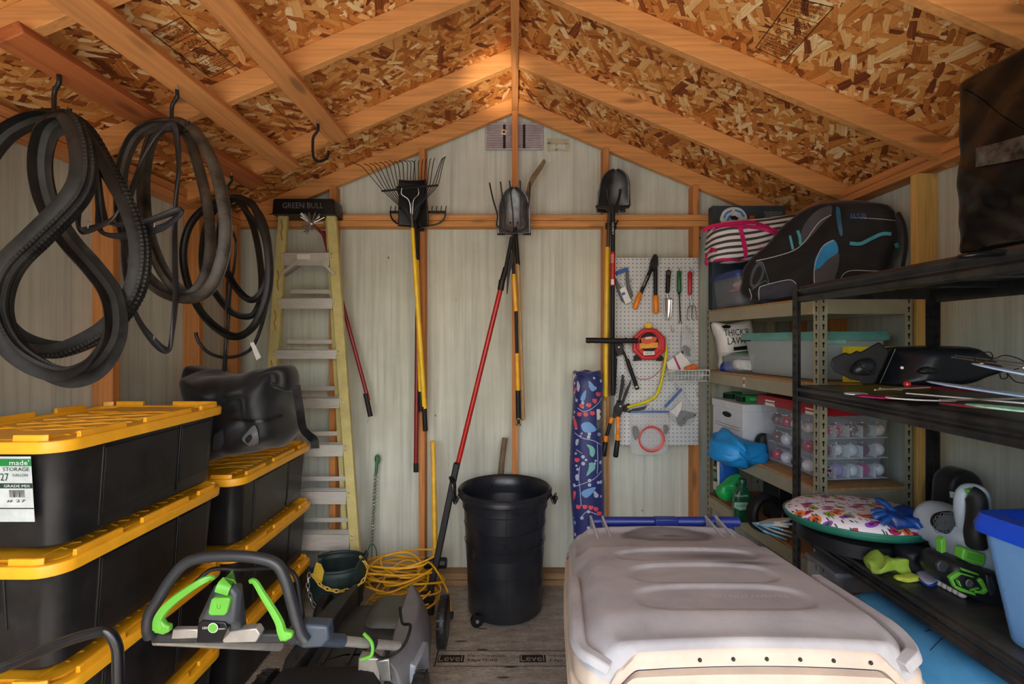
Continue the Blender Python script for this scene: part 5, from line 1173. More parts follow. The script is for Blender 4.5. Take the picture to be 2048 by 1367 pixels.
for pts in ([(120, 530), (160, 555), (210, 540), (260, 500), (285, 460)], [(100, 700), (150, 735), (230, 755), (285, 785)], [(255, 770), (258, 880), (255, 980)], [(92, 1070), (180, 1040), (240, 1010), (285, 960)], [(110, 815), (150, 842)], [(150, 1270), (190, 1238), (260, 1262)], [(135, 930), (128, 1000), (136, 1080), (145, 1200)]):
    line_decal('printed_stem', [px6(*q) for q in pts], 1.4 if len(pts) > 2 else 1, bf, PW, t)
decal('care_label', [(1193, 818), (1205, 817), (1205, 838), (1194, 839)], bf, WHT, t, off=.004)
decal('care_label', [(1193, 840), (1204, 839), (1204, 858), (1195, 860)], bf, M('label_mossy', (110, 112, 96), .6), t, off=.004)
# ---------------------------------------------------------------- RUBBISH BIN
t = thing('rubbish_bin', 'large open black plastic rubbish bin on wheels in the middle of the floor', 'bin', (-.058, 2.84, 0))
BC = M('bin_black', (28, 31, 38), .3, var=.12, bump=.06, bscale=120, dust=.05)
prof = [(.20, .02), (.212, .03), (.218, .20), (.222, .36), (.226, .365), (.236, .60), (.238, .605), (.246, .61), (.248, .655), (.250, .66), (.262, .665), (.264, .70), (.256, .71), (.246, .70), (.238, .64), (.225, .35), (.205, .06)]
MB().lathe(prof, (-.058, 2.84, 0), 48, (0, 0, 1), True).build('bin_body', BC, t, smooth=50)
MB().lathe([(.0001, .05), (.2, .05)], (-.058, 2.84, 0), 32).build('bin_floor', BG, t)
MB().lathe([(.258, .685), (.271, .690), (.272, .703), (.262, .712), (.255, .706)], (-.058, 2.84, 0), 48, (0, 0, 1)).build('rolled_rim', BC, t)
for zz in (.42, .52): MB().tube([(-.058+(.2325+.0+.02*(zz-.42)*1.3)*math.cos(a), 2.84+(.2325+.02*(zz-.42)*1.3)*math.sin(a), zz-.012*math.sin(a+math.pi/2+1.57)**2) for a in [2*math.pi*j/40 for j in range(40)]], .0018, 5, True).build('moulded_ring', BC, t)
a = math.radians(-90+3); MB().tube([(-.058+r*math.cos(a), 2.84+r*math.sin(a), z) for r, z in ((.2135, .04), (.2195, .2), (.2225, .35), (.2365, .598), (.2475, .62), (.2495, .655))], .0016, 5).build('mould_seam', BC, t)
for s in (-1, 1):
    p0 = Vector((-.058+s*.258, 2.80, .69))
    hh = [(0, -.03, -.01), (.02, -.035, -.05), (.03, -.035, -.03), (.035, -.035, .05 if s < 0 else -.02), (.055 if s < 0 else .03, .0, .085 if s < 0 else -.02), (.035, .035, .05 if s < 0 else -.02), (.03, .035, -.03), (.02, .035, -.05), (0, .03, -.01)]
    MB().tube(cr([p0+Vector((s*x, y, z)) for x, y, z in hh], 5), .008, 9).build('handle', BLKG, t)
for s in (-1, 1):
    ctr = Vector((-.058+s*.13-.02, 2.665 if s < 0 else 3.02, .035))
    w_ = MB().lathe([(.0001, -.012), (.034, -.012), (.036, 0), (.034, .012), (.0001, .012)], ctr, 20, (.35, -1, 0)).build('wheel', BLKG, t)
    MB().lathe([(.009, .013), (.009, .017), (.0001, .018)], ctr, 12, (.35, -1, 0)).build('axle_cap', STEEL, w_)
# ================================================================ BEIGE SHELVING
BEI = M('beige_steel', (168, 164, 138), .42, metal=.25, var=.06, dust=.08); PB = M('particle_shelf', (176, 136, 88), .75, var=.2, scale=60)
ang = math.atan2(.095, 1.0)
# rack frame: origin at the front near corner, length runs to the back wall, depth to the right wall
RO = Vector((1.289, 2.075, 0)); ey = Vector((-math.sin(ang), math.cos(ang), 0)); ex = Vector((math.cos(ang), math.sin(ang), 0)); LEN, DEP = .985, .43
Mr = Matrix(((ex.x, ey.x, 0, RO.x), (ex.y, ey.y, 0, RO.y), (0, 0, 1, 0), (0, 0, 0, 1)))
bs = thing('shelving_unit', 'beige steel shelving unit with slotted posts in the back right corner', 'shelving', (1.45, 2.6, 0))
def rb(mb, x0, x1, y0, y1, z0, z1): return mb.box(x0, x1, y0, y1, z0, z1, Mr)
SLOT = M('slot_dark', (26, 24, 20), .9)
for x, sx in ((0, 1), (DEP, -1)):
    for y, sy in ((0, 1), (LEN, -1)):
        m = MB(); rb(m, min(x, x+sx*.036), max(x, x+sx*.036), min(y, y+sy*.002), max(y, y+sy*.002), 0, 1.745); rb(m, min(x, x+sx*.002), max(x, x+sx*.002), min(y, y+sy*.036), max(y, y+sy*.036), 0, 1.745)
        po_ = m.build('post', BEI, bs)
        k = MB()
        for i in range(45):
            z = .05+i*.0381
            # keyhole slots on both flanges: round head over a narrow throat
            for xx in (.018,):
                xa = x+sx*xx
                pr1 = [(xa+.006*math.cos(a), z+.008+.006*math.sin(a)) for a in [j*math.pi/4 for j in range(8)]]
                yy = y-sy*.0006
                for pts in (pr1, [(xa-.003, z-.010), (xa+.003, z-.010), (xa+.003, z+.006), (xa-.003, z+.006)]):
                    k.add([Mr@Vector((p, yy, q)) for p, q in pts], [tuple(range(len(pts)))])
                ya = y+sy*xx; xx2 = x-sx*.0006
                for pts in ([(ya+.006*math.cos(a), z+.008+.006*math.sin(a)) for a in [j*math.pi/4 for j in range(8)]], [(ya-.003, z-.010), (ya+.003, z-.010), (ya+.003, z+.006), (ya-.003, z+.006)]):
                    k.add([Mr@Vector((xx2, p, q)) for p, q in pts], [tuple(range(len(pts)))])
        k.build('keyhole_slots', SLOT, po_, smooth=0, kind='stuff')
ZL = (1.735, 1.365, .918, .60, .14)
for i, z in enumerate(ZL):
    rb(MB(), .004, DEP-.004, .004, LEN-.004, z-.006, z+.008).build('shelf_board', PB, bs, bevel=.001)
    for x0, x1, y0, y1 in ((-.004, .010, .03, LEN-.03), (DEP-.010, DEP+.004, .03, LEN-.03), (.03, DEP-.03, -.004, .010), (.03, DEP-.03, LEN-.010, LEN+.004)):
        m = MB(); rb(m, x0, x1, y0, y1, z-.066, z-.002); m.build('beam', BEI, bs, bevel=.002)
m = MB().slab([(1495, 763), (1503, 765), (1503, 782), (1495, 780)], 2.62, .002); 
o_ = Vector((1.2255, 2.66, 1.333)); MB().add([Mr@Vector((-.0055, .56+dy, 1.333+dz)) for dy, dz in ((-.012, -.026), (.012, -.026), (.012, .026), (-.012, .026))], [(0, 1, 2, 3)]).build('warning_sticker', WHT, bs)
MB().add([Mr@Vector((-.0065, .56+dy, 1.333+dz)) for dy, dz in ((-.008, -.008), (.008, -.012), (.007, .012), (-.006, .014))], [(0, 1, 2, 3)]).build('sticker_mark', M('mark_red', (150, 50, 40), .5), bs)
def RP(px, py, y):   # point seen at px,py lying on the vertical plane rack-y = y
    d = Vector(((px-CX)/F, 1, -(py-CY)/F)); o = Vector((0, 0, EYE)); n_ = ey; t_ = ((RO+ey*y)-o).dot(n_)/d.dot(n_); return o+d*t_
# ================================================================ BLACK RACK
br = thing('black_shelving_unit', 'black steel shelving unit along the right wall nearest the door', 'shelving', (1.4, 1.4, 0))
BR = M('rack_black', (34, 36, 38), .3, metal=.3, var=.25, dust=.16); BD = M('rack_deck', (44, 47, 50), .42, var=.25, dust=.25)
bx0, bx1, by0, by1 = 1.143, 1.725, .62, 2.02
for x, sx in ((bx0, 1), (bx1, -1)):
    for y, sy in ((by1, -1), (by0, 1)):
        m = MB(); m.box(min(x, x+sx*.034), max(x, x+sx*.034), min(y, y+sy*.0025), max(y, y+sy*.0025), 0, 1.776); m.box(min(x, x+sx*.0025), max(x, x+sx*.0025), min(y, y+sy*.034), max(y, y+sy*.034), 0, 1.776)
        p_ = m.build('post', BR, br, bevel=.0008)
        k = MB()
        for i in range(44):
            z = .04+i*.0381
            for u in (.012, .024):
                k.box(x+sx*u-.002, x+sx*u+.002, y-.0032, y-.0030+.0062, z, z+.016); k.box(x-.0005 if sx > 0 else x-.003, x+.003 if sx > 0 else x+.0005, y+sy*u-.002, y+sy*u+.002, z, z+.016)
        k.build('slots', SLOT, p_, smooth=0, kind='stuff')
BZ = (1.775, 1.372, .822, .16)
for z in BZ:
    m = MB(); m.box(bx0+.012, bx1-.012, by0+.01, by1-.01, z-.012, z); m.build('shelf_deck', BD, br, bevel=.003)
    for k in range(1, 5):
        y = by0+(by1-by0)*k/5; MB().box(bx0+.02, bx1-.02, y-.015, y+.015, z-.03, z-.012).build('deck_brace', BR, br, bevel=.003)
    for x, s in ((bx0, 1), (bx1, -1)):
        prof = [(0, .002), (-s*.012, -.004), (-s*.016, -.016), (-s*.004, -.028), (-s*.002, -.034), (-s*.014, -.044), (-s*.012, -.062), (s*.010, -.066), (s*.014, -.03)]
        MB().loft([[Vector((x+s*.012+a, y, z+b)) for a, b in prof] for y in (by0+.03, by1-.036)]).build('beam', BR, br, bevel=.003)
    for y, s in ((by0, 1), (by1, -1)):
        prof = [(0, .002), (-s*.006, -.004), (-s*.006, -.05), (s*.012, -.05), (s*.014, -.01)]
        MB().loft([[Vector((x, y+s*.008+a, z+b)) for a, b in prof] for x in (bx0+.03, bx1-.03)]).build('end_beam', BR, br, bevel=.002)
# ================================================================ helpers for boxes with lids
def bin_(name, label, c, w, d, h, body, lidm, lidh=.03, taper=.9, rz=0, cat='storage box', lip=.012, latches=None, group=None, wall=.004, lidrib=True):
    """clear or frosted box: c is the centre of its base; w along local x, d along y"""
    t = thing(name, label, cat, c, group); t.rotation_euler.z = 0
    Mx = Matrix.Translation(Vector(c))@Matrix.Rotation(rz, 4, 'Z')
    def L(k, z, g=0, r=.03): return [Mx@Vector((x, y, z)) for x, y in rr(w*k+g, d*k+g, r, 5)]
    b = MB().loft([L(taper, 0, -.03), L(taper, .004, -.006), L(taper, .012), L(1, h-.02, -.004), L(1, h-.018, .006), L(1, h-.006, .008), L(1, h-.006, -.008), L(1, h-.02, -.012), L(taper, .016, -.008), L(taper, .012, -.03)])
    b.build('tub', body, t, smooth=50)
    if lidm:
        l = MB().loft([L(1, h-.012, .014), L(1, h-.016, lip*2), L(1, h+.002, lip*2+.004), L(1, h+lidh*.6, lip*1.6), L(1, h+lidh, lip), L(1, h+lidh, -.05), L(1, h+lidh-.006, -.07), L(.2, h+lidh-.006)])
        l.build('lid', lidm, t, smooth=50)
    return t, Mx
# clear boxes, items on the beige top shelf -------------------------------------------------
CLB = M('clear_box', (214, 222, 230), .1, alpha=.14, var=.02); FRO = M('frosted_box', (196, 210, 210), .35, alpha=.62, var=.03); FRB = M('blue_frosted', (120, 170, 222), .3, alpha=.72, var=.04)
def RC(x, y, z): v = Mr@Vector((x, y, z)); return (v.x, v.y, v.z)
t, Mx = bin_('clear_storage_box', 'clear box with a blue lid holding folded clothes on the top beige shelf', RC(.15, .825, 1.7435), .255, .30, .19, CLB, M('lid_blue', (50, 72, 130), .4), rz=ang, lidh=.02, taper=.88)
def lump(name, label, cat, c, s, m, amp=.02, fr=9, seed=1, p=3, group=None, rz=0, parent=None, pn='body'):
    t = parent or thing(name, label, cat, c, group)
    Mx = Matrix.Translation(Vector(c))@Matrix.Rotation(rz, 4, 'Z'); mb = MB(); loops = []
    nu, nv = 26, 12
    for i in range(nv+1):
        a = -math.pi/2+math.pi*(i+.02)/(nv+.04); z = math.copysign(abs(math.sin(a))**.7, math.sin(a)); rr_ = abs(math.cos(a))**(.5)
        lp = []
        for j in range(nu):
            b = 2*math.pi*j/nu; q = Vector((math.copysign(abs(math.cos(b))**(2/p), math.cos(b))*rr_*s[0]/2, math.copysign(abs(math.sin(b))**(2/p), math.sin(b))*rr_*s[1]/2, (z+1)*s[2]/2))
            q = q+Vector((noise.noise(q*fr+Vector((seed, 0, 0))), noise.noise(q*fr+Vector((0, seed, 0))), noise.noise(q*fr+Vector((0, 0, seed)))))*amp
            q.z = max(q.z, .0); lp.append(Mx@q)
        loops.append(lp)
    mb.loft(loops); mb.build(pn, m, t, smooth=180); return t, mb
CPK = M('cloth_pink', (236, 186, 184), .8, bump=.3, bscale=30); CCO = M('cloth_coral', (226, 92, 88), .7); CNV = M('cloth_navy', (30, 38, 58), .8, bump=.3, bscale=30)
lump('folded_clothes', 'dark navy clothes folded at the bottom of the blue-lidded clear box', 'clothes', RC(.15, .825, 1.752), (.20, .23, .09), CNV, rz=ang)
lump('folded_shirt', 'coral shirt folded on the navy clothes in the clear box', 'clothes', RC(.15, .80, 1.846), (.17, .19, .016), CCO, amp=.004, rz=ang, seed=4)
lump('pink_garment', 'pale pink garment crumpled under the blue lid of the clear box', 'clothes', RC(.16, .79, 1.868), (.16, .18, .048), CPK, amp=.012, rz=ang, seed=6)
# helmet carton
t = thing('helmet_carton', 'dark grey carton printed with a blue and white helmet, back of top shelf', 'box', RC(.30, .94, 1.744))
fx0, fx1 = P(1424, 470, 3.04).x, P(1569, 470, 3.04).x; z0, z1 = 1.744, P(0, 412, 3.04).z
CG = M('carton_slate', (58, 70, 78), .45, var=.1); MB().box(fx0, fx1, 3.03, 3.098, z0, z1).build('carton', CG, t, bevel=.002)
Yc = 3.0285; zc = P(0, 436, Yc).z
def flat(par, name, pts, m, Y=Yc): return MB().add([P(x, y, Y) for x, y in pts], [tuple(range(len(pts)))]).build(name, m, par, smooth=0)
HBc, HWc = M('print_blue', (86, 150, 206), .5, var=.2), M('print_white', (222, 230, 234), .5)
flat(t, 'helmet_print', [(v.x, v.y) for v in cr([(x, y, 0) for x, y in [(1443, 444), (1443, 428), (1452, 418), (1466, 414), (1482, 417), (1492, 428), (1494, 440), (1484, 444)]], 4, True)], HWc)
for i, pts in enumerate(([(1446, 434), (1452, 424), (1464, 419), (1464, 422), (1454, 428), (1450, 438)], [(1470, 418), (1484, 422), (1490, 432), (1486, 434), (1480, 426), (1470, 422)], [(1452, 442), (1456, 432), (1464, 428), (1462, 433), (1458, 444)], [(1482, 442), (1486, 438), (1492, 440), (1488, 443)])): flat(t, 'helmet_stripe', pts, HBc, Yc-.001)
flat(t, 'visor_print', [(1460, 432), (1470, 431), (1478, 436), (1474, 440), (1462, 439)], BLK, Yc-.0015)
flat(t, 'logo_print', [(1499, 431), (1509, 431), (1509, 442), (1499, 442)], M('logo_orange', (226, 92, 44), .5)); 
for i in range(6): text('lettering', 'SPORT HELMET SPECIFICATION', P(1546, 424+i*4, Yc), (1, 0, 0), (0, 0, 1), .006, HWc, t, w=.115-.012*(i % 3))
# striped bag
def stripes():
    m, n, b = newmat('striped_canvas'); co = gen(n); w = nd(n, 'ShaderNodeTexNoise', Scale=3.0, Detail=1.0); n.links.new(co, w.inputs['Vector'])
    s = n.nodes.new('ShaderNodeSeparateXYZ'); n.links.new(mapping(n, co, rot=(0, math.radians(8), 0)), s.inputs[0])
    v = mth(n, 'ADD', mth(n, 'MULTIPLY', s.outputs[2], 34.0), mth(n, 'MULTIPLY', w.outputs[0], 3.0))
    k = mth(n, 'GREATER_THAN', mth(n, 'FRACT', v), .55); n.links.new(mixc(n, k, lin((228, 226, 224)), lin((66, 62, 66))), b.inputs['Base Color']); b.inputs['Roughness'].default_value = .75; return m
PK = M('hot_pink', (214, 34, 110), .6, var=.1)
t = thing('striped_bag', 'grey and white striped duffel bag with hot pink straps on the clear box', 'bag', P(1500, 480, 2.8)); 
sb = MB(); ol = [(1418, 478), (1424, 456), (1445, 446), (1490, 444), (1540, 440), (1590, 434), (1618, 438), (1616, 470), (1590, 500), (1540, 516), (1500, 524), (1455, 526), (1424, 524), (1414, 504)]
sb.pillow([P(x, y, 2.86) for x, y in ol], .20, p=3.2, amp=.014, fr=7, seed=2, n=5); zmin = 1.743+.19+.0255
sb.v = [Vector((v.x, v.y, max(v.z, zmin))) for v in sb.v]
sb.build('bag_body', stripes(), t, smooth=180); bv = sb.bvh()
decal('strap', [(1474, 448), (1483, 447), (1489, 470), (1496, 500), (1494, 516), (1488, 516), (1486, 498), (1480, 470)], bv, PK, t, off=.006)
line_decal('top_trim', [(1424, 458), (1450, 450), (1490, 452), (1530, 458), (1560, 470), (1580, 464), (1600, 450), (1612, 440)], 8, bv, PK, t, off=.006); line_decal('bottom_trim', [(1428, 522), (1450, 518), (1490, 522)], 5, bv, PK, t, off=.005)
MB().sweep(cr([P(1432, 500, 2.76), P(1420, 500, 2.74), P(1412, 516, 2.74), P(1413, 530, 2.74), P(1420, 520, 2.75)], 5), [(-.002, -.012), (.002, -.012), (.002, .012), (-.002, .012)], ref=(1, 0, .2)).build('carry_strap', PK, t)
MB().sweep(cr([P(1404, 462, 2.79), P(1425, 452, 2.77), P(1450, 448, 2.76), P(1500, 444, 2.75), P(1530, 452, 2.75), P(1560, 464, 2.75)], 5), [(-.002, -.012), (.002, -.012), (.002, .012), (-.002, .012)], ref=(0, -1, .6)).build('carry_strap', PK, t)
text_decal('lettering', 'justice', [(1516, 504), (1550, 496), (1552, 484), (1518, 492)], bv, PK, t, off=.006)
# gear bag
GB = M('gear_black', (24, 24, 26), .7, var=.3, bump=.35, bscale=14, sheen=.2); GG = M('gear_grey', (78, 76, 82), .75, var=.1, bump=.3, bscale=90); GT = M('gear_blue', (30, 148, 208), .5, var=.08); GC = M('gear_cyan', (70, 170, 184), .5, var=.08); GW = M('gear_piping', (196, 196, 194), .5)
t = thing('gear_bag', 'large black sports gear bag with blue and grey panels on the top beige shelf', 'bag', P(1650, 600, 2.3)); gb = MB()
YG = 2.34
def YX(px): return 2.74-(px-1505)/311*.50
DV = Vector((.88, .47, 0)); CEN = Vector((0, 0, 0))
ol = [(1505, 600), (1500, 560), (1515, 525), (1560, 480), (1600, 440), (1640, 412), (1700, 404), (1770, 408), (1800, 418), (1816, 450), (1816, 500), (1800, 540), (1810, 570), (1790, 600), (1700, 606), (1600, 606)]
gb.pillow([P(x, y, YX(x)) for x, y in ol], .24, p=4.0, amp=.016, fr=6, seed=7, n=5, shrink=.3, nl=11, dirv=DV)
gb.v = [v+Vector((noise.noise(v*14), noise.noise(v*12+Vector((4, 0, 0))), noise.noise(v*13+Vector((0, 4, 0)))))*.007 for v in gb.v]
gb.v = [Vector((min(v.x, 1.73), v.y, max(v.z, 1.744))) for v in gb.v]
gb.build('bag_body', GB, t, smooth=180); bv = gb.bvh()
def K(x, y): return (1380+x/3.254, 380+y/3.254)
def dk_(name, pts, m, off=.004, sp=3): decal(name, [K(*p) for p in pts], bv, m, t, off=off, smooth_pts=sp)
def ld(name, pts, w, m, off=.006): line_decal(name, [K(*p) for p in pts], w, bv, m, t, off=off)
dk_('grey_panel', [(720, 280), (760, 200), (830, 130), (900, 102), (925, 110), (915, 165), (860, 220), (800, 290), (740, 350), (710, 340)], GG); dk_('blue_panel', [(812, 525), (812, 460), (840, 400), (880, 350), (940, 325), (965, 400), (900, 450), (850, 500)], GT); dk_('grey_panel', [(812, 620), (812, 530), (860, 490), (965, 405), (965, 500), (945, 560), (938, 600)], GG)
dk_('end_panel', [(450, 715), (450, 640), (480, 618), (590, 600), (660, 590), (690, 610), (690, 680)], M('gear_slate', (56, 58, 72), .7, bump=.3), sp=2); dk_('zip_panel', [(950, 110), (975, 120), (985, 200), (995, 290), (975, 290), (955, 200)], M('zip_teal', (40, 100, 130), .5), sp=2)
dk_('logo_panel', [(1028, 110), (1060, 90), (1340, 100), (1360, 130), (1360, 195), (1030, 180)], M('gear_mesh', (46, 44, 46), .8), off=.003, sp=2)
ld('piping', [(430, 460), (560, 430), (680, 390), (750, 330), (800, 260), (850, 200), (920, 160)], 1.6, GW); ld('piping', [(812, 625), (808, 520), (830, 430), (870, 360), (935, 325)], 1.6, GW); ld('piping', [(385, 640), (400, 690), (390, 720)], 1.6, GW); ld('piping', [(975, 595), (1000, 545), (1060, 522), (1200, 526), (1380, 528)], 1.3, GW); ld('piping', [(450, 715), (450, 640), (480, 620), (600, 590), (660, 585), (692, 610)], 1.5, GW); ld('piping', [(1060, 180), (1200, 185), (1360, 200)], 1.2, GW)
ld('blue_trim', [(650, 295), (660, 340), (670, 385)], 5, GC); ld('blue_trim', [(700, 262), (715, 310), (718, 355)], 6, GC); ld('blue_trim', [(1040, 345), (1110, 348), (1180, 315), (1250, 285), (1310, 285)], 7, GC); ld('blue_trim', [(1340, 345), (1352, 380)], 8, GC); ld('blue_trim', [(1390, 170), (1400, 240), (1390, 340)], 5, M('zip_teal2', (38, 90, 116), .5))
dk_('foot_pod', [(390, 610), (400, 540), (430, 480), (470, 470), (485, 520), (470, 580), (420, 640)], GG); dk_('foot_pod_inset', [(405, 600), (415, 550), (440, 500), (460, 495), (468, 530), (450, 580), (420, 615)], GB, off=.008); ld('pod_piping', [(400, 650), (440, 620), (490, 590), (515, 610), (490, 520), (470, 470), (430, 470)], 1.2, M('pod_blue', (90, 124, 144), .5))
text_decal('lettering', 'BSR', [K(1045, 185), K(1160, 185), K(1155, 150), K(1045, 152)], bv, M('logo_outline', (60, 96, 150), .5), t, off=.008)
MB().tube(cr([P(1796, 425, 2.20), P(1808, 450, 2.18), P(1812, 490, 2.17), P(1806, 530, 2.18), P(1800, 560, 2.2)], 5), .008, 8).build('shoulder_strap', GB, t)
# ---- shelf 2 of the beige unit
t = thing('lawn_seed_bag', 'white bag printed in black and green lettering on the second beige shelf', 'bag', RC(.08, .90, 1.374))
lw = MB(); ol = [(1426, 660), (1425, 645), (1460, 646), (1500, 640), (1503, 670), (1502, 700), (1500, 735), (1470, 742), (1440, 740), (1436, 690)]
lw.pillow([P(x, y, 2.99) for x, y in ol], .12, p=2.6, amp=.012, fr=12, seed=5, n=4); lw.v = [Vector((v.x, v.y, max(v.z, 1.374))) for v in lw.v]; lw.build('bag_body', WHT, t, smooth=180); bv2 = lw.bvh()
BKI = M('bag_ink', (26, 28, 26), .5); GRS = M('grass_print', (60, 110, 40), .5, var=.5, scale=60)
text_decal('lettering', "THICK'R", [(1449, 672), (1499, 669), (1499, 656), (1447, 658)], bv2, BKI, t, off=.006); text_decal('lettering', 'LAWN', [(1456, 689), (1498, 685), (1498, 672), (1455, 675)], bv2, BKI, t, off=.006)
decal('print_panel', [(1467, 694), (1499, 690), (1499, 698), (1468, 701)], bv2, BKI, t, off=.006); decal('grass_print', [(1444, 712), (1470, 704), (1500, 700), (1500, 728), (1470, 735), (1446, 735)], bv2, GRS, t, off=.005); decal('oval_print', [(1442, 652), (1452, 649), (1462, 651), (1460, 656), (1448, 657)], bv2, BKI, t, off=.006)
t, Mx = bin_('small_clear_box', 'small clear plastic box of white bags on the second beige shelf', RC(.075, .72, 1.374), .15, .20, .10, CLB, CLB, rz=ang, lidh=.012)
for i, (x, y, s_) in enumerate(((.05, .70, .06), (.10, .74, .06), (.075, .67, .055))): lump('plastic_pouch', ('white pouch at the left in the small clear box', 'white pouch at the back in the small clear box', 'white pouch nearest in the small clear box')[i], 'pouch', RC(x, y, 1.39), (s_, s_, .055), WHT, amp=.012, fr=20, seed=i*3+1, group='white pouches in the small clear box')
t, Mx = bin_('frosted_storage_box', 'long frosted box with pale teal lid on the second beige shelf', RC(.24, .40, 1.374), .34, .60, .20, FRO, M('lid_teal', (112, 178, 170), .4, alpha=.92), rz=ang, lidh=.022, taper=.88)
MB().box(.02, .028, .0, .09, 0, .035, Matrix.Translation(Vector(RC(.045, .62, 1.552)))@Matrix.Rotation(ang, 4, 'Z')).build('latch', BLKM, t, bevel=.003)
MB().box(-.05, .05, -.004, .004, 0, .04, Matrix.Translation(Vector(RC(.15, .095, 1.54)))@Matrix.Rotation(ang, 4, 'Z')).build('latch', M('lid_teal_clip', (150, 200, 196), .4), t, bevel=.003)
lump('packed_linen', 'pale grey linen filling the frosted box with the teal lid', 'linen', RC(.24, .40, 1.388), (.26, .50, .15), M('linen', (150, 160, 160), .9), amp=.01, rz=ang)
lump('cord_bundle', 'bundled blue cord at the far left of the second beige shelf', 'cord', RC(.06, .83, 1.374), (.10, .06, .05), M('cord_blue', (28, 74, 180), .5, var=.4), amp=.02, fr=24)
t = thing('yellow_carton', 'bright yellow flat carton on the right of the second beige shelf', 'box', RC(.30, .085, 1.62))
t.location = Vector(RC(.25, .06, 1.374)); MB().box(0, .42, -.05, .0, 0, .10, Matrix.Translation(Vector(RC(.02, .075, 1.50)))@Matrix.Rotation(ang, 4, 'Z')) 
yb_ = MB().box(.145, .39, .012, .05, 1.376, 1.53, Mr); yb_.build('carton', M('carton_yellow', (232, 206, 34), .45, var=.08), t, bevel=.002)
# ---- shelf 3
t = thing('file_box', 'white cardboard file box with dark handle slots on the third beige shelf', 'box', RC(.12, .78, .926)); CW = M('card_white', (214, 220, 226), .6, var=.04)
MB().box(.012, .20, .60, .93, .928, 1.180, Mr).build('box_body', CW, t, bevel=.003); MB().box(.007, .205, .595, .935, 1.165, 1.206, Mr).build('box_lid', CW, t, bevel=.003)
for z in (1.13, .99):
    a = [Mr@Vector((.0095, .765+dy, z+dz)) for dy, dz in [(x*.05, y*.016) for x, y in circ(1, 14)]]; MB().add(a, [tuple(range(14))]).build('handle_slot', BG, t)
for z in (1.07, 1.055, .95): MB().add([Mr@Vector((.0095, y, z+dz)) for y, dz in ((.63, 0), (.90, 0), (.90, .002), (.63, .002))], [(0, 1, 2, 3)]).build('printed_line', INK, t, smooth=0)
for i, (y, x, lb, rz_) in enumerate(((.86, .10, 'green battery pack nearest the back wall on the white file box', .6), (.70, .10, 'green battery pack lying flat on the white file box', .1))):
    t = thing('battery_pack', lb, 'battery', RC(x, y, 1.207), 'green battery packs on the file box'); Mb = Matrix.Translation(Vector(RC(x, y, 1.207)))@Matrix.Rotation(rz_, 4, 'Z')
    MB().box(-.055, .055, -.03, .03, 0, .04, Mb).build('pack', M('battery_green', (24, 150, 72), .4), t, bevel=.006); MB().box(-.056, -.03, -.031, .031, .004, .036, Mb).build('end_cap', BG, t, bevel=.004)
    text('lettering', 'EGO', Mb@Vector((.012, -.0315, .02)), Mb.to_3x3()@Vector((1, 0, 0)), (0, 0, 1), .012, INKW, t)
t = thing('blue_cloth', 'bright blue nylon cloth spilling over the edge of the third beige shelf', 'cloth', RC(.0, .56, .93)); CB = M('nylon_blue', (24, 142, 214), .45, var=.12, bump=.3, bscale=10)
bl = MB(); ol = [(1418, 905), (1425, 885), (1450, 870), (1462, 862), (1490, 880), (1520, 888), (1528, 905), (1528, 930), (1490, 935), (1445, 928), (1425, 920)]
bl.pillow([P(x, y, 2.60) for x, y in ol], .22, p=2.2, amp=.02, fr=9, seed=11, n=5); bl.v = [v+Vector((noise.noise(v*26), abs(noise.noise(Vector((v.x*30+v.z*22, v.y*12, v.z*9))))*2.2, noise.noise(v*24+Vector((3, 3, 3)))))*.016 for v in bl.v]; bl.v = [Vector((v.x, v.y, max(v.z, .926) if v.x > 1.215 else max(v.z, .86))) for v in bl.v]; bl.build('cloth_body', CB, t, smooth=180)
lump('black_pouch', 'black pouch beside the ornament box on the third beige shelf', 'pouch', RC(.10, .535, .93), (.09, .07, .13), BG, amp=.015)
t, Mx = bin_('ornament_box', 'large clear box with red lid full of christmas baubles on the third beige shelf', RC(.222, .29, .928), .345, .46, .315, M('clear_box_milky', (214, 224, 236), .16, alpha=.12, var=.02), M('lid_red', (156, 22, 36), .38, var=.1), rz=ang, lidh=.03, taper=.86)
for y in (.40, .10): MB().box(-.004, .006, -.04, .04, 0, .03, Matrix.Translation(Vector(RC(.04, y, 1.225)))@Matrix.Rotation(ang, 4, 'Z')).build('latch', WHT, t, bevel=.003)
bm_ = {k: M('bauble_'+k, c, .12, coat=1, var=v_) for k, c, v_ in (('crimson', (176, 24, 60), .1), ('plum', (96, 24, 72), .1), ('white', (232, 234, 238), .05), ('brown', (96, 60, 58), .5), ('violet', (170, 150, 214), .08), ('pearl', (212, 224, 232), .05), ('magenta', (190, 40, 120), .1), ('silver', (190, 180, 170), .6))}
WD = M('dot_white', (240, 240, 240), .4)
rb_ = random.Random(12); cnt = 0
tray = thing('bauble_tray', 'white divided card trays stacked inside the ornament box', 'tray', RC(.235, .28, .94)); TW = M('tray_card', (226, 232, 240), .6, alpha=.7)
for zl in (.945, 1.035, 1.125): MB().box(.085, .385, .075, .49, zl-.003, zl, Mr).build('tray_floor', TW, tray, bevel=.001)
for zl in (.945, 1.035, 1.125):
    for k in range(1, 5): x = .075+.32*k/5; MB().box(x-.001, x+.001, .08, .48, zl, zl+.05, Mr).build('divider', TW, tray)
names = ('crimson', 'white', 'plum', 'pearl', 'violet', 'magenta', 'brown', 'silver')
rows = {0: ('plum', 'violet', 'pearl', 'magenta', 'pearl'), 1: ('plum', 'white', 'pearl', 'plum', 'white'), 2: ('crimson', 'crimson', 'brown', 'brown', 'silver')}
words = {'crimson': 'crimson', 'white': 'white', 'plum': 'dark plum', 'pearl': 'pearl', 'violet': 'pale violet', 'magenta': 'magenta', 'brown': 'brown', 'silver': 'silver'}
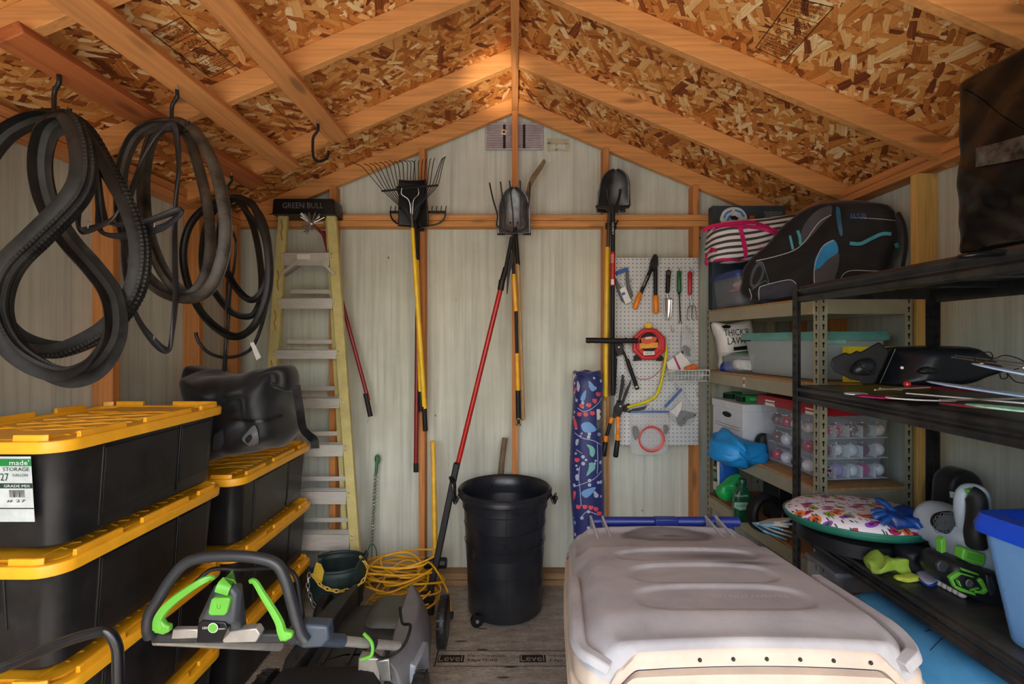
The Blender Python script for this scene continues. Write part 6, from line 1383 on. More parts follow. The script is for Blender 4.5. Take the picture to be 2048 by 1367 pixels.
colw = ('at the left', 'second from the left', 'in the middle', 'second from the right', 'at the right'); roww = ('bottom', 'middle', 'top')
for r_ in range(3):
    for k in range(5):
        x = .107+.064*k; z = .946+.09*r_+.028; key = rows[r_][k]; p = Vector(RC(x, .112+(.01 if k % 2 else 0), z))
        b_ = thing('bauble', f'{words[key]} bauble {colw[k]} in {roww[r_]} tray, near end of ornament box', 'bauble', p, 'christmas baubles in the ornament box')
        MB().ball(p, .0295, 18, 12).build('ball', bm_[key], b_); MB().tube([p+Vector((0, 0, .0265)), p+Vector((0, 0, .034))], .006, 8).build('cap', STEEL, b_)
        if (r_, k) in ((2, 0), (2, 1), (2, 2), (1, 1), (0, 0)):
            dm = MB(); col_ = WD if key != 'white' else BLK
            for q in range(26):
                d = Vector((rb_.uniform(-1, 1), rb_.uniform(-1, -.1), rb_.uniform(-1, 1))).normalized(); dm.ball(p+d*.0290, .0028, 6, 4)
            dm.build('dots', col_, b_, kind='stuff')
sd = [('white', .1), ('crimson', .2), ('brown', .3), ('plum', .4)]
for r_ in range(3):
    for k in range(4):
        key = ('white', 'plum', 'pearl', 'crimson', 'crimson', 'plum', 'pearl', 'brown', 'silver', 'pearl', 'crimson', 'brown')[r_*4+k]; p = Vector(RC(.098, .20+.078*k, .974+.09*r_))
        b_ = thing('bauble', f'{words[key]} bauble {("nearest","second","third","farthest")[k]} along the long side, {roww[r_]} tray of ornament box', 'bauble', p, 'christmas baubles in the ornament box')
        MB().ball(p, .029, 16, 10).build('ball', bm_[key], b_); MB().tube([p+Vector((0, 0, .0255)), p+Vector((0, 0, .033))], .006, 8).build('cap', STEEL, b_)
# ---- shelf 4
def bottle(name, label, c, prof, m, cat='bottle', parts=()):
    t = thing(name, label, cat, c); MB().lathe(prof, c, 24, cap=True).build('body', m, t, smooth=50)
    for pn, pr2, mm in parts: MB().lathe(pr2, c, 24, cap=True).build(pn, mm, t, smooth=50)
    return t
c = RC(.045, .92, .609)
t = bottle('spray_can', 'green and black spray can standing at the far left of the fourth beige shelf', c, [(.031, 0), (.033, .004), (.033, .18), (.028, .195), (.024, .2)], M('can_green', (42, 82, 52), .35, var=.3), 'spray can', (('cap', [(.026, .198), (.028, .2), (.028, .235), (.024, .24)], BG), ('yellow_band', [(.0335, .165), (.0335, .180)], YPL), ('white_label', [(.0336, .04), (.0336, .09)], M('label_cream', (214, 216, 190), .5)), ('green_label', [(.0336, .11), (.0336, .15)], M('can_label', (120, 150, 120), .5))))
for i, w_ in enumerate(('WASP', 'HORNET', 'KILLER')): text('lettering', w_, Vector(c)+Vector((-.012, -.0345, .08-.016*i)), (1, -.3, 0), (0, 0, 1), .010, BKI, t, w=.04)
t = thing('blue_pouch', 'blue and white printed pouch behind the green bag on the fourth beige shelf', 'pouch', RC(.08, .84, .609)); pm, _ = None, None
pils(t, 'pouch_body', [(1434, 920), (1450, 922), (1474, 930), (1474, 985), (1440, 985)], M('pouch_blue', (30, 100, 190), .4, var=.1), Y=2.86, d=.05); flat(t, 'white_stripe', [(1434, 922), (1439, 922), (1439, 984), (1435, 984)], WHT, 2.83)
t = thing('green_bag', 'crumpled green plastic bag tied at the top on the fourth beige shelf', 'bag', RC(.06, .72, .609)); pils(t, 'bag_body', [(1435, 985), (1440, 968), (1456, 958), (1474, 945), (1482, 955), (1470, 985), (1460, 1000), (1444, 998)], M('bag_green', (30, 170, 84), .35, var=.25, bump=.5, bscale=12), Y=2.72, d=.07, amp=.012, fr=16)
t = thing('green_bottle', 'dark green jug of outdoor cleaner with white lettering on the fourth beige shelf', 'bottle', RC(.06, .55, .609)); GBm = M('bottle_green', (20, 84, 54), .25, var=.15)
bo = MB(); c0 = Vector((P(1484, 1000, 2.58).x, 2.58, .609)); MBm = Matrix.Translation(c0)
bo.loft([[MBm@Vector((x, y, z)) for x, y in rr(w, d, min(w, d)*.3, 4)] for w, d, z in ((.085, .055, 0), (.09, .06, .006), (.09, .06, .11), (.075, .055, .15), (.04, .04, .175), (.03, .03, .18), (.03, .03, .19))]); bo.build('body', GBm, t, smooth=50)
MB().lathe([(.018, .188), (.020, .19), (.020, .215), (.017, .22)], c0, 18, cap=True).build('cap', GBm, t); bw = bo.bvh()
flat(t, 'label', [(1469, 1004), (1496, 1004), (1494, 1018), (1480, 1020), (1468, 1014)], M('label_pale', (150, 200, 170), .4), 2.545); text('lettering', 'TREE & LAWN', P(1483, 991, 2.545), (1, 0, 0), (0, 0, 1), .011, INKW, t, w=.066); text('lettering', 'KLEEN', P(1483, 1011, 2.543), (1, 0, 0), (0, 0, 1), .011, GBm, t, w=.05)
t = thing('hose_reel', 'black round hose reel beside the green jug on the fourth beige shelf', 'reel', RC(.12, .36, .609)); cN = P(1530, 1000, 2.42)
MB().lathe([(.085, -.03), (.095, -.02), (.095, .02), (.085, .03), (.06, .02), (.06, -.02), (.085, -.03)], (cN.x, 2.42, .609+.096), 28, (.3, -1, 0)).build('flange', BG, t)
for k in range(3): MB().tube([Vector((cN.x, 2.40+.02*k, .705))+Vector((.075*math.cos(a), 0, .075*math.sin(a))) for a in [j*math.pi/12 for j in range(24)]], .010, 8, True).build('hose_loop', BLKG, t)
MB().box(.04, .20, .44, .52, .609, .80, Mr).build('x', BG) if 0 else None
t = thing('black_case', 'black plastic case standing behind the green jug on the fourth beige shelf', 'case', RC(.16, .5, .609)); MB().box(.11, .19, .44, .58, .609, .84, Mr).build('case_body', BG, t, bevel=.01)
# papers spilled between shelf and bin (shelf 5 height)
OGN0 = M('paper_mint', (170, 206, 184), .6); PBL = M('paper_blue', (120, 176, 206), .5, var=.25, scale=30); PCR = M('paper_cream', (214, 206, 186), .6, var=.15)
for i in range(5):
    x, y = R.uniform(.02, .2), R.uniform(.05, .5); z = .149+.004*i
    t = thing('instruction_leaflet', ('cream', 'pale blue', 'white', 'grey', 'mint green')[i]+' leaflet in the loose pile on the lowest beige shelf', 'paper', RC(x, y, z), 'loose leaflets on the lowest beige shelf')
    Mp = Matrix.Translation(Vector(RC(x, y, z)))@Matrix.Rotation(R.uniform(0, 3), 4, 'Z'); MB().grid(lambda u, v: Mp@Vector(((u-.5)*.14, (v-.5)*.2, .004*math.sin(u*5)+.002)), 4, 4).build('sheet', (PCR, PBL, WHT, ALU, OGN0)[i], t, solid=.001)
t = thing('leaflet_stack', 'stack of pale blue and cream packets wedged beside the bin lid under the cushion', 'packets', (1.18, 2.12, .149))
for k in range(8):
    p = P(1545+8*(k % 3), 1062-3*k, 2.20-.01*k); Mp = Matrix.Translation(Vector((p.x-.01, p.y+.0, p.z)))@Matrix.Rotation(.3*k, 4, 'Z')@Matrix.Rotation(.35, 4, 'Y'); MB().box(-.06, .05, -.05, .05, -.004, .004, Mp).build('packet', (PBL, PCR, WHT)[k % 3], t, bevel=.001)
MB().box(1.14, 1.24, 2.16, 2.24, .149, .66).build('x', BG) if 0 else None
# ================================================================ BLACK RACK CONTENTS
# big wrapped object
PLF = M('black_film', (14, 13, 13), .2, var=.3, bump=.25, bscale=5)
t = thing('wrapped_bundle', 'tall bundle wrapped in glossy black plastic film on top of the black shelving', 'bundle', (1.5, 1.3, 1.776))
wm = MB(); x0w, x1w, zb, zt_ = 1.165, 1.70, 1.78, 2.235
lps = []
for k in range(41):
    f = k/40; y = 1.30-.62*f; g = 1-.03*max(0, 1-f*30)**2-.03*max(0, (f-.95)*20)**2
    lp = []
    for x, z in rr(x1w-x0w, zt_-zb, .018, 6, (x0w+x1w)/2, (zb+zt_)/2): lp.append((x, z))
    pts = []
    for q in range(len(lp)):
        a_, b2_ = Vector((*lp[q], 0)), Vector((*lp[(q+1) % len(lp)], 0)); mm_ = max(1, int((b2_-a_).length/.02)); pts += [a_.lerp(b2_, h/mm_) for h in range(mm_)]
    cxm, czm = (x0w+x1w)/2, (zb+zt_)/2
    lps.append([Vector((cxm+(p.x-cxm)*g+.02*(zt_-p.y)*math.sin(f*5), y, czm+(p.y-czm)*g)) for p in pts])
wm.loft(lps)
def fold(v):
    a = noise.noise(Vector((v.y*9+v.z*11, v.y*3-v.z*2, v.x*2)))*.014+abs(noise.noise(Vector((v.y*13-v.z*17, v.z*3, 3))))*.022*(2.25-v.z)/.45+noise.noise(v*4)*.01
    return Vector((v.x-a, v.y, v.z+noise.noise(v*7)*.006))
wm.v = [fold(v) for v in wm.v]; wm.v = [Vector((min(v.x, 1.73), v.y, max(v.z, 1.777))) for v in wm.v]
wm.build('film_wrap', PLF, t, smooth=180, sub=1); bw_ = wm.bvh()
TPM = M('clear_tape', (66, 60, 54), .2, var=.5, scale=30)
decal('tape_patch', [(1952, 296), (1985, 288), (2055, 268), (2070, 312), (2000, 326), (1951, 334)], bw_, TPM, t, off=.012)
MB().pillow([P(x, y, 1.16) for x, y in [(1926, 508), (1940, 505), (2000, 500), (2060, 494), (2056, 508), (1990, 514), (1920, 516)]], .05, amp=.006, fr=20).build('gathered_hem', PLF, t, smooth=180)
line_decal('fold_ridge', [(1926, 180), (1960, 200), (2000, 232), (2046, 262)], 5, bw_, PLF, t, off=.004)
# mower chute on the middle shelf
CH = M('chute_black', (24, 27, 32), .33, var=.15, bump=.04); t = thing('mower_chute', 'black moulded plastic mulching chute lying on the middle black shelf', 'chute', P(1800, 768, 1.7))
cm = MB(); ol = [(1752, 766), (1763, 740), (1775, 715), (1790, 696), (1830, 692), (1880, 691), (1905, 693), (1925, 706), (1945, 722), (1961, 737), (1948, 743), (1920, 752), (1890, 764), (1840, 769), (1790, 770)]
cm.pillow([P(x, y, 1.66) for x, y in ol], .26, p=3, n=4, shrink=.5, nl=11); cm.v = [Vector((v.x, v.y, max(v.z, 1.374))) for v in cm.v]; cm.build('chute_body', CH, t, smooth=180); bc_ = cm.bvh()
decal('collar_band', [(1748, 764), (1778, 698), (1790, 696), (1764, 762), (1757, 768)], bc_, BG, t, off=.004); line_decal('collar_line', [(1750, 763), (1762, 735), (1780, 698)], 1, bc_, GW, t, off=.006); line_decal('collar_line', [(1760, 766), (1774, 735), (1791, 697)], 1, bc_, GW, t, off=.006)
pils(t, 'grip_tab', [(1836, 742), (1850, 732), (1872, 738), (1868, 746), (1845, 748)], BG, Y=1.54, d=.03); MB().ball(P(1804, 735, 1.53), .005, 10, 6).build('stud', WHT, t)
MB().loft([[P(x, y, Y) for x, y in [(1661, 730), (1664, 716), (1690, 704), (1700, 708), (1714, 700), (1720, 704), (1758, 683), (1780, 702), (1766, 735), (1750, 768), (1724, 770), (1722, 762), (1700, 758), (1668, 742)]] for Y in (1.60, 1.78)]).build('mouth_flange', BG, t, bevel=.006)
pils(t, 'inner_rib', [(1700, 745), (1712, 722), (1740, 716), (1746, 735), (1738, 750)], CH, Y=1.60, d=.05); MB().tube([P(1708, 746, 1.58), P(1705, 734, 1.57), P(1716, 728, 1.575), P(1742, 748, 1.57), P(1750, 738, 1.57)], .003, 6).build('rib_edge', CH, t)
# garden ornament stakes and flat pieces
def oval(name, label, c, a, b_, rz, m, tilt=0, cat='ornament', group='flat garden ornaments on the middle black shelf', rim=None):
    t = thing(name, label, cat, c, group); Mo = Matrix.Translation(Vector(c))@Matrix.Rotation(rz, 4, 'Z')@Matrix.Rotation(tilt, 4, 'Y')
    lp = [[Mo@Vector((a*k*math.cos(q), b_*k*math.sin(q), z)) for q in [2*math.pi*j/28 for j in range(28)]] for k, z in ((.96, -.002), (1, 0), (.96, .002))]
    MB().loft(lp).build('disc', m, t, smooth=40)
    if rim: MB().tube(lp[1], .0022, 6, True).build('rim', rim, t)
    return t
zs = 1.374; OW = M('ornament_ice', (176, 200, 230), .2, var=.08); OM = M('ornament_magenta', (170, 44, 100), .4, var=.5, scale=40); OR_ = M('ornament_wine', (110, 26, 34), .4, var=.4, scale=40); OGn = M('ornament_mint', (140, 190, 160), .4, var=.3, scale=50)
def at(px, py, z): Y = (EYE-z)*F/(py-CY); return P(px, py, Y)
oval('garden_ornament', 'white ringed flat ornament at the near left end of the middle black shelf', at(1712, 787, zs+.004), .033, .03, 0, WHT, rim=WHT)
oval('garden_ornament', 'magenta patterned flat ornament beside the white ringed one', at(1765, 793, zs+.004), .075, .05, -.6, OM)
oval('garden_ornament', 'black leaf-shaped flat ornament on the middle black shelf below the chute', at(1840, 797, zs+.012), .08, .04, -.5, BG, rim=GW)
oval('garden_ornament', 'long ice-blue flat ornament fanned out over the right of the middle shelf', P(1990, 782, 1.25), .14, .045, -.9, OW, tilt=.12)
oval('garden_ornament', 'ice-blue flat ornament highest of the pile at the right edge', P(2040, 745, 1.18), .09, .04, -.9, OW, tilt=.22)
oval('garden_ornament', 'dark red patterned flat ornament under the ice-blue pieces', P(1915, 778, 1.45), .13, .05, -.5, OR_, tilt=.05)
oval('garden_ornament', 'pale green patterned flat ornament at the front right of the middle shelf', P(2035, 818, 1.12), .09, .04, -.7, OGn, tilt=.05)
oval('garden_ornament', 'second wine-red flat ornament lying low near the shelf edge', P(1950, 812, 1.22), .07, .025, -.8, OR_, tilt=.03)
for i, (a, b_, lb) in enumerate((((1750, 779, 1.50), (1860, 774, 1.36), 'thin steel garden stake lying nearest the chute'), ((1905, 714, 1.45), (2048, 735, 1.15), 'thin steel garden stake rising over the chute tail'), ((1912, 711, 1.5), (2060, 728, 1.2), 'thin pale garden stake highest above the ornaments'), ((1880, 800, 1.30), (2060, 796, 1.10), 'long steel garden stake across the ornament pile'), ((1815, 786, 1.42), (2050, 806, 1.12), 'white flat garden stake slanting across the shelf'), ((1760, 776, 1.56), (1805, 780, 1.50), 'short steel garden stake beside the red knob'))):
    t = thing('garden_stake', lb, 'stake', P(*a), 'thin garden stakes on the middle black shelf')
    if i == 4: MB().bar(P(*a), P(*b_), .014, .003).build('rod', WHT, t, bevel=.001)
    else: MB().tube([P(*a), P(*b_)], .0024, 7).build('rod', STEEL, t)
    MB().ball(P(*a), .0035, 8, 5).build('tip', STEEL, t)
t = thing('glass_ball', 'small glossy red ball resting by the chute on the middle shelf', 'knob', P(1814, 768, 1.48)); MB().ball(P(1814, 768, 1.48), .0105, 14, 9).build('ball', M('knob_red', (170, 40, 34), .2, coat=1), t); MB().tube([P(1818, 776, 1.48), P(1824, 784, 1.47)], .002, 6).build('stem', IRON, t)
t = thing('brass_knob', 'small brass knob on the garden stakes at the right', 'knob', P(1962, 727, 1.33)); MB().ball(P(1962, 727, 1.33), .0075, 12, 8).build('ball', M('brass_knob', (180, 140, 50), .25, metal=.8), t); MB().tube([P(1966, 727, 1.33), P(1975, 728, 1.32)], .002, 6).build('stem', IRON, t)
t = thing('tangled_wire', 'thin black tangled wire above the ornaments at the right edge', 'wire', P(1990, 715, 1.25))
MB().tube(cr([P(x, y, 1.25+.02*math.sin(i)) for i, (x, y) in enumerate([(1950, 722), (1955, 708), (1980, 704), (1984, 718), (1960, 722), (1950, 712), (1975, 712), (1990, 716), (2010, 710), (2040, 718), (2052, 730), (2020, 740), (2000, 735), (2002, 756), (2015, 754), (2014, 746), (2030, 762), (2050, 766)])], 5), .0014, 5).build('strand', BG, t)
# cushion
def fruit():
    m, n, b = newmat('fruit_print'); co = gen(n); col = None
    b0 = n.nodes.new('ShaderNodeRGB'); b0.outputs[0].default_value = (*lin((236, 232, 240)), 1); col = b0.outputs[0]
    for i, (c, c2, sc, st, ro) in enumerate(((lin((190, 40, 84)), lin((120, 20, 70)), 15, (1, 1.9, 1), .3), (lin((150, 168, 60)), lin((90, 120, 40)), 14, (1.6, 1, 1), 1.1), (lin((150, 84, 190)), lin((80, 30, 110)), 14, (1, 1.8, 1), 2.2), (lin((232, 130, 70)), lin((170, 60, 40)), 13, (1.5, 1, 1), .8), (lin((70, 120, 80)), lin((60, 100, 60)), 22, (3.5, 1, 1), 1.9), (lin((60, 50, 66)), lin((40, 30, 40)), 24, (4, 1, 1), .2))):
        vo = nd(n, 'ShaderNodeTexVoronoi', Scale=sc, Randomness=.85, voronoi_dimensions='2D'); n.links.new(mapping(n, co, st, (0, 0, ro), (i*1.7, i*.9, 0)), vo.inputs['Vector'])
        s = n.nodes.new('ShaderNodeSeparateColor'); n.links.new(vo.outputs['Color'], s.inputs[0]); thr = mth(n, 'GREATER_THAN', s.outputs[0], .66)
        col = mixc(n, mth(n, 'MULTIPLY', thr, mth(n, 'LESS_THAN', vo.outputs['Distance'], .30 if i < 4 else .2)), col, c); col = mixc(n, mth(n, 'MULTIPLY', thr, mth(n, 'LESS_THAN', vo.outputs['Distance'], .13)), col, c2)
    n.links.new(col, b.inputs['Base Color']); b.inputs['Roughness'].default_value = .6; return m
t = thing('round_cushion', 'round fruit-print cushion with green edge overhanging the lower black shelf', 'cushion', (1.31, 1.80, .87))
q = Vector((1.245, 1.785, .926)); tl = Matrix.Translation(q)@Matrix.Rotation(math.radians(-3.2), 4, 'X')@Matrix.Scale(.235/.272, 4)
MB().lathe([(.17, .8225), (.19, .83), (.19, .875), (.15, .885)], (1.245, 1.785, 0), 32, cap=True).build('seat_base', BG, t, smooth=50)
cu = MB().lathe([(.001, .030), (.08, .032), (.17, .030), (.235, .022), (.262, .004), (.268, -.004)], (0, 0, 0), 48, cap=False); cu.v = [tl@(v+Vector((0, 0, .004*noise.noise(v*9)))) for v in cu.v]; cu.build('printed_cover', fruit(), t, smooth=180)
cu = MB().lathe([(.268, -.004), (.272, -.008), (.270, -.024), (.255, -.036), (.001, -.036)], (0, 0, 0), 48); cu.v = [tl@v for v in cu.v]; cu.build('green_edge', M('cushion_green', (26, 104, 84), .6), t, smooth=180)
cu = MB().tube([tl@Vector((.271*math.cos(a), .271*math.sin(a), -.006)) for a in [2*math.pi*j/48 for j in range(48)]], .0045, 8, True); cu.build('piping', M('cushion_green2', (30, 120, 96), .5), t)
t = thing('binder_clip', 'small wire clip under the front edge of the round cushion', 'clip', P(1661, 1072, 1.70)); MB().tube(cr([P(1652, 1070, 1.72), P(1656, 1077, 1.70), P(1662, 1078, 1.70), P(1664, 1070, 1.71), P(1668, 1080, 1.69)], 4), .0018, 6).build('clip_wire', STEEL, t)
# black rounded thing behind the machine
t = thing('black_case_round', 'black round-topped zipped case behind the cordless blower', 'case', P(1910, 1000, 1.80)); t.location.z = .822
rc_ = MB(); ol = [(1882, 1042), (1880, 990), (1884, 955), (1900, 938), (1918, 934), (1938, 944), (1948, 965), (1948, 1000), (1946, 1042)]
rc_.pillow([P(x, y, 1.84) for x, y in ol], .09, p=4, n=4, shrink=.3); rc_.v = [Vector((min(v.x, 1.735), v.y, max(v.z, .823))) for v in rc_.v]; rc_.build('case_body', BAG, t, smooth=180); decal('white_label', [(1899, 982), (1918, 985), (1916, 998), (1900, 994)], rc_.bvh(), M('label_mint', (186, 214, 196), .5), t, off=.004)
MB().box(P(0, 0, 1.84).x+0, 0, 0, 0, 0, 0) if 0 else None
# cordless blower
t = thing('cordless_blower', 'grey cordless blower with black handle and lime green trim on the lower black shelf', 'blower', P(1930, 1200, 1.42)); t.location.z = .822
LGY = M('machine_grey', (176, 190, 198), .38, var=.06); YB_ = 1.44
def BP(x, y, Y=YB_): return P(1560+x/3.057, 920+y/3.057, Y)
def bpil(name, pts, m, Y, d, **k): mb = MB().pillow([BP(x, y, Y) for x, y in pts], d, n=4, p=k.pop('p', 4), shrink=k.pop('shrink', .3), **k); mb.v = [Vector((v.x, v.y, max(v.z, .8225))) for v in mb.v]; return mb.build(name, m, t, smooth=60), mb
bpil('air_duct', [(905, 430), (912, 360), (945, 310), (1000, 282), (1060, 280), (1095, 300), (1095, 400), (1060, 440), (1000, 480), (930, 510)], LGY, 1.52, .14)
bpil('intake_recess', [(945, 400), (955, 350), (1000, 325), (1060, 318), (1085, 335), (1080, 380), (1030, 415), (985, 440)], BG, 1.465, .04)
hx_ = MB()
for i in range(7):
    for j in range(6):
        x = 955+i*20+(10 if j % 2 else 0); y = 335+j*18
        if not (945 < x < 1080 and y > 318+(1060-x)*.05 and y < 440-(x-985)*.3 and x > 945+(y-400)*.6 and x > 990-(y-318)*.8): continue
        c_ = BP(x, y, 1.443); hx_.tube([c_+Vector((.0085*math.cos(a), 0, .0085*math.sin(a))) for a in [math.pi/6+k*math.pi/3 for k in range(6)]], .0010, 5, True)
hx_.build('hex_grille', M('grille_grey', (90, 96, 100), .4), t, kind='stuff')
bpil('shell', [(1020, 420), (1095, 330), (1150, 330), (1150, 440), (1230, 500), (1300, 560), (1310, 680), (1200, 660), (1110, 620), (1025, 590), (1015, 500)], LGY, 1.46, .15)
MB().sweep(cr([BP(1128, 420, 1.43), BP(1112, 340, 1.43), BP(1108, 260, 1.43), BP(1122, 200, 1.43), BP(1160, 176, 1.43), BP(1215, 190, 1.43), BP(1240, 240, 1.44), BP(1238, 330, 1.45), BP(1230, 420, 1.45), BP(1240, 500, 1.45)], 6), circ(.017, 12, .02), radii=None).build('handle_loop', LGY, t)
MB().sweep(cr([BP(1165, 205, 1.405), BP(1195, 225, 1.395), BP(1205, 290, 1.385), BP(1200, 370, 1.375), BP(1190, 450, 1.37), BP(1200, 520, 1.375)], 6), circ(.025, 12, .022)).build('rubber_grip', BG, t)
MB().slab([(1560+x/3.057, 920+y/3.057) for x, y in ((1160, 185), (1200, 178), (1236, 205), (1232, 225), (1165, 210))], 1.395, .02).build('speed_switch', LIME, t, bevel=.003)
bpil('trigger_guard', [(1122, 290), (1148, 250), (1150, 330), (1118, 330)], BG, 1.42, .03)
bpil('battery', [(940, 640), (960, 590), (1010, 575), (1110, 600), (1240, 640), (1310, 690), (1335, 760), (1340, 840), (1320, 868), (1240, 855), (1120, 810), (1000, 750), (945, 690)], M('battery_dark', (34, 37, 40), .4), 1.42, .13)
def bq(name, pts, m, Y=1.348, th=.012, bev=.002): return MB().slab([(1560+x/3.057, 920+y/3.057) for x, y in pts], Y, th).build(name, m, t, bevel=bev)
bq('release_button', [(1125, 545), (1140, 538), (1255, 575), (1262, 590), (1252, 645), (1235, 650), (1120, 610), (1115, 598)], LIME, 1.375, .03, .004); bq('button_inset', [(1142, 562), (1240, 592), (1238, 625), (1138, 595)], M('lime_deep', (84, 170, 56), .4), 1.373, .003, .001)
for pts in ([(1118, 665), (1128, 664), (1222, 696), (1218, 706), (1120, 676)], [(1108, 688), (1190, 712), (1186, 720), (1106, 697)], [(1040, 718), (1098, 680), (1110, 688), (1112, 700), (1064, 732), (1082, 768), (1070, 780)], [(1215, 738), (1232, 722), (1242, 728), (1278, 800), (1250, 822), (1196, 812), (1198, 798), (1238, 802), (1252, 790)], [(1070, 780), (1084, 770), (1198, 812), (1200, 830), (1100, 800)], [(1090, 738), (1097, 734), (1116, 772), (1108, 776)], [(1170, 800), (1176, 792), (1222, 780), (1226, 786)]): bq('green_trim', pts, LIME)
cE = BP(1157, 750, 1.347); MB().lathe([(.0001, .004), (.0095, .004), (.011, 0)], cE, 24, (0, -1, 0)).build('badge', M('badge_grey', (130, 134, 136), .35, metal=.5), t)
for r_ in (.0085, .006, .003): MB().tube([cE+Vector((r_*math.cos(a), -.0045, r_*math.sin(a))) for a in [j*math.pi/10 for j in range(20)]], .0006, 5, True).build('badge_ring', BG, t)
for pts in ([(960, 640), (985, 612), (1030, 625), (1040, 650), (1010, 690), (975, 680)], [(1262, 700), (1300, 710), (1325, 770), (1318, 820), (1290, 830), (1270, 760)]): bq('moulded_facet', pts, M('facet_dark', (48, 52, 56), .4), 1.352, .01, .003)
bq('green_tab', [(985, 490), (1010, 470), (1020, 560), (990, 570)], LIME, 1.40, .02)
# gloves and odds
lump('blue_glove', 'shiny blue work glove lying on the right front edge of the fruit-print cushion', 'glove', (1.285, 1.60, .945), (.15, .12, .05), M('glove_blue', (22, 60, 130), .3, var=.4, bump=.6, bscale=30), amp=.025, fr=16, seed=2)
t = bpy.data.objects['blue_glove']
gp = Vector((1.25, 1.585, .975))
for i, (dx, dy, dz) in enumerate(((-.07, -.01, .0), (-.075, .02, .01), (-.06, .05, .015), (-.03, .07, .05), (.02, -.05, 0))):
    MB().tube(cr([gp, gp+Vector((dx*.6, dy*.7, dz*.6+.008)), gp+Vector((dx, dy, dz-.008))], 4), .012, 9, radii=[1-.03*k for k in range(9)]).build('finger', M('glove_blue_light', (26, 80, 156), .3, var=.3), t)
lump('black_glove', 'crumpled black glove beside the cordless blower on the lower black shelf', 'glove', at(1838, 1142, .823), (.13, .09, .085), M('glove_black', (22, 24, 32), .5, var=.4, bump=.6), amp=.02, fr=18, seed=6)
lump('green_cloth', 'lime green cloth bunched under the blue glove on the lower black shelf', 'cloth', at(1778, 1142, .823), (.12, .06, .045), M('cloth_lime', (146, 178, 62), .75, var=.25, bump=.5), amp=.030, fr=26, seed=9)
lump('green_cloth_strip', 'thin lime and yellow cloth strip trailing from the green cloth', 'cloth', at(1818, 1160, .823), (.09, .03, .016), M('cloth_citrus', (190, 206, 70), .7, var=.3), amp=.008, fr=22, seed=3)
t = thing('blue_pouch_flat', 'flat lilac pouch with blue edge beside the cordless blower', 'pouch', at(1850, 1132, .825)); a4 = [at(1832, 1150, .826), at(1864, 1146, .826), at(1880, 1162, .826), at(1856, 1176, .826)]
MB().pillow([v+Vector((0, 0, .008)) for v in a4], .012, n=3, dirv=(0, 0, 1)).build('pouch_body', M('lilac', (186, 190, 214), .5), t, smooth=180); MB().tube(cr([v+Vector((0, 0, .008)) for v in a4], 4, True), .0032, 6, True).build('edge', M('edge_blue', (30, 80, 170), .4), t)
t = thing('bead_string', 'string of cream plastic beads lying in front of the cordless blower', 'beads', at(1870, 1160, .83))
for i in range(7): f = i/6; p = at(1858+66*f, 1154+34*f, .831); MB().ball(p, .0115, 12, 8, (1, 1, .8)).build('bead', M('bead_cream', (206, 198, 184), .5), t)
# blue lidded box at the right edge
t, Mx = bin_('blue_lid_box', 'frosted blue storage box with bright blue lid at the right edge', (1.43, 1.035, .823), .50, .44, .275, FRB, M('lid_bright_blue', (22, 72, 200), .35, var=.08), rz=.10, lidh=.03, taper=.86)
lump('white_cushion', 'white stuffed bag inside the blue lidded box', 'bag', (1.40, 1.03, .842), (.36, .32, .20), M('soft_white', (226, 228, 236), .8), amp=.04, fr=8)
# items below the lower shelf
t = thing('blue_tarp_bag', 'light blue padded fabric bag lying under the lower black shelf', 'bag', (1.3, 1.3, .15)); TB = M('tarp_blue', (70, 144, 190), .6, var=.1, bump=.3, bscale=6); ND = M('navy_fabric', (26, 38, 64), .7, var=.2, bump=.4, bscale=10)
tb = MB(); loops = []
for k in range(16):
    f = k/15; y = 1.72-f*.62; z0_ = .18; top = .742-.0*f; x0_ = 1.045+.02*math.sin(f*9); r = min(1, 1.6*math.sqrt(max(0.02, min(f, 1-f)*2)))
    lp = []
    for j in range(24):
        a = 2*math.pi*j/24; x = 1.30+math.copysign(abs(math.cos(a))**.5, math.cos(a))*(1.30-x0_)*(.6+.4*r); z = (top+z0_)/2+math.copysign(abs(math.sin(a))**.5, math.sin(a))*(top-z0_)/2*(.6+.4*r)
        v = Vector((x, y, z)); v += Vector((noise.noise(v*7), 0, 0))*.03; v.z = min(v.z, .745); lp.append(v)
    loops.append(lp)
tb.loft(loops); tb.build('padded_body', TB, t, smooth=180); btb = tb.bvh()
for pts in ([(1850, 1262), (1880, 1252), (1905, 1244)], [(1860, 1300), (1885, 1275), (1905, 1262)]): line_decal('seam', pts, 2, btb, ND, t, off=.003)
MB().box(1.17, 1.60, 1.12, 1.70, .163, .2).build('folded_base', ND, t, bevel=.02)
lump('navy_bag', 'dark navy crumpled bag low under the black shelving at the bottom right', 'bag', (1.16, .90, .17), (.32, .30, .55), ND, amp=.04, fr=7)
t = thing('small_parts_box', 'clear box of red and white small parts under the round cushion', 'box', (1.22, 1.86, .53)); MB().box(1.16, 1.42, 1.77, 1.95, .50, .70).build('tub', CLB, t, bevel=.006); MB().box(1.155, 1.425, 1.765, 1.955, .70, .715).build('lid', M('grey_lid', (120, 120, 124), .4), t, bevel=.003)
MB().box(1.17, 1.41, 1.78, 1.94, .505, .56).build('red_parts', M('parts_red', (170, 40, 30), .5, var=.3), t, bevel=.004); MB().box(1.16, 1.42, 1.77, 1.95, .162, .498).build('drawer_base', M('drawer_grey', (86, 90, 96), .5), t, bevel=.006)
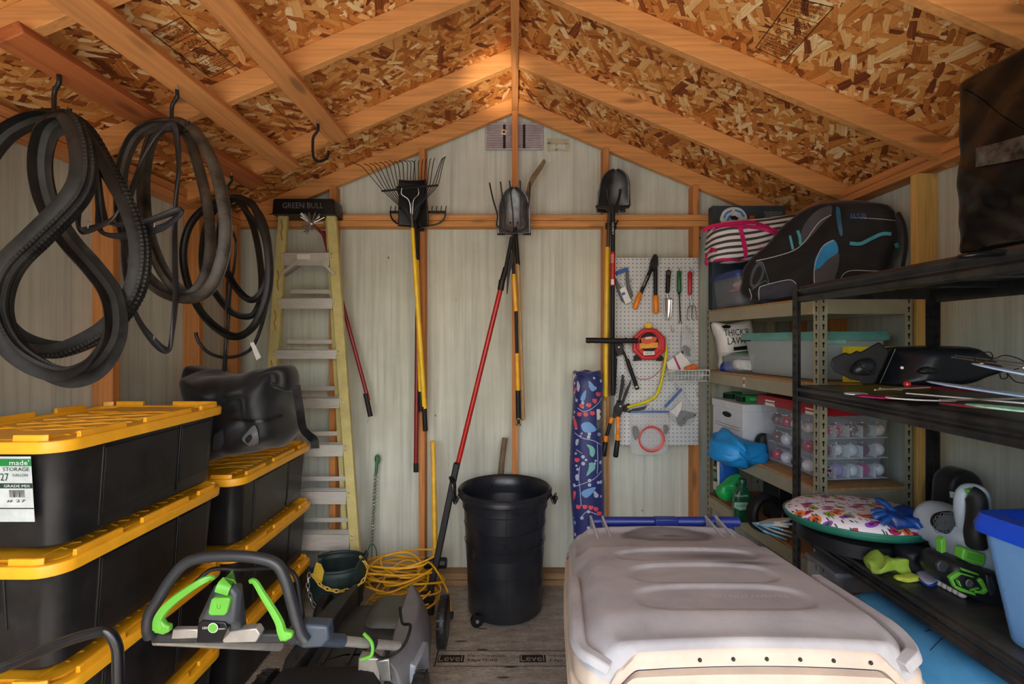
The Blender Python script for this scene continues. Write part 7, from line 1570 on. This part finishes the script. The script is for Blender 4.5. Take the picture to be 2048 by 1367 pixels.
# ================================================================ ROLL CART IN THE FOREGROUND
t = thing('recycling_cart', 'large blue wheeled recycling cart with a scuffed tan lid in the right foreground', 'wheeled bin', (.46, 1.25, 0))
def lidmat():
    m, n, b = newmat('tan_lid'); co = gen(n); ns = nd(n, 'ShaderNodeTexNoise', Scale=6.0, Detail=8.0, Roughness=.65); n.links.new(co, ns.inputs['Vector'])
    base = ramp(n, ns.outputs[0], [(.3, lin((144, 144, 149))), (.7, lin((172, 171, 173)))])
    n2 = nd(n, 'ShaderNodeTexNoise', Scale=3.2, Detail=10.0, Roughness=.7, Distortion=.6); n.links.new(mapping(n, co, (1, 1.6, 1), (0, 0, .4)), n2.inputs['Vector'])
    f = ramp(n, n2.outputs[0], [(.5, (0, 0, 0)), (.72, (1, 1, 1))]); col = mixc(n, mth(n, 'MULTIPLY', f, .5), base, lin((110, 104, 104)))
    # worn ring stain near the hinge
    def blot(x, y, sx, sy, inner, outer, amt, prev, ring=False):
        mp = mapping(n, co, (1/sx, 1/sy, 0), (0, 0, 0), (-x/sx, -y/sy, 0)); ln_ = n.nodes.new('ShaderNodeVectorMath'); ln_.operation = 'LENGTH'; n.links.new(mp, ln_.inputs[0])
        d = mth(n, 'ADD', ln_.outputs['Value'], mth(n, 'MULTIPLY', mth(n, 'SUBTRACT', n2.outputs[0], .5), .9))
        g = ramp(n, d, [(inner, (1, 1, 1)), (outer, (0, 0, 0))] if not ring else [(.0, (.1, .1, .1)), (inner, (.25, .25, .25)), (outer, (1, 1, 1)), (min(1, outer+.12), (0, 0, 0))])
        return mixc(n, mth(n, 'MULTIPLY', g, amt), prev, lin((70, 66, 68)))
    col = blot(.03, .30, .17, .075, .3, .85, .8, col, True); col = blot(.035, .295, .06, .022, .2, 1.0, .85, col); col = blot(.07, .055, .20, .040, .2, 1.0, .75, col); col = blot(.13, -.01, .10, .022, .2, 1.0, .8, col)
    n.links.new(col, b.inputs['Base Color']); b.inputs['Roughness'].default_value = .55
    nb = nd(n, 'ShaderNodeTexNoise', Scale=220.0, Detail=2.0); n.links.new(co, nb.inputs['Vector']); bumpn(n, b, nb.outputs[0], .08, .001); return m
LM = lidmat(); CBL = M('cart_blue', (22, 72, 178), .38, var=.12, dust=.12); NAV = M('handle_navy', (20, 40, 116), .4, var=.1)
YR, YFt = 1.66, .86; ZR, ZF = .905, .998   # rear and front of lid
def Wd(v): return .297+.019*v   # half width, v 0 rear..1 front
XC = lambda v: .483-.058*v
def ss(a, b, x): x = max(0, min(1, (x-a)/(b-a))); return x*x*(3-2*x)
def lid_h(u, v):
    """u -1..1 across, v 0 rear..1 front"""
    h = 0
    e = max(abs(u), abs(2*v-1)*.0+0)
    au = abs(u)
    h += .030*(1-ss(.80, .97, au))*ss(.0, .05, v)          # raised centre between the rounded sides
    # dished rear panel then a step up
    h -= .020*(1-ss(.27+.04*(1-au), .315+.04*(1-au), v))*(1-ss(.90, .98, au))*ss(.0, .10, v)
    h -= .016*math.exp(-((v-(.325-.03*au))/.018)**2)*(1-ss(.88, .97, au))
    # ovals pressed into the lid
    for k, (cv, hv, hw) in enumerate(((.44, .055, .60), (.615, .075, .55), (.79, .075, .58))):
        d = max(abs(v-cv)/hv, 0); q = (abs(u)/hw)**5+(abs(v-cv)/hv)**2.4
        h -= .006*(1-ss(.75, 1.25, q))
    h += .008*ss(.86, .9, v)*0
    h -= .012*ss(.86, .97, v)*(1-ss(.9, 1, au)*.3)                              # front band sits lower
    return h
rows_ = 130; cols = 80
def lidf(i, j):
    v = j/rows_; u = -1+2*i/cols
    # rounded corners: pull the outline in
    r = .14; rv = .10
    k = 1
    if v < rv: k = 1-(1-math.sqrt(max(0, 1-((rv-v)/rv)**2)))*r*1.5
    if v > 1-rv: k = 1-(1-math.sqrt(max(0, 1-((v-1+rv)/rv)**2)))*r*1.3
    x = XC(v)+u*Wd(v)*k; y = YR+(YFt-YR)*v; z = ZR+(ZF-ZR)*v+lid_h(u, v)+.012*(1-u*u)-.022*ss(.95, 1.0, abs(u))-.012*ss(.985, 1, v)
    return Vector((x, y, z))
LM2 = M('tan_plastic', (178, 163, 148), .5, var=.08, dust=.06)
lm = MB(); lm.v = [lidf(i, j) for j in range(rows_+1) for i in range(cols+1)]
lm.f = [(j*(cols+1)+i, j*(cols+1)+i+1, (j+1)*(cols+1)+i+1, (j+1)*(cols+1)+i) for j in range(rows_) for i in range(cols)]
off_ = Vector((.46, 1.25, 0)); lid_o = lm.build('lid', LM, t, smooth=180, solid=0)
per = [lidf(i, 0) for i in range(cols+1)]+[lidf(cols, j) for j in range(1, rows_+1)]+[lidf(i, rows_) for i in range(cols-1, -1, -1)]+[lidf(0, j) for j in range(rows_-1, 0, -1)]
cpt = sum(per, Vector())/len(per)
def outl(k, dz, add): 
    o = []
    for p in per:
        d = Vector((p.x-cpt.x, p.y-cpt.y, 0)); d.normalize(); o.append(Vector((p.x+d.x*add, p.y+d.y*add, p.z+dz)))
    return o
MB().loft([outl(1, 0, 0), outl(1, -.006, .006), outl(1, -.026, .008), outl(1, -.030, .0)], cap=False).build('lid_rim', LM2, lid_o, smooth=50)
MB().loft([outl(1, -.030, .004), outl(1, -.034, .018), outl(1, -.050, .020), outl(1, -.056, .014), outl(1, -.060, .022), outl(1, -.085, .022), outl(1, -.09, 0)], cap=False).build('lid_skirt', LM2, lid_o, smooth=50)
# raised arm rails along both lid sides
for s in (-1, 1):
    pts = []
    for j in range(50, 91): v = j/90; p = lidf(int(cols/2+s*cols/2*.93), int(rows_*v)); pts.append(p+Vector((s*.012, 0, .004)))
    MB().sweep(pts, [(-.008, -.016), (.008, -.010), (.008, .010), (-.008, .016)], ref=(0, 0, 1)).build('side_rail', LM, lid_o, bevel=.003)
# rivet dimples along the front band
for k in range(6):
    p = lidf(int(cols*(.30+.115*k)), rows_); MB().ball(p+Vector((0, -.008, -.014)), .0035, 8, 5).build('dimple', BG, lid_o)
text('embossed_lettering', 'DO NOT OVERFILL', lidf(int(cols*.6), int(rows_*.78))+Vector((0, 0, .0015)), (1, 0, 0), (0, 1, .0), .012, M('emboss', (176, 168, 160), .6), lid_o, w=.16)
# hinge arms and handle
for x in (-.235, -.195, .195, .235):
    p = lidf(int(cols*(.5+x/.6)), 3); MB().add([Vector((p.x-.004, 1.70, .915)), Vector((p.x+.004, 1.70, .915)), Vector((p.x+.004, 1.70, .95)), Vector((p.x-.004, 1.70, .95)), Vector((p.x-.004, 1.53, .915)), Vector((p.x+.004, 1.53, .915)), Vector((p.x+.004, 1.53, .934)), Vector((p.x-.004, 1.53, .934))], [(0, 1, 2, 3), (7, 6, 5, 4), (0, 4, 5, 1), (1, 5, 6, 2), (2, 6, 7, 3), (3, 7, 4, 0)]).build('hinge_fin', LM, lid_o, bevel=.002)
MB().tube([(.255, 1.70, .928), (.775, 1.70, .928)], .0165, 16).build('handle_bar', NAV, t); MB().box(.48, .56, 1.675, 1.71, .905, .945).build('handle_clamp', NAV, t, bevel=.004)
for x in (.285, .735): MB().bar((x, 1.70, .925), (x, 1.60, .84), .03, .02).build('handle_bracket', NAV, t, bevel=.004)
# blue body tapers to the floor
def ring(w, d, z, r=.07, cy=1.27, cx=.455): return [Vector((x, y, z)) for x, y in rr(w, d, r, 6, cx, cy)]
MB().loft([ring(.46, .46, .06, .06, 1.36), ring(.48, .50, .10, .07, 1.34), ring(.53, .64, .66, .08, 1.28), ring(.56, .70, .80, .09, 1.265), ring(.58, .73, .808, .09, 1.26), ring(.585, .735, .865, .09, 1.26), ring(.56, .70, .865, .09, 1.26), ring(.52, .66, .78, .09, 1.26)]).build('cart_body', CBL, t, smooth=50)
for s in (-1, 1):
    w_ = MB().lathe([(.0001, -.025), (.09, -.025), (.12, -.02), (.125, 0), (.12, .02), (.09, .025), (.0001, .025)], (.485+s*.255, 1.60, .126), 28, (1, 0, 0)).build('wheel', BLK, t, smooth=50); MB().lathe([(.03, .0), (.03, .012), (.0001, .014)], (.485+s*.28, 1.60, .126), 16, (s, 0, 0)).build('hub', BG, w_)
